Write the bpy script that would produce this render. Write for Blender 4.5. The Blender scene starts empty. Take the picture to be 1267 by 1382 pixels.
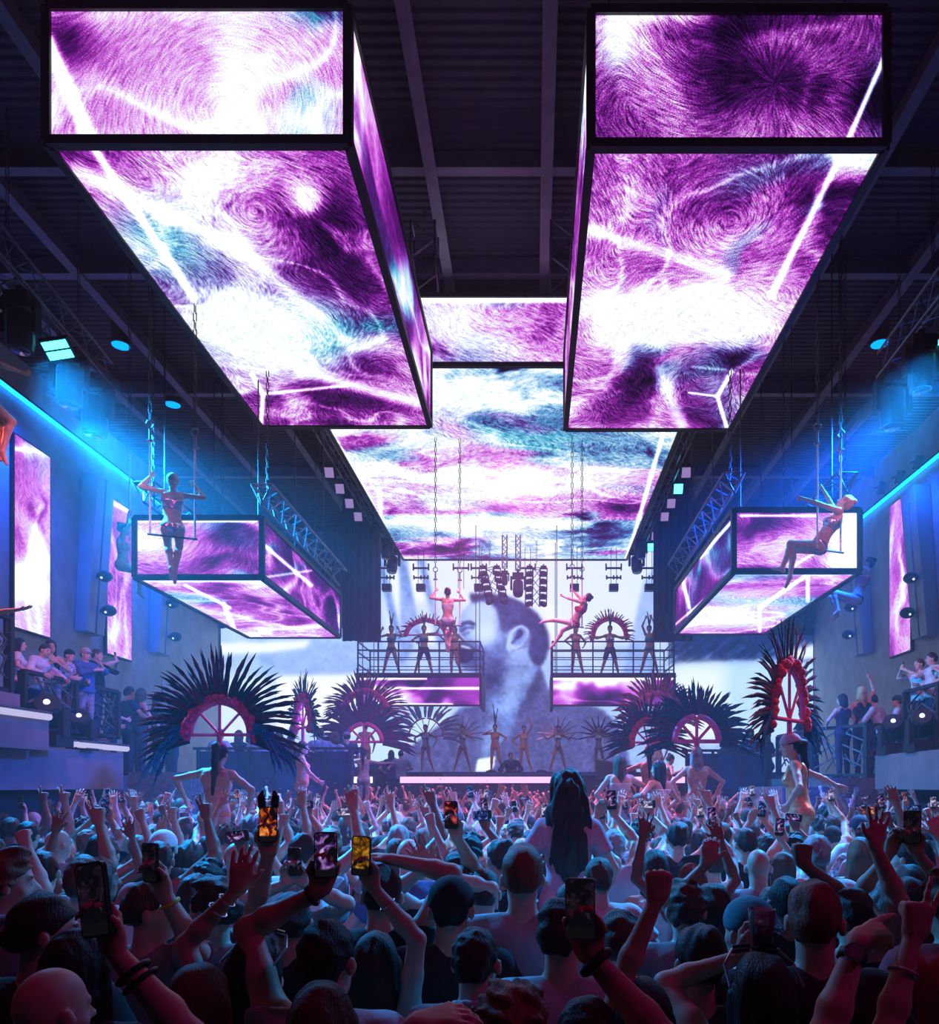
import bpy, math, random
import numpy as np
from mathutils import Vector, Matrix, Euler

SC = bpy.context.scene
COL = SC.collection
PI = math.pi
rnd = random.Random(7)

# ------------------------------------------------------------------ camera frame helpers
CAM_Z, FOC, VX, VY = 2.15, 1000.0, 720.0, 1060.0
def P(px, py, Y):
    """point of the hall seen at photo pixel (px, py) at distance Y"""
    return Vector(((px - VX) / FOC * Y, Y, CAM_Z - (py - VY) / FOC * Y))

def s2l(c):
    c = np.asarray(c, dtype=np.float32)
    return np.where(c <= 0.04045, c / 12.92, ((np.maximum(c, 0.0) + 0.055) / 1.055) ** 2.4)
def lin(r, g, b):
    return tuple(float(x) for x in s2l([r, g, b]))

# ------------------------------------------------------------------ materials
def mat(name, col, rough=0.6, metal=0.0, noise=0.12, nscale=14.0, bump=0.0, bscale=60.0, spec=0.4, sheen=0.0):
    m = bpy.data.materials.new(name); m.use_nodes = True
    nt = m.node_tree; b = nt.nodes['Principled BSDF']
    b.inputs['Roughness'].default_value = rough
    b.inputs['Metallic'].default_value = metal
    b.inputs['Specular IOR Level'].default_value = spec
    if sheen:
        b.inputs['Sheen Weight'].default_value = sheen
    tc = nt.nodes.new('ShaderNodeTexCoord')
    n = nt.nodes.new('ShaderNodeTexNoise'); n.inputs['Scale'].default_value = nscale; n.inputs['Detail'].default_value = 3
    nt.links.new(tc.outputs['Object'], n.inputs['Vector'])
    cr = nt.nodes.new('ShaderNodeValToRGB')
    c = np.array(col)
    cr.color_ramp.elements[0].color = (*np.clip(c * (1 - noise * 2), 0, 1), 1); cr.color_ramp.elements[0].position = 0.3
    cr.color_ramp.elements[1].color = (*np.clip(c * (1 + noise * 2), 0, 1), 1); cr.color_ramp.elements[1].position = 0.7
    nt.links.new(n.outputs['Fac'], cr.inputs['Fac'])
    nt.links.new(cr.outputs['Color'], b.inputs['Base Color'])
    if bump:
        n2 = nt.nodes.new('ShaderNodeTexNoise'); n2.inputs['Scale'].default_value = bscale; n2.inputs['Detail'].default_value = 2
        nt.links.new(tc.outputs['Object'], n2.inputs['Vector'])
        bp = nt.nodes.new('ShaderNodeBump'); bp.inputs['Strength'].default_value = bump; bp.inputs['Distance'].default_value = 0.01
        nt.links.new(n2.outputs['Fac'], bp.inputs['Height']); nt.links.new(bp.outputs['Normal'], b.inputs['Normal'])
    return m

def hair_mat(name, col):
    m = mat(name, col, 0.55, 0, 0.3, 9, 0, 0, 0.35)
    nt = m.node_tree; b = nt.nodes['Principled BSDF']
    tc = nt.nodes.new('ShaderNodeTexCoord'); mp = nt.nodes.new('ShaderNodeMapping'); mp.inputs['Scale'].default_value = (230, 90, 34)
    n = nt.nodes.new('ShaderNodeTexNoise'); n.inputs['Scale'].default_value = 1; n.inputs['Detail'].default_value = 3
    nt.links.new(tc.outputs['Object'], mp.inputs[0]); nt.links.new(mp.outputs[0], n.inputs['Vector'])
    bp = nt.nodes.new('ShaderNodeBump'); bp.inputs['Strength'].default_value = 0.55; bp.inputs['Distance'].default_value = 0.012
    nt.links.new(n.outputs['Fac'], bp.inputs['Height']); nt.links.new(bp.outputs['Normal'], b.inputs['Normal'])
    return m

def emit_mat(name, col, strength):
    m = bpy.data.materials.new(name); m.use_nodes = True
    nt = m.node_tree; nt.nodes.clear()
    o = nt.nodes.new('ShaderNodeOutputMaterial'); e = nt.nodes.new('ShaderNodeEmission')
    e.inputs['Color'].default_value = (*col, 1); e.inputs['Strength'].default_value = strength
    nt.links.new(e.outputs[0], o.inputs[0])
    return m

def screen_mat(name, strength, sample=True):
    """LED panel: a picture held by the panel's own diodes (one colour per vertex) with the pixel pitch on top"""
    m = bpy.data.materials.new(name); m.use_nodes = True
    nt = m.node_tree; nt.nodes.clear()
    o = nt.nodes.new('ShaderNodeOutputMaterial'); e = nt.nodes.new('ShaderNodeEmission')
    a = nt.nodes.new('ShaderNodeAttribute'); a.attribute_name = 'picture'
    e.inputs['Strength'].default_value = strength
    nt.links.new(a.outputs['Color'], e.inputs['Color']); nt.links.new(e.outputs[0], o.inputs[0])
    if not sample:
        m.cycles.emission_sampling = 'NONE'
    return m

# ------------------------------------------------------------------ mesh builder
class MB:
    def __init__(s): s.v = []; s.f = []
    def add(s, vs, fs):
        k = len(s.v); s.v += [tuple(x) for x in vs]; s.f += [tuple(i + k for i in f) for f in fs]; return s
    def hexa(s, c):
        """8 corners: bottom ring 0-3, top ring 4-7"""
        return s.add(c, [(3, 2, 1, 0), (4, 5, 6, 7), (0, 1, 5, 4), (1, 2, 6, 5), (2, 3, 7, 6), (3, 0, 4, 7)])
    def box(s, x0, x1, y0, y1, z0, z1):
        return s.hexa([(x0, y0, z0), (x1, y0, z0), (x1, y1, z0), (x0, y1, z0), (x0, y0, z1), (x1, y0, z1), (x1, y1, z1), (x0, y1, z1)])
    def tube(s, pts, r, n=8, cap=True):
        """round tube along points; r one radius or one per point"""
        pts = [Vector(p) for p in pts]; m = len(pts)
        rs = [r] * m if not hasattr(r, '__len__') else r
        k = len(s.v); ref = None
        for i, p in enumerate(pts):
            d = (pts[min(i + 1, m - 1)] - pts[max(i - 1, 0)])
            d = d.normalized() if d.length > 1e-9 else Vector((0, 0, 1))
            if ref is None:
                ref = Vector((0, 0, 1)) if abs(d.z) < 0.9 else Vector((1, 0, 0))
            u = d.cross(ref).normalized(); w = d.cross(u).normalized(); ref = -w if False else ref
            for j in range(n):
                a = 2 * PI * j / n
                s.v.append(tuple(p + (u * math.cos(a) + w * math.sin(a)) * rs[i]))
        for i in range(m - 1):
            for j in range(n):
                a = k + i * n + j; b = k + i * n + (j + 1) % n
                s.f.append((a, b, b + n, a + n))
        if cap:
            s.f.append(tuple(k + j for j in reversed(range(n)))); s.f.append(tuple(k + (m - 1) * n + j for j in range(n)))
        return s
    def bar(s, a, b, w, h=None, up=(0, 0, 1)):
        a, b = Vector(a), Vector(b); h = h or w; d = (b - a).normalized(); up = Vector(up)
        if abs(d.dot(up)) > 0.95: up = Vector((1, 0, 0))
        x = d.cross(up).normalized() * (w / 2); y = x.cross(d).normalized() * (h / 2)
        return s.hexa([a - x - y, a + x - y, a + x + y, a - x + y, b - x - y, b + x - y, b + x + y, b - x + y])
    def ball(s, c, r, n=8, sc=(1, 1, 1)):
        c = Vector(c); k = len(s.v); m = max(4, n // 2 + 1)
        for i in range(m + 1):
            t = PI * i / m
            for j in range(n):
                a = 2 * PI * j / n
                s.v.append((c.x + r * sc[0] * math.sin(t) * math.cos(a), c.y + r * sc[1] * math.sin(t) * math.sin(a), c.z + r * sc[2] * math.cos(t)))
        for i in range(m):
            for j in range(n):
                a = k + i * n + j; b = k + i * n + (j + 1) % n
                s.f.append((a, a + n, b + n, b))
        return s
    def lathe(s, prof, c=(0, 0, 0), n=16, axis='z'):
        k = len(s.v); c = Vector(c)
        for (r, z) in prof:
            for j in range(n):
                a = 2 * PI * j / n
                p = (r * math.cos(a), r * math.sin(a), z)
                if axis == 'y': p = (p[0], p[2], p[1])
                s.v.append((c.x + p[0], c.y + p[1], c.z + p[2]))
        for i in range(len(prof) - 1):
            for j in range(n):
                a = k + i * n + j; b = k + i * n + (j + 1) % n
                s.f.append((a, b, b + n, a + n))
        return s
    def ring(s, c, R, r, ax=(0, 1, 0), n=20, a0=0, a1=2 * PI, k=6):
        ax = Vector(ax).normalized(); u = ax.orthogonal().normalized(); w = ax.cross(u)
        pts = [Vector(c) + (u * math.cos(a0 + (a1 - a0) * i / n) + w * math.sin(a0 + (a1 - a0) * i / n)) * R for i in range(n + 1)]
        return s.tube(pts, r, k)
    def mesh(s, name, off=(0, 0, 0), smooth=False):
        me = bpy.data.meshes.new(name); o = Vector(off)
        me.from_pydata([tuple(Vector(v) - o) for v in s.v], [], s.f); me.validate(); me.update()
        if smooth: me.shade_smooth()
        return me

def link(name, me, m, parent=None, loc=(0, 0, 0)):
    o = bpy.data.objects.new(name, me); COL.objects.link(o); o.location = loc
    if m is not None and me is not None:
        if len(me.materials) == 0: me.materials.append(m)
        else: o.material_slots[0].link = 'OBJECT'; o.material_slots[0].material = m
    if parent is not None: o.parent = parent
    return o
def tag(o, label, cat, group=None, kind=None):
    o['label'] = label; o['category'] = cat
    if group: o['group'] = group
    if kind: o['kind'] = kind
    return o
def thing(name, label, cat, loc=(0, 0, 0), group=None, rz=0.0):
    o = bpy.data.objects.new(name, None); COL.objects.link(o); o.location = loc; o.rotation_euler = (0, 0, rz); o.empty_display_size = 0.1
    return tag(o, label, cat, group)
def part(name, mb, m, parent, smooth=False, base=None):
    """mb in world coordinates; the parent is an unrotated Empty (or, with base = that Empty's place, one of its parts)"""
    return link(name, mb.mesh(name, parent.location if base is None else base, smooth), m, parent)
def struct(name, mb, m, smooth=False):
    o = link(name, mb.mesh(name, (0, 0, 0), smooth), m); o['kind'] = 'structure'; return o
def copy_tree(o, parent=None, loc=None):
    c = o.copy(); COL.objects.link(c)
    if parent is not None: c.parent = parent
    if loc is not None: c.location = loc
    for ch in list(o.children): copy_tree(ch, c)
    return c

# ------------------------------------------------------------------ numpy noise
def vnoise(x, y, seed):
    r = np.random.RandomState(seed).rand(64, 64).astype(np.float32)
    xi = np.floor(x).astype(np.int64); yi = np.floor(y).astype(np.int64)
    fx = (x - xi).astype(np.float32); fy = (y - yi).astype(np.float32)
    fx = fx * fx * (3 - 2 * fx); fy = fy * fy * (3 - 2 * fy)
    a = r[xi % 64, yi % 64]; b = r[(xi + 1) % 64, yi % 64]; c = r[xi % 64, (yi + 1) % 64]; d = r[(xi + 1) % 64, (yi + 1) % 64]
    return (a * (1 - fx) + b * fx) * (1 - fy) + (c * (1 - fx) + d * fx) * fy
def fbm(x, y, seed, octv=4, gain=0.5):
    s = 0; a = 1; t = 0
    for i in range(octv):
        s = s + a * vnoise(x * 2 ** i + 13.7 * i, y * 2 ** i + 5.1 * i, seed + i); t += a; a *= gain
    return s / t
# ------------------------------------------------------------------ LED panels
SCREEN = screen_mat('led_picture', 1.05)
RAMP_T = np.array([0, .12, .30, .45, .60, .74, .88, 1.0])
RAMP_C = np.array([(.02, .01, .07), (.13, .03, .22), (.36, .07, .46), (.66, .20, .74), (.88, .48, .93), (.93, .76, .98), (.94, .93, 1), (.95, .985, 1)])
CY_C = np.array([(.02, .03, .10), (.03, .12, .26), (.05, .32, .50), (.16, .58, .76), (.42, .80, .92), (.68, .92, .98), (.88, .97, 1), (.98, 1, 1)])

def flow_picture(px, py, u, v, seed, feats=(), lines=(), base=.45, cyan=.3, stretch=(1, 1), streak=1.0, cyans=(), swirl=1.0, lic=True, flows=(), namp=.95):
    """glowing smoke picture of a panel; u, v metres across the panel; px, py where its pixels sit in the photo"""
    H, W = u.shape
    su, sv = u * stretch[0], v * stretch[1]
    w1 = fbm(su * .45 + 3, sv * .45, seed, 3) - .5; w2 = fbm(su * .45, sv * .45 + 9, seed + 40, 3) - .5
    psi = fbm(su * .30 + w1 * .9, sv * .30 + w2 * .9, seed + 7, 2) * 2.0
    du = max(abs(u[0, 1] - u[0, 0]), 1e-5); dv = max(abs(v[1, 0] - v[0, 0]), 1e-5)
    gy, gx = np.gradient(psi)
    vx, vy = gy / dv, -gx / du
    nrm = np.sqrt(vx * vx + vy * vy) + 1e-4
    vx = vx / nrm; vy = vy / nrm
    for (cx, cy, kind, rad) in flows:                               # starbursts and whirls of the picture
        dx, dy = px - cx, (py - cy); r = np.hypot(dx, dy) + 1e-3; w = np.exp(-(r / rad) ** 2 * .7)
        tx, ty = (dx / r, dy / r) if kind == 'burst' else (-dy / r, dx / r)
        vx = vx * (1 - w) + tx * w; vy = vy * (1 - w) + ty * w
    nrm = np.sqrt(vx * vx + vy * vy) + 1e-4
    vx = vx / nrm / du * .016; vy = vy / nrm / dv * .016           # one step = 16 mm along the flow
    L = np.zeros_like(u)
    if lic:
        nz = np.random.RandomState(seed + 3).rand(H, W).astype(np.float32)
        ii, jj = np.mgrid[0:H, 0:W].astype(np.float32)
        for sg in (1, -1):
            a, b = ii.copy(), jj.copy()
            for k in range(4):
                ai = np.clip(a, 0, H - 1).astype(int); bi = np.clip(b, 0, W - 1).astype(int)
                L += nz[ai, bi]; a += sg * vy[ai, bi]; b += sg * vx[ai, bi]
        L = (L / 8 - .5) * 3.6
    n = fbm(su * .55 + w1 * 2.2 * swirl, sv * .55 + w2 * 2.2 * swirl, seed + 11, 4)
    fil = 1 - np.abs(2 * fbm(su * .6 + w2 * 2.6 * swirl, sv * .6 + w1 * 2.6 * swirl, seed + 23, 3) - 1); fil = np.clip((fil - .80) / .2, 0, 1) ** 1.6
    I = base + (n - .5) * namp
    jx = (fbm(u * 1.1, v * 1.1, seed + 51, 3) - .5) * 60; jy = (fbm(u * 1.1 + 7, v * 1.1, seed + 53, 3) - .5) * 60
    for (cx, cy, rx, ry, amp) in feats:
        d = ((px + jx - cx) / rx) ** 2 + ((py + jy - cy) / ry) ** 2
        I = I + amp * np.exp(-d)
    I = I + fil * .30
    I = np.minimum(I, 1.0)
    I = I + streak * L * (.10 + .34 * np.clip(I, 0, .8)) * np.clip(1.5 - I, .12, .8)
    for ln in lines:
        (x0, y0), (x1, y1), wd = ln[:3]; amp = ln[3] if len(ln) > 3 else 1.2
        dx, dy = x1 - x0, y1 - y0; t = np.clip(((px - x0) * dx + (py - y0) * dy) / (dx * dx + dy * dy), 0, 1)
        d = np.hypot(px - x0 - t * dx, py - y0 - t * dy)
        I = I + amp * np.exp(-(d / wd) ** 2)
    I = np.clip(I, 0, 1)
    C = fbm(su * .4 + w2 * 2 + 20, sv * .4 + w1 * 2, seed + 31, 3)
    M = np.clip((C - (.70 - cyan * .36)) / .12, 0, 1) * .8
    for (cx, cy, rx, ry, amp) in cyans:
        M = M + amp * np.exp(-((px + jx * .6 - cx) / rx) ** 2 - ((py + jy * .6 - cy) / ry) ** 2)
    M = (np.clip(M, 0, 1) * np.clip((I - .2) / .25, .15, 1))[..., None]
    A = np.stack([np.interp(I, RAMP_T, RAMP_C[:, k]) for k in range(3)], -1)
    B = np.stack([np.interp(I, RAMP_T, CY_C[:, k]) for k in range(3)], -1)
    rgb = s2l(A * (1 - M) + B * M)
    return rgb * (1 + .25 * np.clip((I - .88) / .12, 0, 1))[..., None]

def grid_mesh(name, p00, p10, p01, nu, nv):
    p00, p10, p01 = (np.array(p, dtype=np.float32) for p in (p00, p10, p01))
    a = np.linspace(0, 1, nu, dtype=np.float32); b = np.linspace(0, 1, nv, dtype=np.float32)
    A, B = np.meshgrid(a, b)
    pts = p00 + A[..., None] * (p10 - p00) + B[..., None] * (p01 - p00)
    me = bpy.data.meshes.new(name)
    me.vertices.add(nu * nv); me.vertices.foreach_set('co', pts.reshape(-1).astype(np.float32))
    i = np.arange(nu * nv).reshape(nv, nu)
    q = np.stack([i[:-1, :-1], i[:-1, 1:], i[1:, 1:], i[1:, :-1]], -1).reshape(-1, 4)
    nf = len(q)
    me.loops.add(nf * 4); me.loops.foreach_set('vertex_index', q.reshape(-1).astype(np.int32))
    me.polygons.add(nf); me.polygons.foreach_set('loop_start', np.arange(0, nf * 4, 4, dtype=np.int32))
    me.update(calc_edges=True)
    return me, pts, A * np.linalg.norm(p10 - p00), B * np.linalg.norm(p01 - p00)

def set_picture(me, rgb):
    at = me.color_attributes.new('picture', 'FLOAT_COLOR', 'POINT')
    c = np.ones((rgb.shape[0] * rgb.shape[1], 4), dtype=np.float32); c[:, :3] = rgb.reshape(-1, 3)
    at.data.foreach_set('color', c.reshape(-1))

def panel(name, parent, p00, p10, p01, nu, nv, seed, m=None, **kw):
    o = Vector(parent.location) if parent is not None else Vector((0, 0, 0))
    me, pts, u, v = grid_mesh(name, Vector(p00) - o, Vector(p10) - o, Vector(p01) - o, nu, nv)
    W = pts + np.array(o, dtype=np.float32)
    px = VX + FOC * W[..., 0] / W[..., 1]; py = VY - FOC * (W[..., 2] - CAM_Z) / W[..., 1]
    set_picture(me, flow_picture(px, py, u, v, seed, **kw))
    return link(name, me, m or SCREEN, parent)

FRAME = mat('black_truss_paint', (.012, .012, .016), .55, .0, .2)
STEEL = mat('grey_rigging_steel', (.16, .16, .19), .4, .8, .15)
CABLE = mat('dark_cable', (.02, .02, .025), .6)

def top_at(x, y, roof=12.4):
    """what a cable rising at (x, y) ends at: the underside of a hanging screen or the roof"""
    for b in (BL, BR, BC):
        if b[0] - .06 < x < b[1] + .06 and b[2] - .06 < y < b[3] + .06: return b[4] - .045
    return roof
def led_box(name, label, x0, x1, y0, y1, z0, z1, inner, fr=.10, hang=12.4):
    """hollow hanging box with LED skins; returns the Empty. Panels are added by the caller"""
    t = thing(name, label, 'led screen', ((x0 + x1) / 2, (y0 + y1) / 2, z0))
    core = MB().box(x0 + .07, x1 - .07, y0 + .07, y1 - .07, z0 + .07, z1 - .02)
    part('casing', core, FRAME, t)
    f = MB()
    for x in (x0, x1):
        for z in (z0, z1): f.bar((x, y0 - .0, z), (x, y1, z), fr, fr)
        for y in (y0, y1): f.bar((x, y, z0), (x, y, z1), fr, fr, (0, 1, 0))
    for y in (y0, y1):
        for z in (z0, z1): f.bar((x0, y, z), (x1, y, z), fr, fr)
    part('frame', f, FRAME, t)
    for x in (x0 + .25, x1 - .25):
        for y in (y0 + .5, (y0 + y1) / 2, y1 - .5):
            part('hanging_cable', MB().tube([(x, y, z1 - .03), (x, y, hang or top_at(x, y))], .012, 6), CABLE, t)
    return t

E = .045
def box_panels(t, x0, x1, y0, y1, z0, z1, inner_x, specs, nb, nf, ns):
    g = .05
    b, f, s = specs
    panel('bottom_screen', t, (x0 + g, y0 + g, z0 - E + .03), (x1 - g, y0 + g, z0 - E + .03), (x0 + g, y1 - g, z0 - E + .03), nb[0], nb[1], **b)
    panel('front_screen', t, (x0 + g, y0 - E + .03, z1 - g), (x1 - g, y0 - E + .03, z1 - g), (x0 + g, y0 - E + .03, z0 + g), nf[0], nf[1], **f)
    sx = x1 + E - .03 if inner_x > 0 else x0 - E + .03
    panel('side_screen', t, (sx, y0 + g, z1 - g), (sx, y1 - g, z1 - g), (sx, y0 + g, z0 + g), ns[0], ns[1], **s)

# the two big boxes over the dance floor
BL = (-5.40, -2.06, 8.24, 14.72, 9.30, 10.79)
tL = led_box('hanging_led_box', 'huge hanging led box with a white swirl front, over the dance floor on the left', *BL, 1)
box_panels(tL, *BL, 1, (
    dict(seed=11, flows=[(395, 452, 'whirl', 110), (345, 285, 'whirl', 80)], base=.44, cyan=.05, streak=1.3,
         feats=[(300, 240, 150, 35, .30), (170, 260, 90, 60, .25), (425, 283, 18, 22, .8), (440, 330, 90, 60, -.30), (500, 400, 60, 60, -.25), (345, 445, 80, 40, .7), (270, 420, 45, 30, .35), (470, 545, 120, 40, -.12), (500, 470, 70, 14, .3), (390, 555, 25, 14, .5), (290, 330, 100, 30, .2)],
         cyans=[(215, 300, 60, 40, .9), (440, 450, 55, 34, .9), (330, 440, 110, 60, .7), (515, 440, 30, 12, .9), (250, 350, 70, 40, .7)],
         lines=[((120, 190), (262, 402), 5, .9), ((102, 230), (330, 340), 11, .5), ((330, 340), (470, 460), 8, .35), ((340, 505), (355, 532), 2.5), ((355, 532), (352, 575), 2.5), ((355, 532), (470, 520), 2, .7), ((405, 500), (565, 545), 7, .6)]),
    dict(seed=12, flows=[(375, 110, 'whirl', 130), (300, 150, 'whirl', 260)], base=.64, cyan=.12, streak=1.15, namp=.7,
         feats=[(318, 105, 26, 60, .32), (390, 155, 60, 30, .28), (90, 45, 40, 60, -.42), (150, 120, 60, 60, -.16), (220, 20, 100, 14, .2), (400, 75, 50, 40, .12), (445, 18, 40, 14, -.45), (85, 150, 20, 40, -.1)],
         cyans=[(430, 20, 50, 16, .9)],
         lines=[((64, 55), (122, 190), 8, 1.2)]),
    dict(seed=13, base=.20, cyan=.0, streak=.35, namp=.3, stretch=(.4, .6),
         feats=[(480, 110, 6, 110, .9), (492, 150, 14, 80, .25), (548, 395, 14, 40, .6), (568, 500, 12, 60, .7)],
         cyans=[(550, 400, 12, 40, 1.0)])),
    (270, 385), (340, 153), (220, 66))
BR = (.64, 3.93, 8.28, 14.84, 9.30, 10.79)
tR = led_box('hanging_led_box', 'huge hanging led box with a purple starburst front, over the right of the dance floor', *BR, -1)
box_panels(tR, *BR, -1, (
    dict(seed=21, flows=[(985, 300, 'whirl', 110), (950, 500, 'whirl', 50)], base=.44, cyan=.05, streak=1.3,
         feats=[(850, 230, 80, 35, -.32), (960, 250, 120, 40, .12), (830, 320, 50, 30, -.15), (960, 415, 140, 36, .8), (840, 420, 60, 34, .5), (860, 515, 90, 30, -.25), (990, 480, 30, 30, -.35), (900, 530, 20, 50, .5), (1060, 330, 40, 60, .2), (1150, 220, 40, 20, .9), (1130, 275, 50, 40, -.1)],
         cyans=[(1160, 215, 40, 14, .8), (960, 520, 30, 30, .4)],
         lines=[((1142, 195), (1040, 400), 4, .9), ((935, 495), (987, 500), 2, .3), ((987, 502), (968, 535), 2.2), ((968, 535), (980, 575), 2.2), ((968, 535), (930, 530), 1.6, .7), ((800, 310), (980, 370), 8, .4), ((890, 500), (920, 575), 9, .5)]),
    dict(seed=22, base=.36, cyan=.0, streak=1.7, flows=[(1045, 112, 'burst', 150)],
         feats=[(835, 40, 32, 50, .7), (900, 15, 60, 14, .5), (1050, 110, 110, 55, -.22), (900, 130, 60, 60, .10), (1185, 150, 22, 60, -.3)],
         cyans=[(1185, 130, 18, 60, .8), (830, 60, 20, 40, .4)],
         lines=[((816, 9), (1202, 9), 3.5, 1.3), ((1203, 55), (1143, 192), 3, 1.2)]),
    dict(seed=23, base=.55, cyan=.35, streak=.8,
         feats=[(790, 100, 8, 120, .5), (782, 250, 10, 50, -.2), (774, 420, 8, 60, .3)])),
    (270, 385), (340, 153), (220, 66))

# the long screen over the stage approach
BC = (-4.90, 3.50, 15.0, 27.9, 10.66, 12.06)
tC = led_box('led_ceiling_screen', 'long pale led ceiling screen leading to the stage between the hanging boxes', *BC, 1, fr=.09)
panel('bottom_screen', tC, (BC[0] + .05, BC[2] + .05, BC[4] - .015), (BC[1] - .05, BC[2] + .05, BC[4] - .015), (BC[0] + .05, BC[3] - .12, BC[4] - .015), 330, 330, seed=31,
      base=.72, cyan=.75, streak=.8, stretch=(.40, 1.0), swirl=1.35,
      feats=[(680, 500, 22, 12, -.9), (640, 530, 90, 16, .5), (620, 480, 60, 20, .3), (500, 600, 40, 20, -.3), (480, 590, 30, 8, -.3), (590, 625, 60, 14, -.35), (760, 620, 70, 14, -.15), (560, 680, 30, 10, -.3), (600, 740, 60, 14, -.6), (790, 725, 60, 18, -.55), (520, 690, 12, 20, -.3), (700, 700, 110, 14, .4), (850, 680, 30, 20, -.3), (660, 650, 130, 12, .4), (885, 600, 20, 14, -.3), (740, 745, 40, 8, .4)],
      cyans=[(520, 645, 40, 12, .5), (700, 590, 60, 14, .5), (620, 680, 50, 10, .5)],
      lines=[((895, 585), (862, 700), 2.2), ((862, 700), (845, 755), 2, .8), ((512, 660), (514, 700), 2), ((450, 585), (545, 760), 2, .4)])
panel('front_screen', tC, (BC[0] + .05, BC[2] - .015, BC[5] - .05), (BC[1] - .05, BC[2] - .015, BC[5] - .05), (BC[0] + .05, BC[2] - .015, BC[4] + .05), 360, 62, seed=32,
      base=.74, cyan=.6, streak=.9, stretch=(.5, 1.0),
      feats=[(735, 445, 30, 30, -.35), (590, 485, 40, 16, -.35), (660, 415, 20, 8, -.3), (620, 440, 40, 30, .2)], lines=[((560, 405), (765, 405), 3, 1)])

# the two side boxes over the balconies
SL = (-6.72, -4.58, 12.5, 17.5, 5.66, 6.66)
tSL = led_box('side_led_box', 'smaller purple led box hanging left of the stage behind the trapeze artist seen from behind', *SL, 1, fr=.085, hang=None)
box_panels(tSL, *SL, 1, (
    dict(seed=41, base=.56, cyan=.12, streak=.8, stretch=(.6, 1.1), feats=[(300, 800, 30, 10, -.25), (380, 845, 60, 6, .5), (270, 790, 60, 8, .3)], lines=[((175, 783), (350, 783), 2), ((250, 790), (310, 820), 1.6), ((302, 815), (318, 855), 2.4)]),
    dict(seed=42, base=.52, cyan=.05, streak=.9, stretch=(.6, 1.3), feats=[(320, 715, 40, 12, -.4), (200, 715, 30, 14, .4), (325, 765, 30, 10, .3), (300, 740, 40, 8, -.2)], cyans=[(330, 725, 25, 8, .6), (325, 765, 14, 5, .8)], lines=[((176, 703), (345, 703), 1.6), ((185, 720), (205, 740), 1.3, .7), ((176, 702), (176, 778), 1.5, .6)]),
    dict(seed=43, namp=.6, base=.30, cyan=.12, streak=.6, stretch=(.6, 1), feats=[(365, 745, 12, 20, .5), (380, 790, 20, 14, .3), (465, 840, 4, 25, .7)], cyans=[(372, 735, 14, 6, .8), (400, 772, 30, 4, .6)], lines=[((352, 732), (420, 790), 2, .9), ((352, 780), (420, 770), 1.5, .5)])),
    (160, 190), (160, 80), (170, 62))
SR = (3.28, 5.34, 12.15, 17.1, 5.66, 6.66)
tSR = led_box('side_led_box', 'smaller led box with a white right end hanging right of the stage', *SR, -1, fr=.085, hang=None)
box_panels(tSR, *SR, -1, (
    dict(seed=51, base=.55, cyan=.15, streak=.8, stretch=(.6, 1.1), feats=[(1120, 785, 40, 10, -.2), (980, 830, 40, 10, .4)], lines=[((1000, 773), (1163, 773), 2), ((1090, 775), (1025, 820), 2), ((1025, 820), (1025, 852), 1.6), ((1090, 775), (1090, 810), 2)]),
    dict(seed=52, base=.55, cyan=.12, streak=.9, stretch=(.6, 1.2), feats=[(1150, 735, 28, 40, .8), (1020, 715, 40, 12, -.3), (1050, 745, 60, 12, .3), (1025, 765, 40, 8, -.3), (1110, 760, 14, 14, -.35)], lines=[((1000, 696), (1100, 696), 1.5, .8), ((1060, 770), (1110, 740), 1.5, .5)]),
    dict(seed=53, namp=.6, base=.30, cyan=.2, streak=.6, stretch=(.6, 1), feats=[(960, 745, 16, 20, .4), (920, 800, 16, 20, .3), (940, 770, 10, 10, .3)], cyans=[(938, 775, 10, 10, .9)], lines=[((988, 703), (945, 752), 1.8), ((903, 850), (990, 775), 1.4, .6), ((922, 785), (930, 820), 1.6)])),
    (160, 190), (160, 80), (170, 62))

# tall banners on the side walls
WLX, WRX = -12.75, 11.35
def banner(label, wx, y0, y1, z0, z1, seed, side, **kw):
    yc = (y0 + y1) / 2
    t = thing('wall_led_banner', label, 'led screen', (wx, yc, z0))
    s = 1 if side == 'l' else -1
    b = MB().box(min(wx, wx + s * .10), max(wx, wx + s * .10), y0 - .04, y1 + .04, z0 - .04, z1 + .04)
    part('casing', b, FRAME, t)
    x = wx + s * .11
    panel('screen', t, (x, y0, z1), (x, y1, z1), (x, y0, z0), 60, 240, seed=seed, **kw)
    return t
def yz(px, wx): return wx * FOC / (px - VX)
y0, y1 = yz(14, WLX), yz(62, WLX)
banner('tall purple led banner on the left wall nearest the frame edge', WLX, y0, y1, 6.02, 10.72, 61, 'l', base=.55, cyan=.1, streak=.5, stretch=(1.2, .5),
       feats=[(38, 760, 16, 40, .6), (30, 600, 20, 10, .4), (55, 690, 8, 30, -.3), (40, 820, 20, 20, -.1)], lines=[((14, 605), (62, 610), 2, .7)])
y0, y1 = yz(140, WLX), yz(173, WLX)
banner('tall purple led banner on the left wall beside the upside down acrobat', WLX, y0, y1, 6.08, 10.77, 62, 'l', base=.55, cyan=.05, streak=.6, stretch=(1.2, .5),
       feats=[(150, 860, 10, 18, .7), (160, 720, 14, 30, -.15), (150, 780, 16, 30, -.12)], lines=[((140, 672), (173, 690), 2.5, .7)])
y1, y0 = yz(1205, WRX), yz(1233, WRX)
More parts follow.
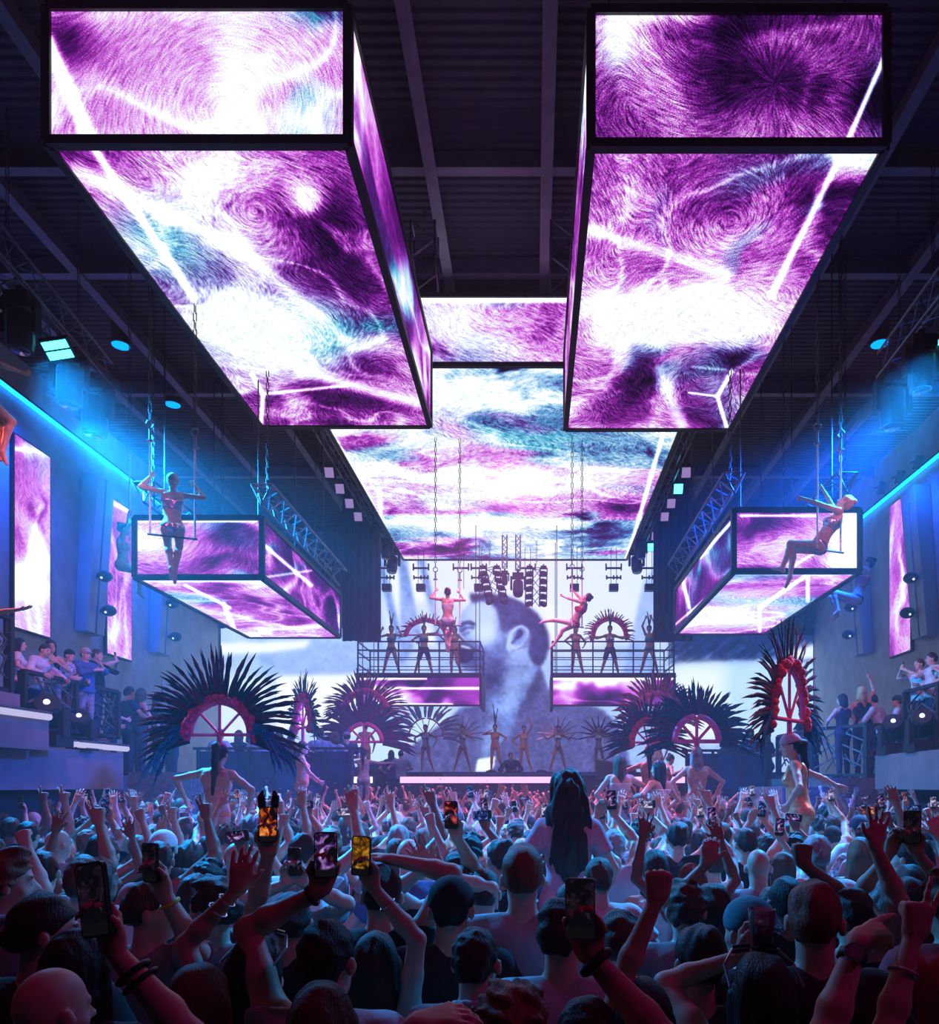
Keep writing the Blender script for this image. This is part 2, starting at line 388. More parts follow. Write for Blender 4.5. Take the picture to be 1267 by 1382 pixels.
banner('tall pale purple led banner on the right wall', WRX, y0, y1, 6.20, 10.95, 63, 'r', base=.62, cyan=.05, streak=.5, stretch=(1.2, .5),
       feats=[(1212, 780, 6, 60, .5), (1228, 740, 8, 40, -.15), (1220, 850, 14, 30, -.1)])
# ------------------------------------------------------------------ the hall itself
CEIL = 12.4
wall_m = mat('painted_wall', (.42, .42, .46), .75, 0, .08, 2)
dark_wall_m = mat('black_painted_cladding', (.05, .05, .065), .7, 0, .12, 3)
conc_m = mat('grey_balcony_paint', (.22, .17, .18), .7, 0, .07, 3, .1, 30)
black_m = mat('matt_black_paint', (.016, .016, .02), .6)
floor_m = mat('dark_dance_floor', (.03, .03, .035), .35)
beam_m = mat('painted_steel_beam', (.16, .14, .20), .5, .2, .1, 4)
step_m = mat('timber_step', (.10, .09, .10), .6, 0, .2, 8)
drape_m = mat('black_drape', (.03, .03, .045), .9, 0, .2, 4)

def deck_mat():
    """corrugated roof deck: fine dark ribs across with a wire grid"""
    m = mat('roof_deck', (.030, .026, .05), .7, 0, .1, 3)
    nt = m.node_tree; b = nt.nodes['Principled BSDF']
    tc = nt.nodes.new('ShaderNodeTexCoord'); w = nt.nodes.new('ShaderNodeTexWave'); w.bands_direction = 'Y'; w.inputs['Scale'].default_value = 1.9
    nt.links.new(tc.outputs['Object'], w.inputs['Vector'])
    bp = nt.nodes.new('ShaderNodeBump'); bp.inputs['Strength'].default_value = .8; bp.inputs['Distance'].default_value = .05
    nt.links.new(w.outputs['Fac'], bp.inputs['Height']); nt.links.new(bp.outputs['Normal'], b.inputs['Normal'])
    return m
struct('floor', MB().box(WLX - .3, WRX + .3, -3.0, 31, -.2, 0), floor_m)
struct('ceiling', MB().box(WLX - .3, WRX + .3, -3.0, 31, CEIL + .35, CEIL + .5), deck_mat())
struct('wall_left', MB().box(WLX - .3, WLX, -3.0, 31, 0, CEIL + .35), wall_m)
struct('wall_right', MB().box(WRX, WRX + .3, -3.0, 31, 0, CEIL + .35), wall_m)
struct('wall_back', MB().box(WLX, WRX, 30.3, 30.6, 0, CEIL + .35), dark_wall_m)
struct('wall_front', MB().box(WLX, WRX, -3.2, -3.0, 0, CEIL + .35), dark_wall_m)
n = 1
for x in (-10.9, -9.15, -7.05, -1.72, .22, 5.7, 7.6, 9.2):
    b = MB().box(x - .10, x + .10, -3, 30.3, CEIL - .02, CEIL + .02).box(x - .02, x + .02, -3, 30.3, CEIL + .02, CEIL + .35)
    struct('trim_%d' % n, b, beam_m); n += 1
for y in (4.5, 8.4, 12.4, 14.95, 19.5, 24.7):
    b = MB().box(WLX, WRX, y - .09, y + .09, CEIL + .02, CEIL + .06).box(WLX, WRX, y - .02, y + .02, CEIL + .06, CEIL + .35)
    struct('trim_%d' % n, b, beam_m); n += 1

# corrugated blue-lit cladding above the wings of the video wall, black drapes beside the stage opening
def pleat(x0, x1, y, z0, z1, k, d=.10):
    b = MB(); N = k * 8
    vs = []; 
    for i in range(N + 1):
        x = x0 + (x1 - x0) * i / N; yy = y + d * .5 * math.sin(2 * PI * k * i / N) + d * .2 * math.sin(2 * PI * k * .37 * i / N)
        vs += [(x, yy, z0), (x, yy, z1), (x, yy + .05, z0), (x, yy + .05, z1)]
    fs = []
    for i in range(N):
        a = 4 * i
        fs += [(a, a + 4, a + 5, a + 1), (a + 2, a + 3, a + 7, a + 6), (a, a + 2, a + 6, a + 4), (a + 1, a + 5, a + 7, a + 3)]
    fs += [(0, 1, 3, 2), (4 * N, 4 * N + 2, 4 * N + 3, 4 * N + 1)]
    return b.add(vs, fs)
for (x0, x1, lab) in ((-6.35, -5.08, 'black pleated drape framing the left of the stage opening'), (3.98, 5.3, 'black pleated drape framing the right of the stage opening')):
    tag(link('stage_drape', pleat(x0, x1, 24.6, 6.95, CEIL, 6).mesh('stage_drape', (0, 0, 0), True), drape_m), lab, 'curtain')
for i, (x0, x1, lab) in enumerate(((-12.7, -6.6, 'blue-lit corrugated cladding panel high on the back wall, left of the stage'), (5.4, 11.3, 'dark corrugated cladding panel high on the back wall, right of the stage'))):
    tag(link('cladding_panel', pleat(x0, x1, 29.9, 8.5, CEIL, 16, .14).mesh('cladding_panel'), mat('cladding_paint', (.12, .13, .2), .6)), lab, 'wall panel')

# blue light strips along the tops of both side walls
blue_e = emit_mat('blue_strip_light', lin(.05, .55, 1.0), 9.0)
cyan_e = emit_mat('cyan_strip_light', lin(.05, .65, 1.0), 5.0)
for wx, s, m, lab, ya, yb, z in ((WLX, 1, blue_e, 'thin glowing blue strip light along the top of the left wall', 12, 26.8, 11.75), (WRX, -1, cyan_e, 'thin glowing blue strip light along the top of the right wall', 14, 29.5, 11.35)):
    t = thing('strip_light', lab, 'strip light', (wx, (ya + yb) / 2, z))
    part('rail', MB().box(min(wx, wx + s * .16), max(wx, wx + s * .16), ya, yb, z, z + .05), FRAME, t)
    part('tube', MB().box(min(wx + s * .05, wx + s * .14), max(wx + s * .05, wx + s * .14), ya, yb, z - .05, z), m, t)

# ------------------------------------------------------------------ stage
struct('stage', MB().box(-9.5, 8.2, 21.6, 30.3, 0, 1.5), black_m)
struct('stage_riser', MB().box(-9.5, 8.2, 26.0, 30.3, 1.5, 2.62), black_m)
white_e = emit_mat('white_stage_strip', lin(1, .93, .98), 1.5)
pink_e = emit_mat('pink_stage_strip', lin(1, .75, .95), 1.3)
for (a, b, lab) in ((-7.4, -4.6, 'white led strip on the stage edge under the dancer with outstretched arms'), (-3.9, .95, 'white led strip on the stage edge below the dj booth'), (2.2, 5.6, 'white led strip on the stage edge at the right of the dj booth')):
    t = thing('stage_edge_light', lab, 'light', (a, 21.5, 1.9), 'stage edge lights')
    part('housing', MB().box(a, b, 21.40, 21.58, 1.5, 2.42), black_m, t)
    part('diffuser', MB().box(a + .05, b - .05, 21.36, 21.40, 2.22, 2.40), white_e if a < -4 else pink_e, t)

# ------------------------------------------------------------------ video wall with the laughing bearded man in profile
def blur(a, k):
    for ax in (0, 1):
        for _ in range(2):
            c = np.cumsum(np.concatenate([np.repeat(np.take(a, [0], ax), k + 1, ax), a, np.repeat(np.take(a, [-1], ax), k, ax)], ax), ax)
            n = a.shape[ax]
            a = (np.take(c, range(2 * k + 1, 2 * k + 1 + n), ax) - np.take(c, range(0, n), ax)) / (2 * k + 1)
    return a
def poly_mask(px, py, pts):
    ins = np.zeros(px.shape, bool); m = len(pts)
    for i in range(m):
        (xa, ya), (xb, yb) = pts[i], pts[(i + 1) % m]
        if ya == yb: continue
        c = ((ya > py) != (yb > py)) & (px < (xb - xa) * (py - ya) / (yb - ya) + xa)
        ins ^= c
    return ins.astype(np.float32)
def z4(*pts):      # points read from an enlarged view of the wall
    return [(430 + x / 2.534, 720 + y / 2.534) for x, y in pts]
def wall_picture(px, py):
    n1 = fbm(px / 40, py / 40, 5, 4); n2 = fbm(px / 9, py / 9, 8, 3); n3 = fbm(px / 4, py / 4, 9, 2)
    rgb = np.empty(px.shape + (3,), np.float32)
    def fill(mask, col, k=1):
        nonlocal rgb
        mk = np.clip(blur(mask, k) if k else mask, 0, 1)[..., None]
        rgb = rgb * (1 - mk) + np.asarray(col, np.float32) * mk
    # pale sky-like ground, brighter towards the middle and low on both wings
    g = np.clip((n1 - .3) * 1.4, 0, 1)[..., None]
    rgb[:] = np.array((.60, .74, .96)) * (1 - g) + np.array((.86, .93, 1)) * g
    fill(poly_mask(px, py, [(520, 740), (900, 740), (900, 870), (520, 870)]), (.88, .93, 1), 8)
    fill(poly_mask(px, py, [(290, 868), (420, 864), (412, 876), (385, 880), (290, 884)]), (.97, .99, 1), 2)
    fill(poly_mask(px, py, [(370, 882), (480, 868), (506, 868), (506, 911), (372, 912)]), (.62, .74, .97), 3); fill(poly_mask(px, py, [(420, 845), (506, 845), (506, 868), (420, 866)]), (.66, .78, .98), 3)
    fill(poly_mask(px, py, [(372, 913), (482, 910), (482, 990), (372, 985)]), (.97, .99, 1), 2)
    fill(poly_mask(px, py, [(290, 915), (372, 915), (372, 1000), (290, 1000)]), (.85, .92, 1), 3)
    fill(poly_mask(px, py, [(480, 985), (610, 955), (600, 1045), (480, 1045)]), (.78, .90, 1), 8)
    # right wing: dark blue streaks above, pale below
    st = (np.clip((fbm((px * .8 - py * .6) / 30, (px * .6 + py * .9) / 5, 17, 3) - .46) * 4, 0, 1) * np.clip((py - 852) / 45, .15, 1) * (.25 + fbm(px / 30, py / 30, 33, 2)))[..., None]
    dk = np.array((.10, .16, .42)) * (1 - st) + np.array((.45, .62, .92)) * st
    mk = np.clip(blur(poly_mask(px, py, [(903, 850), (1110, 850), (1110, 893), (1000, 890), (903, 897)]), 2), 0, 1)[..., None]
    rgb = rgb * (1 - mk) + dk * mk
    fill(poly_mask(px, py, [(905, 898), (1110, 894), (1110, 1000), (905, 1000)]), (.74, .88, 1), 3)
    fill(poly_mask(px, py, [(905, 898), (980, 897), (975, 1000), (905, 1000)]), (.92, .97, 1), 8)
    fill(poly_mask(px, py, [(1062, 878), (1100, 868), (1100, 890), (1062, 890)]), (.9, .96, 1), 2)
    # slanted beams left of the face
    for k in range(5):
        x = 505 + 14 * k
        fill(poly_mask(px, py, [(x, 745), (x + 9, 745), (x + 40, 870), (x + 30, 870)]) * .8, (.40, .55, .90) if k % 2 == 0 else (.96, .98, 1), 2)
    fill(poly_mask(px, py, [(540, 745), (548, 745), (562, 850), (556, 880), (540, 900)]) * .8, (.50, .63, .92), 2)
    fill(poly_mask(px, py, z4((300, 250), (420, 215), (520, 260), (480, 330), (330, 330))) * .55, (.72, .80, .95), 5)
    fill(poly_mask(px, py, z4((1040, 480), (1110, 170), (1150, 110), (1150, 480))) * .55, (.45, .60, .92), 2)
    # grey shoulders of the jacket and the pale neck
    za = lambda *pts: [(590 + x / 4.693, 770 + y / 4.693) for x, y in pts]
    def ell(cx, cy, rx, ry, ang=0):
        c, s = math.cos(math.radians(ang)), math.sin(math.radians(ang))
        return za(*[(cx + rx * math.cos(t) * c - ry * math.sin(t) * s, cy + rx * math.cos(t) * s + ry * math.sin(t) * c) for t in np.linspace(0, 2 * PI, 25)[:-1]])
    M = lambda p: poly_mask(px, py, p)
    fill(M(za((640, 200), (700, 195), (760, 260), (745, 420), (700, 560), (690, 300))) * .6, (.97, .99, 1), 4)
    fill(M(za((-260, 1300), (-220, 1160), (-60, 1030), (80, 940), (150, 870), (300, 850), (420, 870), (560, 760), (640, 610), (665, 640), (700, 740), (820, 850), (960, 850), (1060, 890), (1140, 980), (1190, 1100), (1240, 1300))), (.34, .36, .62), 2)
    fill(M(za((270, 560), (640, 560), (640, 640), (560, 800), (500, 960), (430, 1080), (390, 1120), (400, 960), (300, 880), (270, 800))), (.42, .54, .84), 4)
    fill(M(za((420, 620), (600, 560), (630, 620), (520, 800), (440, 900), (400, 820))) * .75, (.60, .72, .96), 8)
    fill(M(za((270, 560), (430, 580), (400, 740), (330, 860), (270, 800))) * .85, (.25, .29, .54), 8)
    fill(M(za((330, 930), (380, 950), (400, 1080), (330, 1180), (270, 1200), (280, 1080))) * .8, (.52, .68, .95), 5)
    fill(M(za((255, 1195), (370, 1175), (360, 1240), (330, 1275), (240, 1275))), (.95, .99, 1), 1)
    fill(M(za((640, 615), (665, 650), (640, 760), (560, 880), (500, 960), (540, 840))) * .7, (.20, .21, .42), 3)
    # head: skin from the bright forehead to the shaded jaw
    fill(M(za((225, 190), (160, 260), (132, 330), (128, 385), (150, 440), (120, 490), (110, 540), (150, 600), (230, 640), (330, 650), (450, 600), (620, 600), (640, 560), (600, 300), (420, 170), (320, 175))), (.60, .71, .97), 1)
    fill(M(za((235, 200), (330, 190), (390, 260), (380, 400), (300, 480), (230, 430), (200, 330), (180, 260))), (.74, .84, 1), 6)
    fill(M(za((250, 350), (360, 330), (380, 420), (300, 460), (240, 430))) * .7, (.84, .92, 1), 6)
    # hair with its quiff, soft at the nape
    fill(M(za((208, 140), (240, 150), (300, 140), (345, 150), (410, 160), (480, 175), (560, 215), (630, 270), (680, 340), (708, 420), (705, 500), (680, 570), (650, 612), (610, 590), (575, 520), (590, 420), (575, 360), (520, 345), (470, 370), (430, 400), (405, 370), (395, 300), (370, 240), (330, 190), (270, 190), (225, 205), (210, 180))), (.17, .19, .42), 2)
    fill(M(za((420, 180), (520, 215), (560, 280), (520, 330), (450, 330), (420, 260))) * .55, (.34, .40, .70), 6)
    fill(M(za((580, 300), (660, 360), (690, 460), (650, 560), (600, 500))) * .5, (.27, .29, .56), 6)
    fill(M(za((405, 240), (440, 330), (440, 420), (400, 440), (380, 330))) * .6, (.36, .44, .74), 5)
    # brow, laughing eye, nose shadow
    fill(M(za((135, 345), (165, 322), (210, 316), (245, 335), (235, 350), (190, 340), (150, 362))), (.22, .26, .50), 1)
    fill(M(za((140, 372), (180, 352), (240, 352), (232, 372), (190, 368), (165, 392), (145, 396))), (.28, .33, .60), 1)
    fill(M(za((150, 402), (190, 385), (215, 388), (185, 410), (160, 424))) * .7, (.36, .42, .70), 1)
    fill(M(za((130, 440), (190, 450), (250, 470), (300, 520), (270, 580), (250, 640), (180, 630), (120, 560))), (.30, .36, .64), 4)
    # beard along the jaw and up to the ear
    fill(M(za((240, 470), (330, 500), (400, 440), (440, 420), (450, 510), (430, 600), (330, 660), (250, 650))) * .85, (.34, .41, .70), 6)
    fill(M(za((255, 540), (400, 560), (430, 620), (330, 690), (260, 670))) * .7, (.24, .28, .54), 5)
    # open mouth with teeth
    fill(M(za((120, 465), (200, 470), (235, 500), (225, 560), (180, 590), (130, 575), (112, 530))), (.12, .12, .30), 1)
    fill(M(za((135, 470), (195, 476), (222, 498), (200, 500), (150, 488))), (.78, .85, .98), 1)
    # ear
    fill(M(ell(512, 432, 62, 88, 28)), (.74, .84, 1), 1)
    fill(M(ell(470, 480, 34, 36, 0)), (.70, .80, .99), 1)
    fill(M(ell(520, 418, 44, 64, 28)), (.52, .62, .90), 1)
    fill(M(za((505, 380), (530, 368), (548, 395), (530, 425), (500, 440), (478, 470), (466, 462), (486, 430), (500, 412))), (.20, .23, .48), 1)
    fill(M(za((540, 470), (575, 420), (582, 380), (590, 430), (560, 490), (480, 515), (450, 505), (500, 500))) * .6, (.34, .40, .68), 1)
    # stubble and hair grain, mottled smoke over the collar
    dark = 1 - rgb.mean(-1)
    rgb *= (1 + (n3 - .5)[..., None] * .55 * np.clip(dark * 1.6 - .2, 0, 1)[..., None])
    rgb *= (1 + (n2 - .5)[..., None] * .55 * np.clip(dark * 1.2 - .1, 0, 1)[..., None])
    sm = M(za((280, 560), (640, 560), (560, 800), (380, 1000), (280, 860)))
    rgb += ((n1 - .5) * blur(sm, 4) * .55)[..., None] * np.array((.7, .85, 1))
    rgb = np.clip(rgb, 0, 1); rgb = rgb * (.72 + .28 * np.clip(rgb.mean(-1, keepdims=True) * 1.25, 0, 1))
    return s2l(rgb)
tW = thing('video_wall', 'giant video wall behind the stage showing a laughing bearded man in profile', 'led screen', (-.7, 30.0, 2.62))
WALL = screen_mat('video_wall_picture', 1.12)
for (nm, xa, xb, ya, yb, nu, nv) in (('centre_screen', 506, 888, 742, 1042, 383, 301), ('wing_screen', 298, 506, 845, 1042, 160, 152), ('wing_screen', 888, 1097, 857, 1042, 160, 142)):
    a = P(xa, ya, 30.0); b = P(xb, ya, 30.0); c = P(xa, yb, 30.0)
    me, pts, u, v = grid_mesh(nm, a - tW.location, b - tW.location, c - tW.location, nu, nv)
    px = np.broadcast_to(np.linspace(xa, xb, nu, dtype=np.float32), (nv, nu)); py = np.broadcast_to(np.linspace(ya, yb, nv, dtype=np.float32)[:, None], (nv, nu))
    set_picture(me, wall_picture(px, py)); link(nm, me, WALL, tW)
part('casing', MB().box(P(506, 0, 30).x, P(888, 0, 30).x, 30.03, 30.25, 2.62, 11.7).box(WLX + .05, P(1097, 0, 30).x, 30.03, 30.25, 2.62, 8.3), FRAME, tW)

# ------------------------------------------------------------------ hanging platforms with led fronts and railings
plat_pts = []
def platform(label, xa, xb, seed, feats, lines):
    Y0, Y1 = 24.0, 25.9
    x0, x1 = P(xa, 0, Y0).x, P(xb, 0, Y0).x
    zd, zl = P(0, 908, Y0).z, P(0, 953, Y0).z
    t = thing('hanging_platform', label, 'platform', ((x0 + x1) / 2, Y0, zl))
    part('deck', MB().box(x0, x1, Y0, Y1, zd - .12, zd), FRAME, t)
    part('fascia', MB().box(x0, x1, Y0 + .02, Y0 + .14, zl, zd - .12).box(x0, x0 + .1, Y0 + .14, Y1, zl, zd - .12).box(x1 - .1, x1, Y0 + .14, Y1, zl, zd - .12), FRAME, t)
    panel('led_front', t, (x0 + .08, Y0 + .01, zd - .16), (x1 - .08, Y0 + .01, zd - .16), (x0 + .08, Y0 + .01, zl + .05), 170, 46, seed=seed, base=.30, cyan=.0, streak=.5, stretch=(.7, .9), feats=feats, lines=lines, lic=False)
    r = MB(); k = 6
    for i in range(k + 1):
        x = x0 + .06 + (x1 - x0 - .12) * i / k
        r.bar((x, Y0 + .05, zd), (x, Y0 + .05, zd + 1.02), .045)
        if i in (0, k):
            r.bar((x, Y1 - .05, zd), (x, Y1 - .05, zd + 1.02), .045)
            for h in (.28, .68, 1.02): r.bar((x, Y0 + .05, zd + h), (x, Y1 - .05, zd + h), .04)
    for h in (.10, .50, .74, 1.02):
        r.bar((x0 + .04, Y0 + .05, zd + h), (x1 - .04, Y0 + .05, zd + h), .045 if h > .7 else .028)
        r.bar((x0 + .04, Y1 - .05, zd + h), (x1 - .04, Y1 - .05, zd + h), .028)
    part('railing', r, FRAME, t)
    for x in (x0 + .2, x1 - .2):
        for y in (Y0 + .1, Y1 - .1):
            part('hanging_cable', MB().tube([(x, y, zd - .05), (x, y, top_at(x, y))], .014, 5), CABLE, t)
    return zd
ZD = platform('dancers platform hanging left of the giant face, with a magenta led front', 480, 650, 71, [(525, 935, 20, 12, .7), (600, 950, 18, 8, .4), (560, 945, 40, 6, .2), (510, 925, 20, 8, .3)], [((482, 916), (575, 916), 1.6, 1), ((500, 929), (648, 929), 1.6, 1), ((515, 951), (610, 951), 1.5, .8)])
platform('dancers platform hanging right of the giant face, with a white and magenta led front', 743, 912, 72, [(800, 918, 80, 8, .6), (760, 925, 14, 18, .3), (868, 930, 40, 20, .6), (810, 945, 40, 8, -.2)], [((745, 916), (910, 916), 2.0, .8)])

# ------------------------------------------------------------------ dj booth
t = thing('dj_booth', 'long low dj booth with a blue top at the front of the stage', 'dj booth', (-.4, 23.6, 1.5))
part('counter', MB().box(-2.75, 1.95, 23.35, 24.15, 1.5, 2.46), black_m, t)
part('tabletop', MB().box(-2.85, 2.05, 23.25, 24.2, 2.46, 2.54), mat('blue_booth_cloth', (.05, .10, .30), .6), t)
for i, x in enumerate((-1.35, -.55, .25)):
    m_ = thing('turntable' if i != 1 else 'dj_mixer', ['media player on the dj booth left of the mixer', 'mixer in the middle of the dj booth', 'media player on the dj booth right of the mixer'][i], 'dj deck', (x, 23.75, 2.54))
    part('case', MB().box(x - .16, x + .16, 23.55, 23.95, 2.54, 2.62), black_m, m_)
    if i != 1: part('platter', MB().lathe([(0, .03), (.11, .03), (.11, 0), (0, 0)], (x, 23.78, 2.62), 16), STEEL, m_)
    else:
        kn = MB().box(x - .14, x + .14, 23.6, 23.9, 2.615, 2.625)
        for a in range(4):
            for c in range(3): kn.box(x - .12 + a * .07, x - .09 + a * .07, 23.62 + c * .1, 23.65 + c * .1, 2.62, 2.65)
        part('knob_panel', kn, STEEL, m_)
for (px_, lab, s) in ((505, 'black wedge speaker on the stage, left of the dj', 1), (832, 'black wedge speaker on the stage, right of the dj', -1)):
    c = P(px_, 1045, 23.0)
    t = thing('wedge_speaker', lab, 'speaker', (c.x, 23.0, 1.5))
    part('stand', MB().box(c.x - .35, c.x + .35, 22.85, 23.45, 1.5, 2.35), black_m, t)
    w = .62
    part('cabinet', MB().hexa([(c.x - w, 22.8, 2.36), (c.x + w, 22.8, 2.36), (c.x + w, 23.5, 2.36), (c.x - w, 23.5, 2.36), (c.x - w * .95, 22.95, 2.70 + .25 * (s < 0)), (c.x + w * .95, 22.95, 2.70 + .25 * (s > 0)), (c.x + w * .95, 23.5, 2.78 + .25 * (s > 0)), (c.x - w * .95, 23.5, 2.78 + .25 * (s < 0))]), black_m, t)
    part('grille', MB().bar((c.x - w * .85, 22.86, 2.52), (c.x + w * .85, 22.86, 2.60), .02, .18), CABLE, t)
# ------------------------------------------------------------------ trusses and lamps
def truss_mb(a, b, w=.3, tri=False, step=.32, r=.024):
    a, b = Vector(a), Vector(b); d = (b - a).normalized(); up = Vector((0, 0, 1))
    if abs(d.z) > .9: up = Vector((0, 1, 0))
    x = d.cross(up).normalized() * w / 2; y = x.cross(d).normalized() * w / 2
    offs = [-x - y, x - y, x + y, -x + y] if not tri else [-x + y, x + y, -y * 1.0]
    ch = MB(); lt = MB(); L = (b - a).length; n = max(2, int(L / step))
    for o in offs: ch.tube([a + o, b + o], r, 6)
    for i in range(n):
        p0 = a + d * (L * i / n); p1 = a + d * (L * (i + 1) / n)
        for j in range(len(offs)):
            o0, o1 = offs[j], offs[(j + 1) % len(offs)]
            if i % 2: o0, o1 = o1, o0
            lt.tube([p0 + o0, p1 + o1], r * .55, 4, False)
            if i == 0: lt.tube([p0 + offs[j], p0 + offs[(j + 1) % len(offs)]], r * .55, 4, False)
    return ch, lt
def truss(label, a, b, w=.3, tri=False, hang=(), top=None, step=.32):
    a, b = Vector(a), Vector(b)
    t = thing('lighting_truss', label, 'truss', (a + b) / 2)
    ch, lt = truss_mb(a, b, w, tri, step)
    part('chord', ch, STEEL, t); part('lattice', lt, STEEL, t)
    for f in hang:
        p = a.lerp(b, f)
        part('hanging_chain', chain_mb(p + Vector((0, 0, w / 2)), Vector((p.x, p.y, top or (top_at(p.x, p.y) if top_at(p.x, p.y) > p.z + w else CEIL)))), CABLE, t)
    return t
def chain_mb(a, b, pitch=.10, r=.012):
    mb = MB(); n = max(2, int((b - a).length / pitch))
    for i in range(n):
        p, q = a.lerp(b, i / n), a.lerp(b, (i + 1) / n)
        s = Vector((.022, 0, 0)) if i % 2 else Vector((0, .022, 0))
        mb.tube([p - s, q - s], r * .7, 4, False).tube([p + s, q + s], r * .7, 4, False)
    return mb

lens_m = mat('dark_lens_glass', (.03, .03, .05), .08, 0, .1, 5, 0, 0, .9)
def lens_e(c, s): return emit_mat('lamp_glow', c, s)
def moving_head(label, p, d=(0, 0, -1), sc=1.0, glow=None, group=None):
    """lamp hanging from p: base box, yoke of two arms, barrel head and lens pointing along d"""
    p = Vector(p); t = thing('moving_head_light', label, 'stage light', p, group)
    part('base', MB().box(p.x - .14 * sc, p.x + .14 * sc, p.y - .11 * sc, p.y + .11 * sc, p.z - .12 * sc, p.z), black_m, t)
    part('clamp', MB().box(p.x - .03 * sc, p.x + .03 * sc, p.y - .03 * sc, p.y + .03 * sc, p.z, p.z + .10 * sc), black_m, t)
    c = p + Vector((0, 0, -.36 * sc))
    yk = MB()
    for s in (-1, 1): yk.box(p.x + s * .17 * sc - .025 * sc, p.x + s * .17 * sc + .025 * sc, p.y - .05 * sc, p.y + .05 * sc, c.z - .05 * sc, p.z - .08 * sc)
    yk.box(p.x - .17 * sc, p.x + .17 * sc, p.y - .045 * sc, p.y + .045 * sc, p.z - .14 * sc, p.z - .09 * sc)
    part('yoke', yk, black_m, t)
    d = Vector(d).normalized()
    h = MB().tube([c - d * .20 * sc, c - d * .17 * sc, c + d * .12 * sc, c + d * .22 * sc], [.08 * sc, .125 * sc, .135 * sc, .12 * sc], 12)
    hd = part('head', h, black_m, t, False)
    part('lens', MB().tube([c + d * .215 * sc, c + d * .232 * sc], [.105 * sc, .09 * sc], 12), glow or lens_m, hd, True, t.location)
    return t
def flood(label, p, d, w, h, glow, group=None, twin=True, rx=(1, 0, 0), hook=None):
    p = Vector(p); t = thing('flood_light', label, 'stage light', p, group)
    d = Vector(d).normalized(); x = d.cross(Vector(rx)).normalized(); y = x.cross(d).normalized()
    def slab(c, a, b, th): return [c - x * a - y * b - d * th, c + x * a - y * b - d * th, c + x * a + y * b - d * th, c - x * a + y * b - d * th, c - x * a - y * b + d * th, c + x * a - y * b + d * th, c + x * a + y * b + d * th, c - x * a + y * b + d * th]
    hs = part('housing', MB().hexa(slab(p, w, h, .05)), black_m, t)
    e = MB()
    if twin:
        for s in (-1, 1): e.hexa(slab(p + d * .055 + x * s * w * .5, w * .38, h * .85, .006))
    else: e.hexa(slab(p + d * .055, w * .85, h * .85, .006))
    part('lamp_face', e, glow, hs, False, t.location)
    part('bracket', MB().tube([p - d * .05, p - d * .05 + Vector((0, 0, .22))] if hook is None else [p - d * .05, p - d * .05 + Vector((0, 0, .12)), Vector(hook)], .018, 6), STEEL, t)
    return t
cyan_l = lens_e(lin(.25, .95, 1.0), 7.0)
soft_l = lens_e(lin(.66, .55, .80), .8)
bluel = lens_e(lin(.0, .55, 1.0), 2.2)
# left and right trusses near the side walls
a, b = P(-45, 292, 10.4), P(135, 505, 13.6)
truss('box truss with lamps crossing the upper left edge of the frame', a, b, .42, hang=(.25, .8))
def on(a, b, f, dz=-.25): q = a.lerp(b, f); return (q.x, q.y, q.z + dz)
moving_head('big moving head lamp on the left truss next to the frame edge', on(a, b, .34), (0, 0, -1), 1.45)
moving_head('big moving head lamp on the left truss above the cyan flood', on(a, b, .72), (0, 0, -1), 1.55)
moving_head('moving head lamp hanging from the far end of the left truss', on(a, b, .95), (0, 0, -1), 1.65)
flood('softly glowing grey flood lamp under the left truss at the frame edge', P(20, 416, 11.6), (.25, -.5, -1), .18, .24, soft_l)  # grey tone of the face is given as a soft glow
flood('bright cyan flood lamp under the left truss', P(78, 470, 12.2), (.35, -.6, -1), .16, .22, cyan_l)
a, b = P(1310, 350, 10.4), P(1200, 492, 13.6)
truss('box truss with lamps crossing the upper right edge of the frame', a, b, .42, hang=(.4, .85))
moving_head('big moving head lamp on the right truss above the bright cyan flood', on(a, b, .55), (0, 0, -1), 1.45)
moving_head('moving head lamp hanging from the far end of the right truss', on(a, b, .95), (0, 0, -1), 1.65)
flood('bright cyan flood lamp under the right truss', P(1251, 467, 12.2), (-.35, -.6, -1), .16, .22, cyan_l)
for (x, y, Y, lab) in ((163, 465, 17.4, 'small glowing blue ceiling lamp left of the big left box'), (1187, 463, 17.4, 'small glowing blue ceiling lamp right of the big right box'), (233, 545, 20.0, 'faint blue ceiling lamp above the trapeze dancer at the left')):
    p = Vector((P(x, y, Y).x, Y, CEIL - .1)); p = P(x, y, (CEIL - .1 - CAM_Z) * FOC / (VY - y))
    t = thing('ceiling_lamp', lab, 'ceiling light', p)
    part('housing', MB().lathe([(0, .42), (.20, .42), (.20, 0), (.24, -.02), (.2, -.03)], p, 14), black_m, t)
    part('lens', MB().lathe([(0, -.035), (.19, -.03), (.19, -.01), (0, -.01)], p, 14), bluel, t)

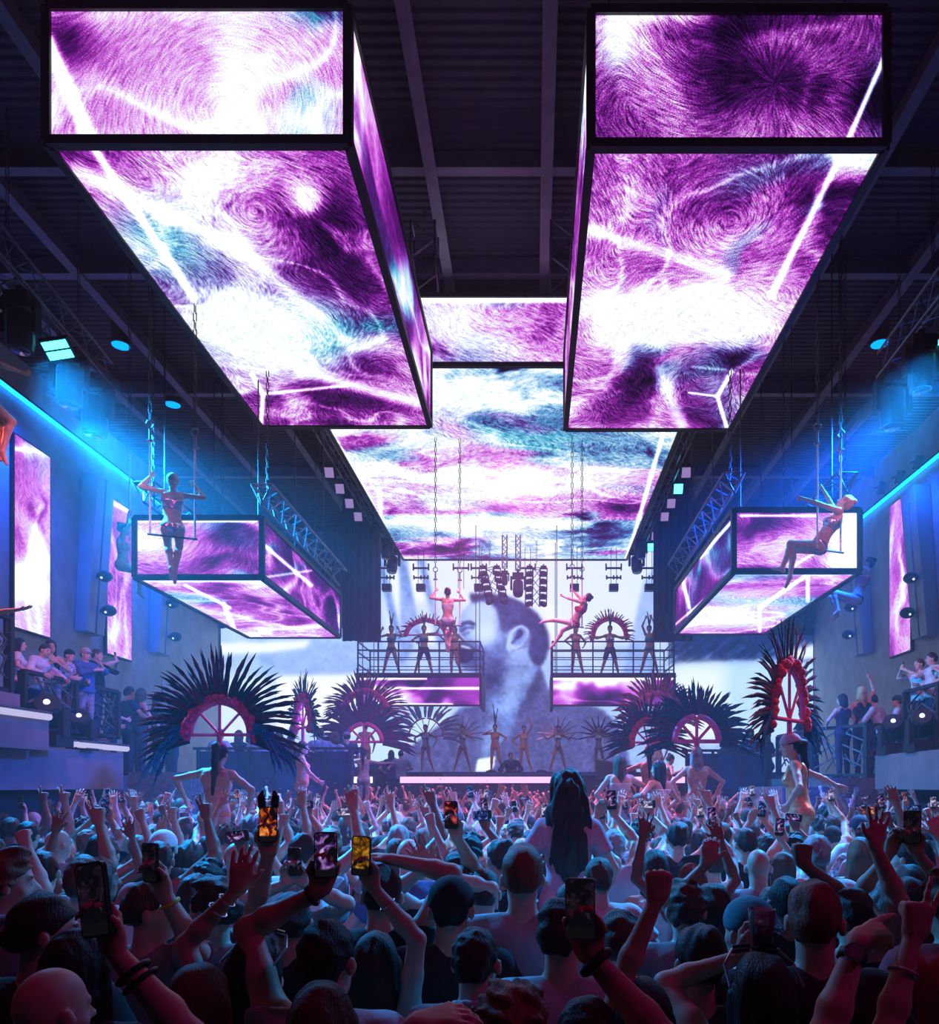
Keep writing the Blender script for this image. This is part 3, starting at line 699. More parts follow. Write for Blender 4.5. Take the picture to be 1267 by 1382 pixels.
# trusses along both edges of the led ceiling screen, square lamps hung outside, a round head at the stage end
for s, xe, side in ((-1, BC[0], 'left'), (1, BC[1], 'right')):
    a = Vector((xe + s * .32, 15.4, BC[4] + .35)); b = Vector((xe + s * .32, 27.6, BC[4] + .2))
    truss('long dark truss along the %s edge of the led ceiling screen' % side, a, b, .3, hang=(.1, .9), step=.4)
    words_ = ['nearest', 'second', 'third', 'fourth', 'fifth', 'sixth']
    for i, Y in enumerate((20.1, 21.2, 22.3, 23.4, 25.2, 26.4)):
        glow = soft_l if not (s > 0 and i in (1, 5)) else cyan_l
        flood('%s square flood lamp along the %s edge of the led ceiling screen' % (words_[i], side), (xe + s * .62, Y, BC[4] - .02), (s * .25, -1, -.5), .15, .15, glow, twin=False, hook=(xe + s * .40, Y, BC[4] + .16 - .15 * (Y - 15.4) / 12.2))
    for i, Y in enumerate((25.9, 27.0)):
        moving_head('round moving head at the stage end of the %s edge truss, %s' % (side, ('higher one', 'lower one')[i]), (xe + s * .25, Y, BC[4] + .1), (0, -.4, -1), 1.2 + .3 * i)
# trusses on the side boxes
for (x, ya, yb, z, lab) in ((SL[1] + .02, 12.4, 17.4, 7.02, 'triangular truss on top of the left side box, along its inner edge'), (SL[0] + .25, 12.3, 17.3, 7.02, 'triangular truss on top of the left side box, along its outer edge'),
                       (SR[0] - .02, 12.0, 17.0, 7.05, 'triangular truss on top of the right side box, along its inner edge'), (SR[1] - .25, 12.0, 17.0, 7.05, 'triangular truss on top of the right side box, along its outer edge')):
    truss(lab, (x, ya, z), (x, yb, z), .34, True, (.06, .62))
# short truss ends seen between the big boxes
for (x, y, Y, lab) in ((573, 345, 13.2, 'short vertical truss piece hanging beside the left big box'), (759, 345, 13.2, 'short vertical truss piece hanging beside the right big box')):
    p = P(x, y, Y)
    truss(lab, p + Vector((0, 0, .47)), p - Vector((0, 0, .5)), .42, False, (0,), step=.3)
# lamps hanging under the stage end of the ceiling screen: two ladders of heads, two in the middle, small fixture bars
zt = BC[4] - .1
for (xa, ya, xb, yb, lab) in ((660, 764, 672, 812, 'left ladder of dark lamps hanging over the giant face'), (724, 764, 723, 815, 'right ladder of dark lamps hanging over the giant face')):
    a, b = P(xa, ya, 25.4), P(xb, yb, 25.4)
    truss(lab.replace('ladder of dark lamps', 'vertical lamp truss'), a + Vector((0, .3, 0)), b + Vector((0, .3, 0)), .26, hang=(0,), top=BC[4] - .03, step=.26)
    for i in range(5):
        q = a.lerp(b, .08 + i * .2)
        for s in (-1, 1):
            moving_head('%s lamp down the %s side of the %s vertical lamp truss over the giant face' % (['first', 'second', 'third', 'fourth', 'lowest'][i], ('left', 'right')[s > 0], lab.split()[0]), q + Vector((s * .24, 0, .1)), (s * .5, -1, -.4), .72)
for (x, y, sc, lab) in ((681, 765, .8, 'small moving head hanging just right of the left vertical lamp truss'), (699, 768, 1.35, 'large moving head hanging alone between the two vertical lamp trusses')):
    p = P(x, y + 6, 25.2); moving_head(lab, p, (0, -.5, -1), sc)
    truss(lab.replace('moving head', 'dropper truss').replace('hanging', 'carrying a lamp'), p + Vector((0, 0, .12)), (p.x, p.y, zt + .1), .16, step=.2)
ords = ['first', 'second', 'third', 'fourth', 'fifth', 'sixth', 'seventh', 'eighth']
for i, x in enumerate((522, 568, 622, 646, 712, 775, 828, 876)):
    p = P(x, 766, 26.4); small = x in (622, 712)
    t = thing('lamp_bar', '%s small lamp bar from the left below the stage end of the ceiling screen' % ords[i], 'stage light', p, 'lamp bars over the stage')
    f = MB().bar(p + Vector((-.28, 0, -.02)), p + Vector((.28, 0, -.02)), .06)
    for s in (-.27, .27): f.bar(p + Vector((s, 0, .14)), p + Vector((s, 0, -.1)), .05)
    if not small:
        f.bar(p + Vector((-.26, 0, -.36)), p + Vector((.26, 0, -.36)), .05)
        for s in (-.25, 0, .12, .25): f.bar(p + Vector((s, 0, -.28)), p + Vector((s, 0, -.42)), .05)
    part('bar', f, FRAME, t)
    zw = top_at(p.x, p.y, CEIL) - p.z
    for s in (-.1, .1): part('wire', MB().tube([p + Vector((s, 0, zw)), p + Vector((s, 0, -.75))], .01, 4), CABLE, t)
    if not small: part('lamp_head', MB().box(p.x - .16, p.x + .16, p.y - .12, p.y + .12, p.z - .84, p.z - .60), FRAME, t)
# leaning wall columns with dome lamps on the side walls
pil_m = mat('pale_column_paint', (.38, .40, .46), .6, 0, .04, 2)
def column(label, wx, s, pxm, y_top, y_bot, lean, lamps):
    Y = wx * FOC / (pxm - VX); z0 = P(0, y_bot, Y).z; z1 = P(0, y_top, Y).z
    t = thing('wall_column', label, 'wall column', (wx, Y, z0))
    xi = wx + s * .02
    b = MB()
    for k in (0, 1):
        ya, yb = Y - .42 + k * .45, Y - .05 + k * .45
        b.hexa([(xi, ya, z0), (xi + s * .35, ya, z0), (xi + s * .35, yb, z0), (xi, yb, z0), (xi, ya + lean, z1), (xi + s * .45, ya + lean, z1), (xi + s * .45, yb + lean, z1), (xi, yb + lean, z1)])
    part('shaft', b, pil_m, t)
    part('groove', MB().hexa([(xi, Y - .05, z0), (xi + s * .3, Y - .05, z0), (xi + s * .3, Y + .03, z0), (xi, Y + .03, z0), (xi, Y - .05 + lean, z1), (xi + s * .4, Y - .05 + lean, z1), (xi + s * .4, Y + .03 + lean, z1), (xi, Y + .03 + lean, z1)]), black_m, t)
    for i, (lx, ly) in enumerate(lamps):
        p = Vector((wx + s * .62, Y + .2 * i, P(0, ly, Y).z))
        l = thing('dome_lamp', '%s black dome lamp on the %s' % (('upper', 'lower')[i], label), 'wall light', p)
        part('arm', MB().bar((wx + s * .36, p.y, p.z), (p.x, p.y, p.z), .06), black_m, l)
        dm = part('dome', MB().ball(p, .20, 12, (1, 1, .8)), black_m, l, True)
        part('lens', MB().ball(p + Vector((0, -.17, -.08)), .035, 8), lens_e(lin(.8, .85, 1), 1.5), dm, True, l.location)
column('pale leaning column between the two left wall banners', WLX, 1, 112, 640, 855, .35, ((110, 778), (108, 822)))
column('pale leaning column right of the second left wall banner', WLX, 1, 208, 700, 883, .3, ((210, 815), (206, 858)))
column('pale leaning column left of the right wall banner', WRX, -1, 1172, 760, 884, .4, ((1172, 820), (1172, 855)))
column('tall pale leaning column right of the right wall banner', WRX, -1, 1258, 652, 860, .5, ((1262, 780), (1262, 825)))
for i, (x, y) in enumerate(((1215, 640), (1240, 620), (1190, 655))):
    Y = WRX * FOC / (x - VX) - .3; p = P(x, y, Y)
    t = thing('wall_bracket_lamp', '%s small bracket lamp under the right blue strip light' % ['middle', 'nearest', 'farthest'][i], 'wall light', p)
    part('bracket', MB().bar((p.x, p.y, p.z), (WRX, p.y, p.z + .05), .05).bar(p, p + Vector((0, .5, .1)), .05), STEEL, t)
    part('head', MB().tube([p + Vector((0, -.05, .1)), p + Vector((0, .1, -.25))], [.10, .13], 10), black_m, t)

# ------------------------------------------------------------------ balconies
bar_e = emit_mat('white_fascia_tube', lin(.80, .78, .95), .9)
def fence_panel(t, a, b, h, seed, rail=True):
    """dark railing panel: handrail, posts and a lattice of slanted bars between"""
    a, b = Vector(a), Vector(b); d = b - a; L = d.length; d.normalize(); r = random.Random(seed)
    f = MB(); n = max(1, round(L / 1.15))
    f.bar(a + Vector((0, 0, h)), b + Vector((0, 0, h)), .09, .06).bar(a + Vector((0, 0, .05)), b + Vector((0, 0, .05)), .06)
    for i in range(n + 1):
        q = a.lerp(b, i / n); f.bar(q, q + Vector((0, 0, h)), .12, .08, d)
    part('rail', f, black_m, t)
    g = MB()
    for i in range(n):
        c0 = a.lerp(b, (i + .5) / n); w = L / n / 2 - .05
        for k in range(9):
            o = r.uniform(-w, w); zz = r.uniform(.1, h - .1); sg = r.choice((-1, 1)); ln = r.uniform(.25, .6)
            z1 = min(max(zz + ln, .08), h - .05); o1 = min(max(o + sg * (z1 - zz) * .8, -w), w)
            g.bar(c0 + d * o + Vector((0, 0, zz)), c0 + d * o1 + Vector((0, 0, z1)), .022)
        for k in range(3):
            f_ = .2 + .25 * k
            g.bar(c0 - d * w + Vector((0, 0, h * f_)), c0 + Vector((0, 0, h * (f_ + .25))), .025).bar(c0 + d * w + Vector((0, 0, h * f_)), c0 + Vector((0, 0, h * (f_ + .25))), .025)
    part('lattice', g, STEEL, t)
def tube_bar(label, a, b, m=None):
    a, b = Vector(a), Vector(b); t = thing('fascia_tube_light', label, 'light', (a + b) / 2)
    part('holder', MB().bar(a + Vector((0, 0, .06)), b + Vector((0, 0, .06)), .10, .04), STEEL, t)
    part('tube', MB().tube([a, b], .055, 8), m or bar_e, t)
# left balcony, two steps
BXL = -8.0
ZB1, ZB2 = 3.05, 3.55
struct('balcony_floor', MB().box(WLX, BXL, 7.0, 14.45, 2.08, 2.78).box(WLX, BXL - .25, 7.0, 14.45, 2.78, ZB1).box(WLX, BXL + .35, 7.0, 11.7, 2.7, 3.2).box(WLX, BXL + .1, 7.0, 11.4, 3.2, ZB2), conc_m)
struct('balcony_skirt', MB().box(WLX, BXL - .3, 7.0, 14.3, 0, 2.08), black_m)
t = thing('balcony_railing', 'dark lattice railing of the left balcony in front of the cap wearer', 'railing', (BXL - .1, 13, ZB1))
fence_panel(t, (BXL - .1, 11.75, ZB1), (BXL - .1, 14.4, ZB1), .92, 3); fence_panel(t, (BXL - .15, 14.4, ZB1), (BXL - 2.6, 14.4, ZB1), .92, 4)
t = thing('balcony_railing', 'dark lattice railing at the far left edge of the frame', 'railing', (BXL, 9, ZB2))
fence_panel(t, (BXL, 7.2, ZB2), (BXL, 11.3, ZB2), 1.15, 5)
tube_bar('pale tube light on the left balcony step at the frame edge', (BXL + .42, 9.0, 3.22), (BXL + .42, 11.6, 3.22))
tube_bar('pale tube light, first along the left balcony front', (BXL + .10, 11.95, 2.86), (BXL + .10, 12.75, 2.86))
tube_bar('pale tube light, second along the left balcony front', (BXL + .10, 12.85, 2.86), (BXL + .10, 13.5, 2.86))
tube_bar('dim tube light at the far end of the left balcony front', (BXL + .10, 13.6, 2.86), (BXL + .10, 14.4, 2.86))
def floor_head(label, p, sc=1.2):
    """moving head standing on its base, tilted up"""
    p = Vector(p); t = thing('moving_head_light', label, 'stage light', p)
    part('base', MB().box(p.x - .17 * sc, p.x + .17 * sc, p.y - .15 * sc, p.y + .15 * sc, p.z, p.z + .12 * sc), black_m, t)
    yk = MB(); c = p + Vector((0, 0, .36 * sc))
    for s in (-1, 1): yk.box(p.x + s * .16 * sc - .03 * sc, p.x + s * .16 * sc + .03 * sc, p.y - .06 * sc, p.y + .06 * sc, p.z + .1 * sc, c.z + .06 * sc)
    yk.box(p.x - .16 * sc, p.x + .16 * sc, p.y - .05 * sc, p.y + .05 * sc, p.z + .11 * sc, p.z + .16 * sc)
    part('yoke', yk, black_m, t); d = Vector((.35 * (1 if p.x < 0 else -1), -.75, .5)).normalized()
    hd_ = part('head', MB().tube([c - d * .18 * sc, c - d * .1 * sc, c + d * .16 * sc, c + d * .2 * sc], [.09 * sc, .14 * sc, .14 * sc, .12 * sc], 12), black_m, t)
    part('lens', MB().tube([c + d * .198 * sc, c + d * .215 * sc], [.035 * sc, .03 * sc], 10), lens_e(lin(.85, .9, 1), 1.6), hd_, True, t.location)
floor_head('black moving head lamp standing on the left balcony step beside the woman with dark hair', (BXL + .16, 12.0, 2.78), 1.5)
floor_head('black moving head lamp standing on the left balcony ledge below the railing', (BXL - .1, 13.25, 2.78), 1.3)
# lower terrace beyond the left balcony, with timber steps
TZL = 2.35
struct('terrace_floor', MB().box(WLX, -8.15, 14.5, 21.5, 0, TZL), step_m)
struct('terrace_step', MB().box(-8.15, -6.9, 14.9, 17.0, 0, 2.42).box(-6.9, -6.2, 15.3, 17.0, 0, 2.0), step_m)
struct('vip_floor', MB().box(-8.15, -3.9, 17.3, 21.55, 0, 1.62), black_m)
t = thing('vip_railing', 'dark railing across the left guest area behind the big dark feather headdress', 'railing', (-6, 17.5, 1.62))
f = MB()
for i in range(7): f.bar((-7.9 + i * .6, 17.45, 1.62), (-7.9 + i * .6, 17.45, 3.0), .06)
f.bar((-8.0, 17.45, 3.02), (-4.0, 17.45, 3.02), .10, .06).bar((-8.0, 17.45, 1.75), (-4.0, 17.45, 1.75), .06)
part('frame', f, black_m, t)
part('glass_panel', MB().box(-7.9, -4.3, 17.43, 17.46, 1.8, 2.95), mat('smoked_panel', (.02, .03, .06), .15, 0, .3, 4), t)
# right balcony
BXR = 6.6
ZR1, ZR2 = 2.75, 2.95
struct('balcony_floor_right', MB().box(BXR - .15, WRX, 9.0, 14.0, 2.08, 2.72).box(BXR + .28, WRX, 9.0, 13.95, 2.72, ZR2), conc_m)
struct('balcony_skirt_right', MB().box(BXR + .4, WRX, 9.0, 13.9, 0, 2.08), black_m)
t = thing('balcony_railing', 'dark lattice railing of the right balcony at the frame edge', 'railing', (BXR + .5, 12, ZR2))
fence_panel(t, (BXR + .36, 9.2, ZR2), (BXR + .36, 13.85, ZR2), .95, 8)
tube_bar('dim tube light along the right balcony front', (BXR + .08, 11.5, 2.66), (BXR + .08, 13.95, 2.66), emit_mat('dim_tube', lin(.5, .52, .75), .5))
floor_head('black moving head lamp on the right balcony front, left one', (BXR + .02, 13.65, 2.72), 1.3)
floor_head('black moving head lamp on the right balcony front, at the frame edge', (BXR + .02, 12.65, 2.72), 1.3)
struct('terrace_floor_right', MB().box(5.6, WRX, 14.05, 21.5, 0, 2.30).box(4.7, 5.6, 14.0, 17.0, 0, 2.12).box(4.2, 4.7, 14.0, 17.0, 0, 1.8), step_m)
t = thing('terrace_railing', 'dark railing with reflective panels in front of the right terrace guests', 'railing', (6.4, 14.6, 2.3))
fence_panel(t, (5.75, 15.3, 2.30), (6.35, 14.12, 2.30), 1.0, 11); fence_panel(t, (6.35, 14.12, 2.30), (7.0, 14.12, 2.30), 1.0, 12); fence_panel(t, (5.75, 15.3, 2.30), (5.75, 17.4, 2.30), 1.0, 13)
struct('vip_floor_right', MB().box(3.4, 5.55, 17.3, 21.55, 0, 1.62), black_m)
t = thing('vip_railing', 'dark railing across the right guest area behind the gold bodysuit dancer', 'railing', (4.6, 17.5, 1.62))
f = MB()
for i in range(4): f.bar((3.6 + i * .62, 17.45, 1.62), (3.6 + i * .62, 17.45, 2.95), .06)
f.bar((3.5, 17.45, 2.97), (5.5, 17.45, 2.97), .10, .06).bar((3.5, 17.45, 1.75), (5.5, 17.45, 1.75), .06)
part('frame', f, black_m, t)
part('glass_panel', MB().box(3.62, 5.44, 17.43, 17.46, 1.8, 2.9), mat('smoked_panel', (.02, .03, .06), .15, 0, .3, 4), t)

# ------------------------------------------------------------------ spot lamps of the trusses and added ones
def spot(name, p, target, col, power, ang=60, blend=.5, size=.15):
    l = bpy.data.lights.new(name, 'SPOT'); l.energy = power; l.color = col; l.spot_size = math.radians(ang); l.spot_blend = blend; l.shadow_soft_size = size
    o = bpy.data.objects.new(name, l); COL.objects.link(o); o.location = p
    o.rotation_euler = (Vector(target) - Vector(p)).to_track_quat('-Z', 'Y').to_euler(); return o
# ------------------------------------------------------------------ figures: distance fields of tapered limbs, meshed as one surface
def smin(a, b, k):
    h = np.maximum(k - np.abs(a - b), 0) / k
    return np.minimum(a, b) - h * h * k * .25
class Field:
    def __init__(s): s.pr = []; s.cuts = []; s.wob = None; s.coarse = None
    def rc(s, a, b, ra, rb, k=.03, flat=False):
        s.pr.append(('rc', np.array(a, float), np.array(b, float), ra, rb, k, flat)); return s
    def el(s, c, r, R=None, k=.03, sub=False):
        s.pr.append(('el', np.array(c, float), np.array(r, float), np.eye(3) if R is None else np.array(R), k, sub)); return s
    def cut(s, p, n): s.cuts.append((np.array(p, float), np.array(n, float) / np.linalg.norm(n))); return s
    def cut_now(s, p, n): s.pr.append(('cut', np.array(p, float), np.array(n, float) / np.linalg.norm(n))); return s
    def mesh(s, name, h):
        lo = np.array([9e9] * 3); hi = -lo; bx = []
        for q in s.pr:
            if q[0] == 'cut':
                bx.append(None); continue
            if q[0] == 'rc':
                r = max(q[3], q[4]); l = np.minimum(q[1], q[2]) - r; u = np.maximum(q[1], q[2]) + r; k = q[5]
            else:
                e = np.sqrt(((q[3] * q[2]) ** 2).sum(1)); l = q[1] - e; u = q[1] + e; k = q[4]
            m = k * .6 + 2.2 * h
            bx.append((l - m, u + m))
            if not (q[0] == 'el' and q[5]): lo = np.minimum(lo, l); hi = np.maximum(hi, u)
        lo = lo - 3 * h; hi = hi + 3 * h
        N = np.ceil((hi - lo) / h).astype(int) + 1
        ax = [(lo[i] + h * np.arange(N[i])).astype(np.float32) for i in range(3)]
        if s.coarse is not None and hi[2] > s.coarse > lo[2] + 6 * h:          # longer cells below this height
            zs = [lo[2]]
            while zs[-1] < hi[2]: zs.append(zs[-1] + (h if zs[-1] > s.coarse else 2.4 * h))
            ax[2] = np.array(zs + [zs[-1] + h], np.float32)
        N = np.array([len(a) for a in ax])
        F = np.full(N, .25, np.float32)
        for q, lu in zip(s.pr, bx):
            if lu is None:
                p, n = q[1:]
                F = np.maximum(F, (ax[0][:, None, None] - p[0]) * n[0] + (ax[1][None, :, None] - p[1]) * n[1] + (ax[2][None, None, :] - p[2]) * n[2]).astype(np.float32); continue
            l, u = lu
            i0 = np.array([max(np.searchsorted(ax[i], l[i]) - 1, 0) for i in range(3)]); i1 = np.array([min(np.searchsorted(ax[i], u[i]) + 1, N[i]) for i in range(3)])
            if (i1 <= i0).any(): continue
            sl = tuple(slice(a, b) for a, b in zip(i0, i1))
            X = ax[0][sl[0]][:, None, None]; Y = ax[1][sl[1]][None, :, None]; Z = ax[2][sl[2]][None, None, :]
            if q[0] == 'rc':
                a, b, ra, rb, k, flat = q[1:]; d = b - a; L2 = max((d * d).sum(), 1e-9)
                t = np.clip(((X - a[0]) * d[0] + (Y - a[1]) * d[1] + (Z - a[2]) * d[2]) / L2, 0, 1)
                D = np.sqrt((X - a[0] - t * d[0]) ** 2 + (Y - a[1] - t * d[1]) ** 2 + (Z - a[2] - t * d[2]) ** 2) - (ra + t * (rb - ra))
                if flat:
                    L = math.sqrt(L2); D = np.maximum(D, ((X - b[0]) * d[0] + (Y - b[1]) * d[1] + (Z - b[2]) * d[2]) / L)
            else:
                c, r, R, k, sub = q[1:]
                x, y, z = X - c[0], Y - c[1], Z - c[2]
                p0 = (R[0, 0] * x + R[1, 0] * y + R[2, 0] * z) / r[0]; p1 = (R[0, 1] * x + R[1, 1] * y + R[2, 1] * z) / r[1]; p2 = (R[0, 2] * x + R[1, 2] * y + R[2, 2] * z) / r[2]
                k0 = np.sqrt(p0 ** 2 + p1 ** 2 + p2 ** 2); k1 = np.sqrt((p0 / r[0]) ** 2 + (p1 / r[1]) ** 2 + (p2 / r[2]) ** 2) + 1e-6
                D = k0 * (k0 - 1) / k1
                if sub:
                    F[sl] = np.maximum(F[sl], -D); continue
            F[sl] = smin(F[sl], D.astype(np.float32), k)
        X = ax[0][:, None, None]; Y = ax[1][None, :, None]; Z = ax[2][None, None, :]
        if s.wob: F = F + s.wob(X, Y, Z).astype(np.float32)
        for p, n in s.cuts:
            F = np.maximum(F, (X - p[0]) * n[0] + (Y - p[1]) * n[1] + (Z - p[2]) * n[2]).astype(np.float32)
        F[0] = F[-1] = .2; F[:, 0] = F[:, -1] = .2; F[:, :, 0] = F[:, :, -1] = .2
        return surf_net(name, F, ax)
EC = [(0, 1), (2, 3), (4, 5), (6, 7), (0, 2), (1, 3), (4, 6), (5, 7), (0, 4), (1, 5), (2, 6), (3, 7)]
def surf_net(name, F, ax):
    I = F < 0
    s = np.zeros([n - 1 for n in F.shape], np.int8); corners = []
    for dx in (0, 1):
        for dy in (0, 1):
            for dz in (0, 1):
                s += I[dx:F.shape[0] - 1 + dx, dy:F.shape[1] - 1 + dy, dz:F.shape[2] - 1 + dz]
    act = np.argwhere((s > 0) & (s < 8))
    f = []; off = []
    for dx in (0, 1):
        for dy in (0, 1):
            for dz in (0, 1):
                f.append(F[act[:, 0] + dx, act[:, 1] + dy, act[:, 2] + dz]); off.append((dx, dy, dz))
    V = np.zeros((len(act), 3)); C = np.zeros(len(act))
    for a, b in EC:
        fa, fb = f[a], f[b]; m = (fa < 0) != (fb < 0)
        t = np.where(m, fa / np.where(m, fa - fb, 1), 0)
        oa, ob = np.array(off[a], float), np.array(off[b], float)
        V += m[:, None] * (oa + t[:, None] * (ob - oa)); C += m
    V = V / C[:, None] + act
    V = np.stack([np.interp(V[:, i], np.arange(len(ax[i])), ax[i]) for i in range(3)], 1)
    idx = np.full(s.shape, -1, np.int64); idx[tuple(act.T)] = np.arange(len(act))
    quads = []
    for axn in range(3):
        sh = [slice(1, -1)] * 3; sh[axn] = slice(0, -1); sh2 = list(sh); sh2[axn] = slice(1, None)
        A, B = I[tuple(sh)], I[tuple(sh2)]
        e = np.argwhere(A != B)
        o = np.ones(3, int); o[axn] = 0; e = e + o
        u = np.zeros(3, int); u[(axn + 1) % 3] = 1; v = np.zeros(3, int); v[(axn + 2) % 3] = 1
        g = lambda q: idx[q[:, 0], q[:, 1], q[:, 2]]
        q = np.stack([g(e - u - v), g(e - v), g(e), g(e - u)], 1)
        ins = I[tuple(e.T)]
        q[~ins] = q[~ins][:, ::-1]
        quads.append(q)
    Q = np.concatenate(quads); Q = Q[(Q >= 0).all(1)]
    me = bpy.data.meshes.new(name)
    me.vertices.add(len(V)); me.vertices.foreach_set('co', V.reshape(-1).astype(np.float32))
    n = len(Q); me.loops.add(n * 4); me.loops.foreach_set('vertex_index', Q.reshape(-1).astype(np.int32))
    me.polygons.add(n); me.polygons.foreach_set('loop_start', np.arange(0, 4 * n, 4, dtype=np.int32))
    me.update(calc_edges=True); me.shade_smooth()
    return me

def V3(*a): return Vector(a)
def eul(x, y, z): return Euler((math.radians(x), math.radians(y), math.radians(z)), 'XYZ').to_matrix()
def ik(S, W, l1, l2, hint):
    d = W - S; L = d.length; mx = (l1 + l2) * .995
    if L > mx: W = S + d * (mx / L); d = W - S; L = mx
    a = (l1 * l1 - l2 * l2 + L * L) / (2 * L); hgt = math.sqrt(max(l1 * l1 - a * a, 0))
    n = d / L; hv = Vector(hint); hv = hv - n * hv.dot(n); hv = hv.normalized() if hv.length > 1e-5 else n.orthogonal().normalized()
    return S + n * a + hv * hgt, W

CURL = {'open': ((6, 8, 6),) * 4, 'relaxed': ((22, 30, 18),) * 4, 'wide': ((2, 6, 4),) * 4, 'fist': ((82, 95, 60),) * 4, 'grip': ((28, 50, 34), (30, 52, 34), (32, 52, 34), (34, 50, 30)),
        'point': ((4, 6, 4), (80, 95, 60), (82, 95, 60), (82, 95, 60)), 'peace': ((4, 4, 4), (4, 4, 4), (82, 95, 60), (82, 95, 60)), 'bar': ((60, 80, 50),) * 4}
def hand(B, W, f, n, side, kind, sc=1.0):
    """palm, four jointed fingers and a thumb; f finger direction, n the way the palm faces, side +1 right hand"""
    f = f.normalized(); n = (n - f * n.dot(f)).normalized(); t = f.cross(n) * side
    kn = []
    for i in range(4):
        o = t * (.034 - .0225 * i) * sc
        K = W + f * (.086 - .005 * abs(i - 1.2)) * sc + o
        B.rc(W + f * .012 + o * .55, K, .0165 * sc, .0125 * sc, .016)
        kn.append(K)
    sp = {'wide': 11, 'open': 6, 'peace': 10}.get(kind, 1)
    lens = (.072, .080, .074, .058)
    for i in range(4):
        a = 0; p = kn[i]; c = CURL[kind][i]
        sd = t * math.tan(math.radians(sp * (1.4 - i)))
        for j, fr in enumerate((.42, .32, .26)):
            a += math.radians(c[j]); d = (f * math.cos(a) + n * math.sin(a) + sd * max(math.cos(a), .1)).normalized()
            q = p + d * lens[i] * fr * sc * 1.12; r0 = (.0102, .0094, .0086)[j] * sc
            B.rc(p, q, r0, r0 * .9, .006); p = q
    b = W + f * .028 * sc + t * .026 * sc
    d0 = {'fist': t * .35 + f * .75 + n * .55, 'grip': t * .55 + f * .75 + n * .45, 'bar': t * .3 + f * .6 + n * .8, 'point': t * .3 + f * .7 + n * .6, 'peace': t * .2 + f * .7 + n * .7}.get(kind, t * .85 + f * .62 + n * .12).normalized()
    d1 = {'fist': -t * .7 + f * .3 + n * .5, 'point': -t * .7 + f * .3 + n * .5, 'peace': -t * .8 + f * .2 + n * .3, 'grip': f * .9 + n * .5 - t * .15, 'bar': -t * .2 + n * .9}.get(kind, t * .45 + f * .85).normalized()
    B.rc(W + t * .012 * sc, b, .017 * sc, .0155 * sc, .014); B.rc(b, b + d0 * .042 * sc, .0145 * sc, .0115 * sc, .008); B.rc(b + d0 * .042 * sc, b + (d0 * .042 + d1 * .034) * sc, .0112 * sc, .009 * sc, .005)

def sines(seed, freq, amp, n=4, zs=1.0):
    r = np.random.RandomState(seed); K = r.randn(n, 3) * freq; K[:, 2] *= zs; ph = r.rand(n) * 6.28
    def w(X, Y, Z):
        o = 0
        for k, p in zip(K, ph): o = o + np.sin(X * k[0] + Y * k[1] + Z * k[2] + p)
        return o * (amp / math.sqrt(n))
    return w

def head_prims(B, C, R, sex, ears=True):
    T = lambda *p: C + R @ Vector(p); Rn = np.array(R)
    s = 1.0 if sex == 'm' else .95
    B.el(T(0, -.006, .012), (.074 * s, .093 * s, .094 * s), Rn, .02)
    B.el(T(0, .030, -.055), (.058 * s, .062 * s, .066 * s), Rn, .035)            # face
    B.rc(T(-.028, .035, -.100), T(.028, .035, -.100), .026, .026, .03)          # jaw
    B.el(T(0, .068, -.112), (.022, .02, .018), Rn, .02)                         # chin
    B.rc(T(0, .086, -.012), T(0, .110, -.048), .009, .0135, .012)               # nose
    B.rc(T(-.014, .098, -.053), T(.014, .098, -.053), .008, .008, .008)
    B.rc(T(-.036, .078, .004), T(.036, .078, .004), .012, .012, .012)           # brow
    B.el(T(-.034, .099, -.019), (.017, .014, .011), Rn, .0, True); B.el(T(.034, .099, -.019), (.017, .014, .011), Rn, .0, True)
    B.el(T(-.033, .074, -.020), (.0135, .0135, .0125), Rn, .003); B.el(T(.033, .074, -.020), (.0135, .0135, .0125), Rn, .003)
    B.rc(T(-.018, .084, -.081), T(.018, .084, -.081), .0075, .0075, .008)       # lips
    B.rc(T(-.014, .083, -.090), T(.014, .083, -.090), .007, .007, .006)
    B.el(T(-.042, .052, -.050), (.022, .022, .02), Rn, .02); B.el(T(.042, .052, -.050), (.022, .022, .02), Rn, .02)
    if ears:
        for sg in (-1, 1):
            B.el(T(sg * .083 * s, -.004, -.028), (.011, .020, .033), Rn @ np.array(eul(0, 0, -sg * 22)), .008)
    return T
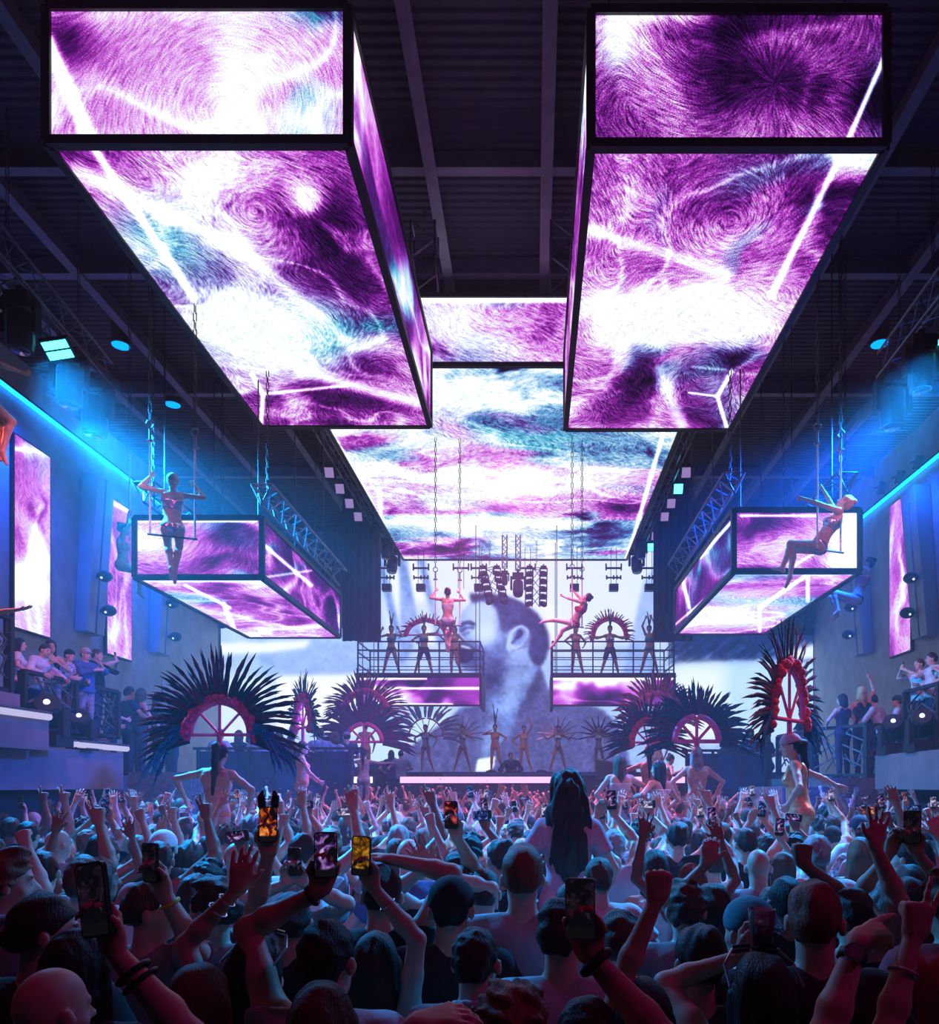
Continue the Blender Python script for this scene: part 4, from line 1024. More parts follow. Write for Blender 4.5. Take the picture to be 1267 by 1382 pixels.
def hair_field(C, R, style, seed, sex='f'):
    H = Field(); Rn = np.array(R); T = lambda *p: C + R @ Vector(p)
    N = lambda *p: R @ Vector(p)
    amp = {'curly': .012, 'messy': .008, 'wavy': .012}.get(style, .004)
    fr = {'curly': 75, 'messy': 55, 'wavy': 45}.get(style, 60)
    th = {'crop': .003, 'short': .006, 'messy': .011, 'curly': .022, 'quiff': .009}.get(style, .010)
    H.el(T(0, -.012, .016), (.077 + th, .094 + th, .096 + th), Rn, .02)
    if style == 'quiff': H.el(T(0, .055, .095), (.055, .045, .035), Rn, .03)
    if style == 'messy': H.el(T(.01, .03, .10), (.06, .06, .03), Rn, .03)
    H.rc(T(0, -.07, -.02), T(0, -.062, -.075), .055, .042, .03)
    H.cut_now(T(0, .036, .0), N(0, 1, -1.05))
    if style in ('crop', 'short', 'messy', 'quiff', 'curly', 'pony', 'highpony', 'bun'): 
        for sg in (-1, 1): H.el(T(sg * .088, .002, -.034), (.030, .024, .036), Rn, .0, True)
        if style not in ('pony', 'highpony'): H.cut_now(T(0, 0, -.088), N(0, -.25, -1))
    if style in ('long', 'wavy', 'bob'):
        e = {'long': -.36, 'wavy': -.52, 'bob': -.17}[style]; w = {'long': 1, 'wavy': 1.5, 'bob': 1.05}[style]; q = .035 if style == 'wavy' else 0
        H.el(T(0, -.05 - q, e * .45), (.095 * w, .06 * w, abs(e) * .62), Rn, .04)
        H.el(T(0, -.075 - q * 1.6, e * .75), (.078 * w, .045 * w, abs(e) * .36), Rn, .04)
        for sg in (-1, 1): H.rc(T(sg * .070, .005, -.01), T(sg * .085 * w, -.01, e * .75), .030, .020 * w, .03)
        if style == 'wavy': H.el(T(0, -.03, .02), (.115, .115, .125), Rn, .04)
    if style == 'bun': H.el(T(0, -.085, .085), (.042, .042, .038), Rn, .012)
    if style in ('pony', 'highpony'):
        z = .03 if style == 'pony' else .095
        H.rc(T(0, -.10, z), T(0, -.135, z - .03), .030, .036, .02); H.rc(T(0, -.135, z - .03), T(.01, -.13, -.22), .038, .034, .02); H.rc(T(.01, -.13, -.22), T(0, -.12, -.47), .034, .014, .02)
    w = sines(seed, fr, amp, 6, .35 if style in ('long', 'bob', 'pony', 'highpony', 'wavy') else 1)
    H.wob = w
    return H

BODY = {'m': dict(sh=.185, chest=(.172, .115, .19), waist=.142, hip=.150, neck=.056, arm=1.0, leg=1.0), 'f': dict(sh=.158, chest=(.146, .100, .17), waist=.118, hip=.160, neck=.046, arm=.84, leg=.95)}
class Figure:
    """sex, pose, clothes -> meshes. Local frame: feet at z = 0, facing +y. Targets are local metres for a 1.77 m body"""
    def __init__(s, sex='m', head=(0, 0, 0), arms=(None, None), hands=('relaxed', 'relaxed'), lean=(0, 0, 0), legs=None, hair='short', top='tee', bottom='trousers', seed=1, vox=.011, fat=1.0, palm=(None, None), fdir=(None, None), pelvis=(0, 0, .95), cap=False, shoes=True, coarse=True, hint=(None, None)):
        b = BODY[sex]; s.sex = sex; s.sp = b; s.seed = seed
        pv = Vector(pelvis); Rb = eul(*lean)
        T = lambda x, y, z: pv + Rb @ (Vector((x, y, z - .95)))
        D = lambda *v: Rb @ Vector(v)
        Rn = np.array(Rb)
        B = Field(); f = fat
        cz = b['chest']
        B.el(T(0, .0, .97), (b['hip'] * f, .115 * f, .12), Rn, .05)
        B.el(T(0, .008, 1.10), (b['waist'] * f, .098 * f, .15), Rn, .06)
        B.el(T(0, 0, 1.28), (cz[0] * f, cz[1] * f, cz[2]), Rn, .06)
        for sg in (-1, 1):
            B.el(T(sg * .078, -.052, .915), (.088, .085, .095), Rn, .04)
            if sex == 'f': B.el(T(sg * .068, .085, 1.285), (.058, .05, .055), Rn, .025)
            else: B.el(T(sg * .08, .075, 1.34), (.08, .045, .06), Rn, .03)
            B.el(T(sg * .085, -.075, 1.36), (.07, .035, .09), Rn, .04)
        hd = eul(*head)
        nb = T(0, -.005, 1.45); C = nb + Rb @ Vector((0, .012, .105)) + Rb @ hd @ Vector((0, .012, .10))
        Rh = Rb @ hd; s.C, s.Rh = C, Rh
        B.rc(nb, C + Rh @ Vector((0, -.012, -.06)), b['neck'] * 1.08, b['neck'], .035)
        Th = head_prims(B, C, Rh, sex)
        s.top_z = C.z + .11
        # arms
        s.W = []; s.E = []; s.S = []; s.hf = []; s.hn = []
        for i, sg in enumerate((-1, 1)):
            tg = arms[i]
            S = T(sg * b['sh'], -.005, 1.415)
            if tg is None: tg = S + D(sg * .07, .10, -.50)
            else: tg = Vector(tg)
            up = max(min((tg.z - S.z) / .35, 1), 0)
            S = S + D(-sg * .028 * up, 0, .055 * up)
            hv = hint[i] or ((sg * .8, -.2, -.5) if up < .3 else (sg * .9, .25, -.35))
            E_, W = ik(S, tg, .30, .265, hv)
            a = b['arm']
            B.rc(T(sg * .07, -.01, 1.44), S, .052 * a, .058 * a, .04)
            B.rc(S, E_, .053 * a, .040 * a, .035)
            B.el((S + E_) / 2, (.030 * a,) * 3, None, .04)
            m = E_.lerp(W, .3); B.rc(E_, m, .039 * a, .041 * a, .02); B.rc(m, W, .041 * a, .0255 * a, .02)
            fd = (W - E_).normalized()
            if fdir[i]: fd = Vector(fdir[i]).normalized()
            pn = Vector(palm[i]) if palm[i] else (Vector((0, 1, 0)) if up > .3 else Vector((-sg, 0, 0)))
            if abs(pn.normalized().dot(fd)) > .9: pn = Vector((0, .3, 1))
            pn = (pn - fd * pn.dot(fd)).normalized()
            hand(B, W, fd, pn, sg, hands[i], 1.0 if sex == 'm' else .92)
            s.S.append(S); s.E.append(E_); s.W.append(W); s.hf.append(fd); s.hn.append(pn)
        # legs
        s.K, s.A, s.Hp, s.bk, s.toe = [], [], [], [], []
        for i, sg in enumerate((-1, 1)):
            hp = T(sg * .088, 0, .90)
            if legs: K, A, toe = (Vector(v) for v in legs[i])
            else: K, A, toe = V3(sg * .10, .015, .50), V3(sg * .105, -.02, .085), V3(sg * .125, .13, .03)
            l = b['leg']
            B.rc(hp, K, .088 * l * f, .056 * l, .04)
            m = K.lerp(A, .3); bk = (A - K).cross(Vector((1, 0, 0))).normalized() * .018
            if (bk.y > 0) == (toe.y > A.y): bk = -bk
            B.rc(K, m + bk, .054 * l, .053 * l, .03); B.rc(m + bk, A, .053 * l, .035 * l, .03)
            B.rc(A, toe, .036, .026, .02); B.rc(A, A + (A - toe) * .25 + V3(0, 0, -.03), .033, .03, .02)
            s.K.append(K); s.A.append(A); s.Hp.append(hp); s.bk.append(bk); s.toe.append(toe)
        s.B, s.T, s.D, s.Rb, s.Rn, s.fat, s.vox = B, T, D, Rb, Rn, fat, vox
        s.meshes = {}
        B.coarse = {True: .80, False: None}.get(coarse, coarse)
        me = B.mesh('body', vox); s.meshes['body'] = me
        s.paint_face(me, Th)
        if hair and hair != 'bald': s.meshes['hair'] = hair_field(C, Rh, hair, seed, sex).mesh('hair', max(vox * .8, .0085))
        if cap: s.make_cap(cap)
        if top: s.make_top(top)
        if bottom: s.make_bottom(bottom, legs)
        if shoes: s.make_shoes()
    def paint_face(s, me, Th):
        n = len(me.polygons); c = np.empty(n * 3, np.float32); me.polygons.foreach_get('center', c); c = c.reshape(-1, 3)
        mi = np.zeros(n, np.int32)
        R = np.array(s.Rh); q = (c - np.array(s.C)) @ R
        def blob(p, r, k): mi[(((q - np.array(p)) / np.array(r)) ** 2).sum(1) < 1] = k
        for sg in (-1, 1):
            blob((sg * .034, .092, .008), (.020, .02, .006), 1); blob((sg * .034, .087, -.020), (.010, .012, .006), 1)
        blob((0, .092, -.086), (.022, .016, .010), 2)
        me.polygons.foreach_set('material_index', mi)
    def torso(s, F, g, k=.05):
        b, f, T, Rn = s.sp, s.fat, s.T, s.Rn; cz = b['chest']
        F.el(T(0, .0, .98), (b['hip'] * f + g, .115 * f + g, .12 + g), Rn, k)
        F.el(T(0, .008, 1.10), (b['waist'] * f + g * 1.6, .098 * f + g * 1.6, .15 + g), Rn, k)
        F.el(T(0, 0, 1.28), (cz[0] * f + g, cz[1] * f + g, cz[2] + g), Rn, k)
        for sg in (-1, 1):
            if s.sex == 'f': F.el(T(sg * .068, .085, 1.285), (.058 + g, .05 + g, .055 + g), Rn, .03)
            else: F.el(T(sg * .08, .075, 1.34), (.08 + g, .045 + g, .06 + g), Rn, .03)
            F.el(T(sg * .085, -.075, 1.36), (.07 + g, .035 + g, .09 + g), Rn, .04)
    def make_top(s, kind):
        F = Field(); T, D, b = s.T, s.D, s.sp; a = b['arm']; g = .016 if kind in ('tee', 'shirt', 'polo') else .022 if kind in ('jacket',) else .008
        s.torso(F, g)
        if kind not in ('crop', 'bodysuit'):
            for sg in (-1, 1): F.el(T(sg * .078, -.052, .915), (.088 + g, .085 + g, .095 + g), s.Rn, .04)
            F.rc(T(-.06, .02, .90), T(.06, .02, .90), .10 + g, .10 + g, .05)
        v = max(s.vox, .0145 if kind in ('tee', 'polo', 'shirt', 'jacket', 'tank') else .011)
        if kind in ('tee', 'polo', 'shirt', 'jacket'):
            for i, sg in enumerate((-1, 1)):
                F.rc(T(sg * .07, -.01, 1.44), s.S[i], .052 * a + g, .058 * a + g, .04)
                if kind in ('shirt', 'jacket'):
                    F.rc(s.S[i], s.E[i], .055 * a + g, .046 * a + g, .03); F.rc(s.E[i], s.E[i].lerp(s.W[i], .82), .045 * a + g, .033 * a + g, .02, True)
                else:
                    F.rc(s.S[i], s.S[i].lerp(s.E[i], .62), .056 * a + g, .052 * a + g * 1.5, .03, True)
            F.cut(T(0, 0, .86), D(0, 0, -1))
            F.cut(T(0, .0, 1.50), D(0, .38, 1))
            if kind != 'jacket': F.wob = sines(s.seed + 5, 26, .0035, 5, .6)
            else: F.wob = sines(s.seed + 5, 22, .005, 5, .6)
        elif kind == 'tank':
            for i, sg in enumerate((-1, 1)): F.rc(T(sg * .10, -.06, 1.35), T(sg * .095, .02, 1.47), .03, .03, .03); F.rc(T(sg * .10, .07, 1.35), T(sg * .095, .02, 1.47), .03, .03, .03)
            F.cut(T(0, 0, .88), D(0, 0, -1)); F.cut(T(0, .0, 1.47), D(0, .3, 1)); F.wob = sines(s.seed + 5, 26, .003, 5, .6)
        elif kind == 'crop':
            F.cut(T(0, 0, 1.20), D(0, 0, -1)); F.cut(T(0, 0, 1.345), D(0, 0, 1))
        elif kind == 'bodysuit':
            for sg in (-1, 1): F.el(T(sg * .078, -.052, .925), (.092, .089, .09), s.Rn, .03); F.rc(T(sg * .09, .08, 1.34), T(sg * .075, .02, 1.48), .012, .012, .01)
            F.cut(T(0, 0, .87), D(0, 0, -1)); F.cut(T(0, 0, 1.39), D(0, .15, 1))
        s.meshes['top'] = F.mesh('top', v)
        if kind == 'polo':
            G = Field(); nb = s.T(0, -.005, 1.47)
            for k in range(14):
                a0, a1 = 2 * PI * k / 14, 2 * PI * (k + 1) / 14
                p = lambda a: s.T(.072 * math.sin(a), -.004 + .070 * math.cos(a), 1.492 - .022 * math.cos(a))
                G.rc(p(a0), p(a1), .015, .015, .01)
            s.meshes['collar'] = G.mesh('collar', .008)
    def make_bottom(s, kind, legs):
        F = Field(); T, D = s.T, s.D; l = s.sp['leg']; f = s.fat; g = .012 if kind in ('trousers', 'shorts') else .007
        F.el(T(0, 0, .97), (s.sp['hip'] * f + g, .115 * f + g, .12 + g), s.Rn, .05)
        for i, sg in enumerate((-1, 1)):
            F.el(T(sg * .078, -.052, .915), (.088 + g, .085 + g, .095 + g), s.Rn, .04)
            hp, K, A = s.Hp[i], s.K[i], s.A[i]
            if kind == 'trousers': F.rc(hp, K, .088 * l * f + g, .056 * l + g, .04); F.rc(K, K.lerp(A, .3) + s.bk[i], .056 * l + g, .055 * l + g, .03); F.rc(K.lerp(A, .3) + s.bk[i], K.lerp(A, .97), .055 * l + g, .046 * l + g, .02, True)
            elif kind == 'shorts': F.rc(hp, hp.lerp(K, .75), .088 * l * f + g, .066 * l + g * 2, .04, True)
        F.cut(T(0, 0, 1.02), D(0, 0, 1))
        if kind == 'briefs':
            for sg in (-1, 1): F.cut(T(sg * .16, 0, .93), D(sg * .75, 0, -1))
            F.cut(T(0, 0, .985), D(0, 0, 1))
        s.meshes['bottom'] = F.mesh('bottom', .028 if kind != 'briefs' else .010)
    def make_shoes(s):
        F = Field()
        for A, toe in zip(s.A, s.toe):
            F.rc(A + V3(0, 0, -.02), toe, .045, .034, .02); F.rc(A + V3(0, 0, -.03), A + (A - toe) * .28 + V3(0, 0, -.03), .042, .036, .02); F.rc(A + V3(0, 0, -.03), A + V3(0, 0, .03), .045, .045, .02, True)
        s.meshes['shoes'] = F.mesh('shoes', .024)
    def make_cap(s, kind):
        H = Field(); C, R = s.C, s.Rh; Tn = lambda *p: C + R @ Vector(p); Rn = np.array(R)
        H.el(Tn(0, -.008, .025), (.094, .110, .100), Rn, .02)
        H.cut(Tn(0, 0, .012), R @ Vector((0, -.12, -1)))
        y = 1 if kind == 'front' else -1
        if kind != 'beanie':
            H2 = H; 
            for k in range(5):
                x = -.05 + .025 * k
                H.rc(Tn(x, y * .095, .026), Tn(x, y * (.165 - abs(x) * .5), .012), .010, .008, .01)
            H.cuts = []; H.cut(Tn(0, 0, -.005), R @ Vector((0, -.05, -1)))
        s.meshes['cap'] = H.mesh('cap', .0095)

# ------------------------------------------------------------------ colours of people
def tint(m, var=.12):
    """let the object's own colour drive a material, so copies can share one mesh"""
    nt = m.node_tree; b = nt.nodes['Principled BSDF']; oi = nt.nodes.new('ShaderNodeObjectInfo')
    cr = [n for n in nt.nodes if n.type == 'VALTORGB'][0]
    for e, k in zip(cr.color_ramp.elements, (1 - 2 * var, 1 + 2 * var)): e.color = (k, k, k, 1)
    mx = nt.nodes.new('ShaderNodeMix'); mx.data_type = 'RGBA'; mx.blend_type = 'MULTIPLY'; mx.inputs['Factor'].default_value = 1
    nt.links.new(oi.outputs['Color'], mx.inputs['A']); nt.links.new(cr.outputs['Color'], mx.inputs['B']); nt.links.new(mx.outputs['Result'], b.inputs['Base Color'])
    return m
SKIN = tint(mat('skin', (.5, .3, .2), .5, 0, .05, 20, 0, 0, .35), .05)
HAIR = tint(hair_mat('hair', (.1, .1, .1)), .3)
CLOTH = tint(mat('cloth', (.3, .3, .3), .85, 0, .1, 12, .2, 60), .08)
SK = [(.62, .40, .32), (.52, .31, .23), (.42, .25, .18), (.24, .13, .09)]
EYE = mat('brow_and_lash', (.03, .022, .02), .5); LIP = mat('lips', (.42, .16, .15), .4)
HA = dict(black=(.010, .008, .008), dark=(.030, .018, .012), brown=(.075, .040, .022), red=(.17, .065, .035), blond=(.38, .26, .13), grey=(.28, .27, .27), ash=(.30, .26, .28))
CL = dict(black=(.014, .014, .017), white=(.62, .62, .64), grey=(.24, .25, .29), lightgrey=(.42, .42, .48), blue=(.06, .13, .30), teal=(.05, .25, .30), navy=(.02, .03, .07), pink=(.55, .28, .36), red=(.40, .03, .05), cream=(.6, .55, .45), nude=(.60, .33, .24),
          check=mat('cloth_patterned', (.30, .30, .36), .85, 0, .8, 40), gold=mat('gold_lame', (.70, .42, .22), .32, .35, .1, 30), silver=mat('silver_sequin', (.5, .55, .62), .25, .7, .4, 120))
def paint(o, c, base, first=0):
    """c: an rgb colour (shared material, object colour) or a material of its own"""
    if len(o.data.materials) == 0: o.data.materials.append(base)
    if isinstance(c, tuple): o.color = (*c, 1)
    else: o.material_slots[0].link = 'OBJECT'; o.material_slots[0].material = c
def skin_slots(o, sk):
    if len(o.data.materials) == 0:
        for m in (SKIN, EYE, LIP): o.data.materials.append(m)
    if isinstance(sk, tuple): o.color = (*sk, 1)
    else: o.material_slots[0].link = 'OBJECT'; o.material_slots[0].material = sk
PART_NAME = dict(tee='t_shirt', shirt='shirt', polo='polo_shirt', jacket='jacket', tank='tank_top', crop='crop_top', bodysuit='bodysuit', trousers='trousers', shorts='shorts', briefs='briefs', skirt='skirt')
def put_person(fig, loc, rz=0.0, sc=1.0, skin=0, hair='dark', top='black', bottom='navy', label='', group=None, kinds=('tee', 'trousers'), capc='black', cat='person', hair_name='hair'):
    """one person: the body mesh with hair and clothes as its children"""
    o = bpy.data.objects.new('person', fig.meshes['body']); COL.objects.link(o)
    o.location = loc; o.rotation_euler = (0, 0, math.radians(rz)); o.scale = (sc,) * 3
    o.data.name = 'body'
    skin_slots(o, SK[skin] if isinstance(skin, int) else skin)
    tag(o, label, cat, group)
    for k, me in fig.meshes.items():
        if k == 'body': continue
        m = HA[hair] if k == 'hair' else CL[capc] if k == 'cap' else CL['black'] if k == 'shoes' else CL[top] if k in ('top', 'collar') else CL[bottom]
        nm = k if k in ('hair', 'cap', 'collar', 'shoes') else PART_NAME[kinds[0] if k == 'top' else kinds[1]]
        c = bpy.data.objects.new(nm, me); COL.objects.link(c); c.parent = o
        paint(c, m, HAIR if k == 'hair' else CLOTH)
    return o
# ------------------------------------------------------------------ phones and small things people carry
PH_BODY = mat('phone_black_glass', (.012, .012, .015), .25, 0, .1, 8, 0, 0, .7)
PH_WHITE = mat('phone_white_case', (.55, .52, .55), .4)
def phone_screen_mat(name, seed, ca, cb, cc, strength):
    """live camera view on a phone: blotches of the stage in two colours over black, control row below"""
    m = bpy.data.materials.new(name); m.use_nodes = True
    nt = m.node_tree; nt.nodes.clear(); N = nt.nodes.new; L = nt.links.new
    o = N('ShaderNodeOutputMaterial'); e = N('ShaderNodeEmission'); tc = N('ShaderNodeTexCoord'); mp = N('ShaderNodeMapping')
    mp.inputs['Location'].default_value = (seed * 3.7, seed * 1.3, seed * .7); mp.inputs['Scale'].default_value = (30, 30, 24)
    n = N('ShaderNodeTexNoise'); n.inputs['Scale'].default_value = 1; n.inputs['Detail'].default_value = 4; n.inputs['Distortion'].default_value = 1.0
    r = N('ShaderNodeValToRGB'); el = r.color_ramp.elements
    el[0].position = .40; el[0].color = (.004, .004, .008, 1); el[1].position = .72; el[1].color = (*cc, 1)
    x = el.new(.50); x.color = (*ca, 1); x = el.new(.60); x.color = (*cb, 1)
    L(tc.outputs['Object'], mp.inputs[0]); L(mp.outputs[0], n.inputs['Vector']); L(n.outputs['Fac'], r.inputs['Fac'])
    sp = N('ShaderNodeSeparateXYZ'); L(tc.outputs['Object'], sp.inputs[0])
    mr = N('ShaderNodeMapRange'); mr.inputs['From Min'].default_value = -.048; mr.inputs['From Max'].default_value = -.042; L(sp.outputs['Z'], mr.inputs['Value'])
    mx = N('ShaderNodeMix'); mx.data_type = 'RGBA'; mx.inputs['A'].default_value = (.006, .006, .008, 1)
    L(mr.outputs[0], mx.inputs['Factor']); L(r.outputs['Color'], mx.inputs['B']); L(mx.outputs['Result'], e.inputs['Color'])
    e.inputs['Strength'].default_value = strength; L(e.outputs[0], o.inputs[0]); m.cycles.emission_sampling = 'NONE'
    return m
SCR = dict(purple=phone_screen_mat('phone_view_purple', 1, lin(.25, .12, .35), lin(.62, .45, .75), lin(.95, .9, 1), .8), orange=phone_screen_mat('phone_view_orange', 2, lin(.45, .12, .05), lin(.95, .50, .18), lin(1, .85, .6), .9),
           white=phone_screen_mat('phone_view_white', 3, lin(.45, .4, .55), lin(.85, .8, .9), lin(1, .97, 1), 1.0), blue=phone_screen_mat('phone_view_blue', 4, lin(.08, .14, .4), lin(.35, .45, .85), lin(.8, .85, 1), .8),
           yellow=phone_screen_mat('phone_view_yellow', 5, lin(.5, .32, .05), lin(.85, .62, .15), lin(.95, .8, .4), .7), dark=phone_screen_mat('phone_view_dim', 6, lin(.05, .04, .07), lin(.14, .10, .16), lin(.3, .25, .3), .6), red=phone_screen_mat('phone_view_red', 7, lin(.35, .05, .10), lin(.8, .25, .25), lin(.9, .6, .6), .7))
def rounded_slab(w, h, d, r=.011, n=4, y0=0.0):
    out = []
    for cx, cz, a0 in ((w / 2 - r, h / 2 - r, 0), (-w / 2 + r, h / 2 - r, 90), (-w / 2 + r, -h / 2 + r, 180), (w / 2 - r, -h / 2 + r, 270)):
        for k in range(n + 1):
            a = math.radians(a0 + 90 * k / n); out.append((cx + r * math.cos(a), cz + r * math.sin(a)))
    m = len(out); mb = MB()
    mb.add([(x, y0 - d / 2, z) for x, z in out] + [(x, y0 + d / 2, z) for x, z in out], [tuple(range(m)), tuple(range(2 * m - 1, m - 1, -1))] + [(i, i + m, (i + 1) % m + m, (i + 1) % m) for i in range(m)])
    return mb
ME_PH = rounded_slab(.072, .147, .010).mesh('phone'); ME_SC = rounded_slab(.065, .138, .001, .008, 3, -.0055).mesh('screen'); ME_PH.materials.append(PH_BODY); ME_SC.materials.append(SCR['purple'])
ME_LN = MB().box(-.030, -.004, .005, .008, .042, .070).mesh('camera_bump'); ME_LN.materials.append(PH_BODY)
_phc = {}
def phone_meshes(scr, case):
    k = (scr, case.name if case else '')
    if k not in _phc:
        a, b = ME_PH.copy(), ME_SC.copy()
        if case: a.materials[0] = case
        b.materials[0] = SCR[scr]; _phc[k] = (a, b)
    return _phc[k]
def put_phone(M, label, scr='purple', case=None, group=None, sc=1.0):
    mph, msc = phone_meshes(scr, case)
    o = bpy.data.objects.new('phone', mph); COL.objects.link(o); tag(o, label, 'phone', group)
    o.matrix_world = M @ Matrix.Scale(sc, 4)
    for nm, me in (('screen', msc), ('camera_bump', ME_LN)):
        c = bpy.data.objects.new(nm, me); COL.objects.link(c); c.parent = o
    return o
def frame_m(p, x, y, z):
    return Matrix(((x.x, y.x, z.x, p.x), (x.y, y.y, z.y, p.y), (x.z, y.z, z.z, p.z), (0, 0, 0, 1)))
def phone_frame(fig, i, tilt=0.0, land=False):
    """pose of a phone lying in hand i of a figure (local to the figure): its screen looks where the palm looks"""
    W, f, n = fig.W[i], fig.hf[i], fig.hn[i]
    up = Vector((0, 0, 1)); y = -n; z = (up - y * up.dot(y)).normalized()
    if tilt: z = (Matrix.Rotation(math.radians(tilt), 3, y) @ z)
    if land: z = y.cross(z) * -1
    x = y.cross(z)
    p = W + f * .085 + n * .030 + Vector((0, 0, .035 if not land else .02))
    return frame_m(p, x, y, z)
def ring_on(name, label, cat, p, ax, R, r, m, par_m=None, wide=1.0):
    mb = MB().ring((0, 0, 0), R, r, ax, 20)
    o = link(name, mb.mesh(name, (0, 0, 0), True), m); o.matrix_world = Matrix.Translation(p); tag(o, label, cat); return o
SILVER = mat('silver_metal', (.6, .6, .64), .25, 1.0, .05); BAND_Y = mat('yellow_wristband', (.55, .60, .05), .6); BAND_K = mat('black_wristband', (.01, .01, .012), .5); BAND_W = mat('white_wristband', (.6, .6, .6), .6)
CLEAR = bpy.data.materials.new('clear_plastic'); CLEAR.use_nodes = True
_b = CLEAR.node_tree.nodes['Principled BSDF']; _b.inputs['Base Color'].default_value = (.8, .85, .9, 1); _b.inputs['Roughness'].default_value = .08; _b.inputs['Transmission Weight'].default_value = .85; _b.inputs['IOR'].default_value = 1.15

# ------------------------------------------------------------------ the people nearest the camera, one by one
FG = {}; FGK = 1.07
def fg(key, px, ytop, Y, sex, hair, hcol, skin, top, tcol, label, yaw=0, pitch=0, arms=None, rz=0, bottom='trousers', cap=False, capc='black', vox=.0095, fat=1.0, hintL=None, hintR=None, lean=(0, 0, 0), head_roll=0, z0=0.0, group=None, bcol='navy', legs=None):
    """head top at photo pixel (px, ytop) at distance Y; arms = {side: (px, py, Y of the wrist, hand kind, finger direction, palm direction)}"""
    Y = Y * FGK; top_w = P(px, ytop, Y); sc = (top_w.z - z0) / (1.775 if hair != 'bald' else 1.762)
    loc = Vector((top_w.x, Y, z0)); R = Matrix.Rotation(-math.radians(rz), 3, 'Z')
    A = [None, None]; hk = ['relaxed', 'relaxed']; fd = [None, None]; pm = [None, None]
    for i, sd in enumerate('lr'):
        if arms and sd in arms:
            a = arms[sd]; A[i] = tuple(R @ (P(a[0], a[1], a[2] * FGK) - loc) / sc); hk[i] = a[3]
            if len(a) > 4 and a[4]: fd[i] = tuple(R @ Vector(a[4]))
            if len(a) > 5 and a[5]: pm[i] = tuple(R @ Vector(a[5]))
    f = Figure(sex, (pitch, head_roll, yaw), A, hk, lean, legs, hair, top, bottom, len(FG) + 3, vox, fat, pm, fd, cap=cap, hint=(hintL, hintR), coarse=1.12 if px != 766 else True)
    o = put_person(f, loc, rz, sc, skin, hcol, tcol, bcol, label, group, (top, bottom), capc)
    FG[key] = (f, o, Matrix.Translation(loc) @ Matrix.Rotation(math.radians(rz), 4, 'Z') @ Matrix.Scale(sc, 4))
    return f
def wpt(key, v): return FG[key][2] @ Vector(v)
def fg_phone(key, side, label, scr, tilt=0, land=False, case=None, sc=1.0):
    f, o, M = FG[key]; put_phone(M @ phone_frame(f, 'lr'.index(side), tilt, land), label, scr, case, None, sc)
def band(key, side, label, m, back=.02, R=.031, r=.005, name='bracelet'):
    f, o, M = FG[key]; i = 'lr'.index(side); d = (f.E[i] - f.W[i]).normalized(); p = M @ (f.W[i] + d * back)
    return ring_on(name, label, name, p, (M.to_3x3() @ d), R, r, m)
def sunglasses(key, label):
    f, o, M = FG[key]; R = M.to_3x3().normalized() @ f.Rh; C = M @ f.C
    t = thing('sunglasses', label, 'sunglasses', C + R @ Vector((0, .055, .115)))
    T = lambda *p: C + R @ Vector(p)
    fr = MB()
    for s in (-1, 1): fr.tube([T(s * .02, .070, .112), T(s * .066, .060, .108), T(s * .098, .02, .075), T(s * .100, -.05, .03)], .0045, 6)
    fr.tube([T(-.02, .070, .112), T(.02, .070, .112)], .004, 6)
    part('frame', fr, SILVER, t)
    for s in (-1, 1):
        part('lens', MB().hexa([T(s * .012, .072, .100), T(s * .064, .064, .094), T(s * .064, .056, .118), T(s * .012, .064, .124), T(s * .012, .077, .102), T(s * .064, .069, .096), T(s * .064, .061, .120), T(s * .012, .069, .126)]), lens_m, t)
fg('bald', 62, 1308, 1.80, 'm', 'bald', 'dark', 0, 'tee', 'black', 'bald man in black at the bottom left corner of the crowd', -28)
fg('dark_profile', 54, 1204, 2.28, 'm', 'short', 'dark', 0, 'tee', 'black', 'dark-haired man turned right, directly behind the bald man', -58)
fg('left_edge', 2, 1147, 2.95, 'm', 'messy', 'red', 0, 'polo', 'grey', 'tousle-haired man in grey polo at the left frame edge, looking right', -55)
fg('behind_arm', 100, 1254, 2.08, 'f', 'long', 'black', 0, 'tee', 'black', 'person with dark hair half hidden by the big raised phone arm', 0)
fg('phone_arm', 128, 1404, 1.38, 'f', 'long', 'dark', 0, 'tank', 'black', 'person below the frame whose forearm with dark bracelets raises the large dark phone', 0, arms={'r': (152, 1282, 1.46, 'grip', (-.25, .1, 1), (-.35, -1, .1))})
fg_phone('phone_arm', 'r', 'large dark phone tilted in the nearest raised hand at the lower left', 'dark', -10, sc=1.15)
band('phone_arm', 'r', 'upper dark beaded bracelet on the big forearm at the lower left', BAND_K, .07, .034, .007); band('phone_arm', 'r', 'lower dark beaded bracelet on the big forearm at the lower left', BAND_K, .095, .036, .006)
fg('yellow_band', 200, 1186, 2.85, 'm', 'short', 'brown', 0, 'tee', 'grey', 'man looking right and raising a black phone, yellow wristband on his arm', -75, arms={'r': (221, 1205, 2.55, 'grip', (-.35, .1, 1), (-.4, -1, 0))}, hintR=(.6, -.1, -.8))
fg_phone('yellow_band', 'r', 'black phone held upright by the man with the yellow wristband', 'dark'); band('yellow_band', 'r', 'yellow wristband on the arm raising a black phone at the left', BAND_Y, .045, .033, .007, 'wristband')
fg('left_profile', 290, 1186, 2.9, 'm', 'messy', 'dark', 0, 'tee', 'grey', 'man with tousled dark hair in grey seen in profile facing left', 78, arms={})
fg('long_brown', 263, 1302, 1.95, 'f', 'long', 'brown', 0, 'tee', 'black', 'woman with long straight brown hair at the bottom, right of the big forearm', -5)
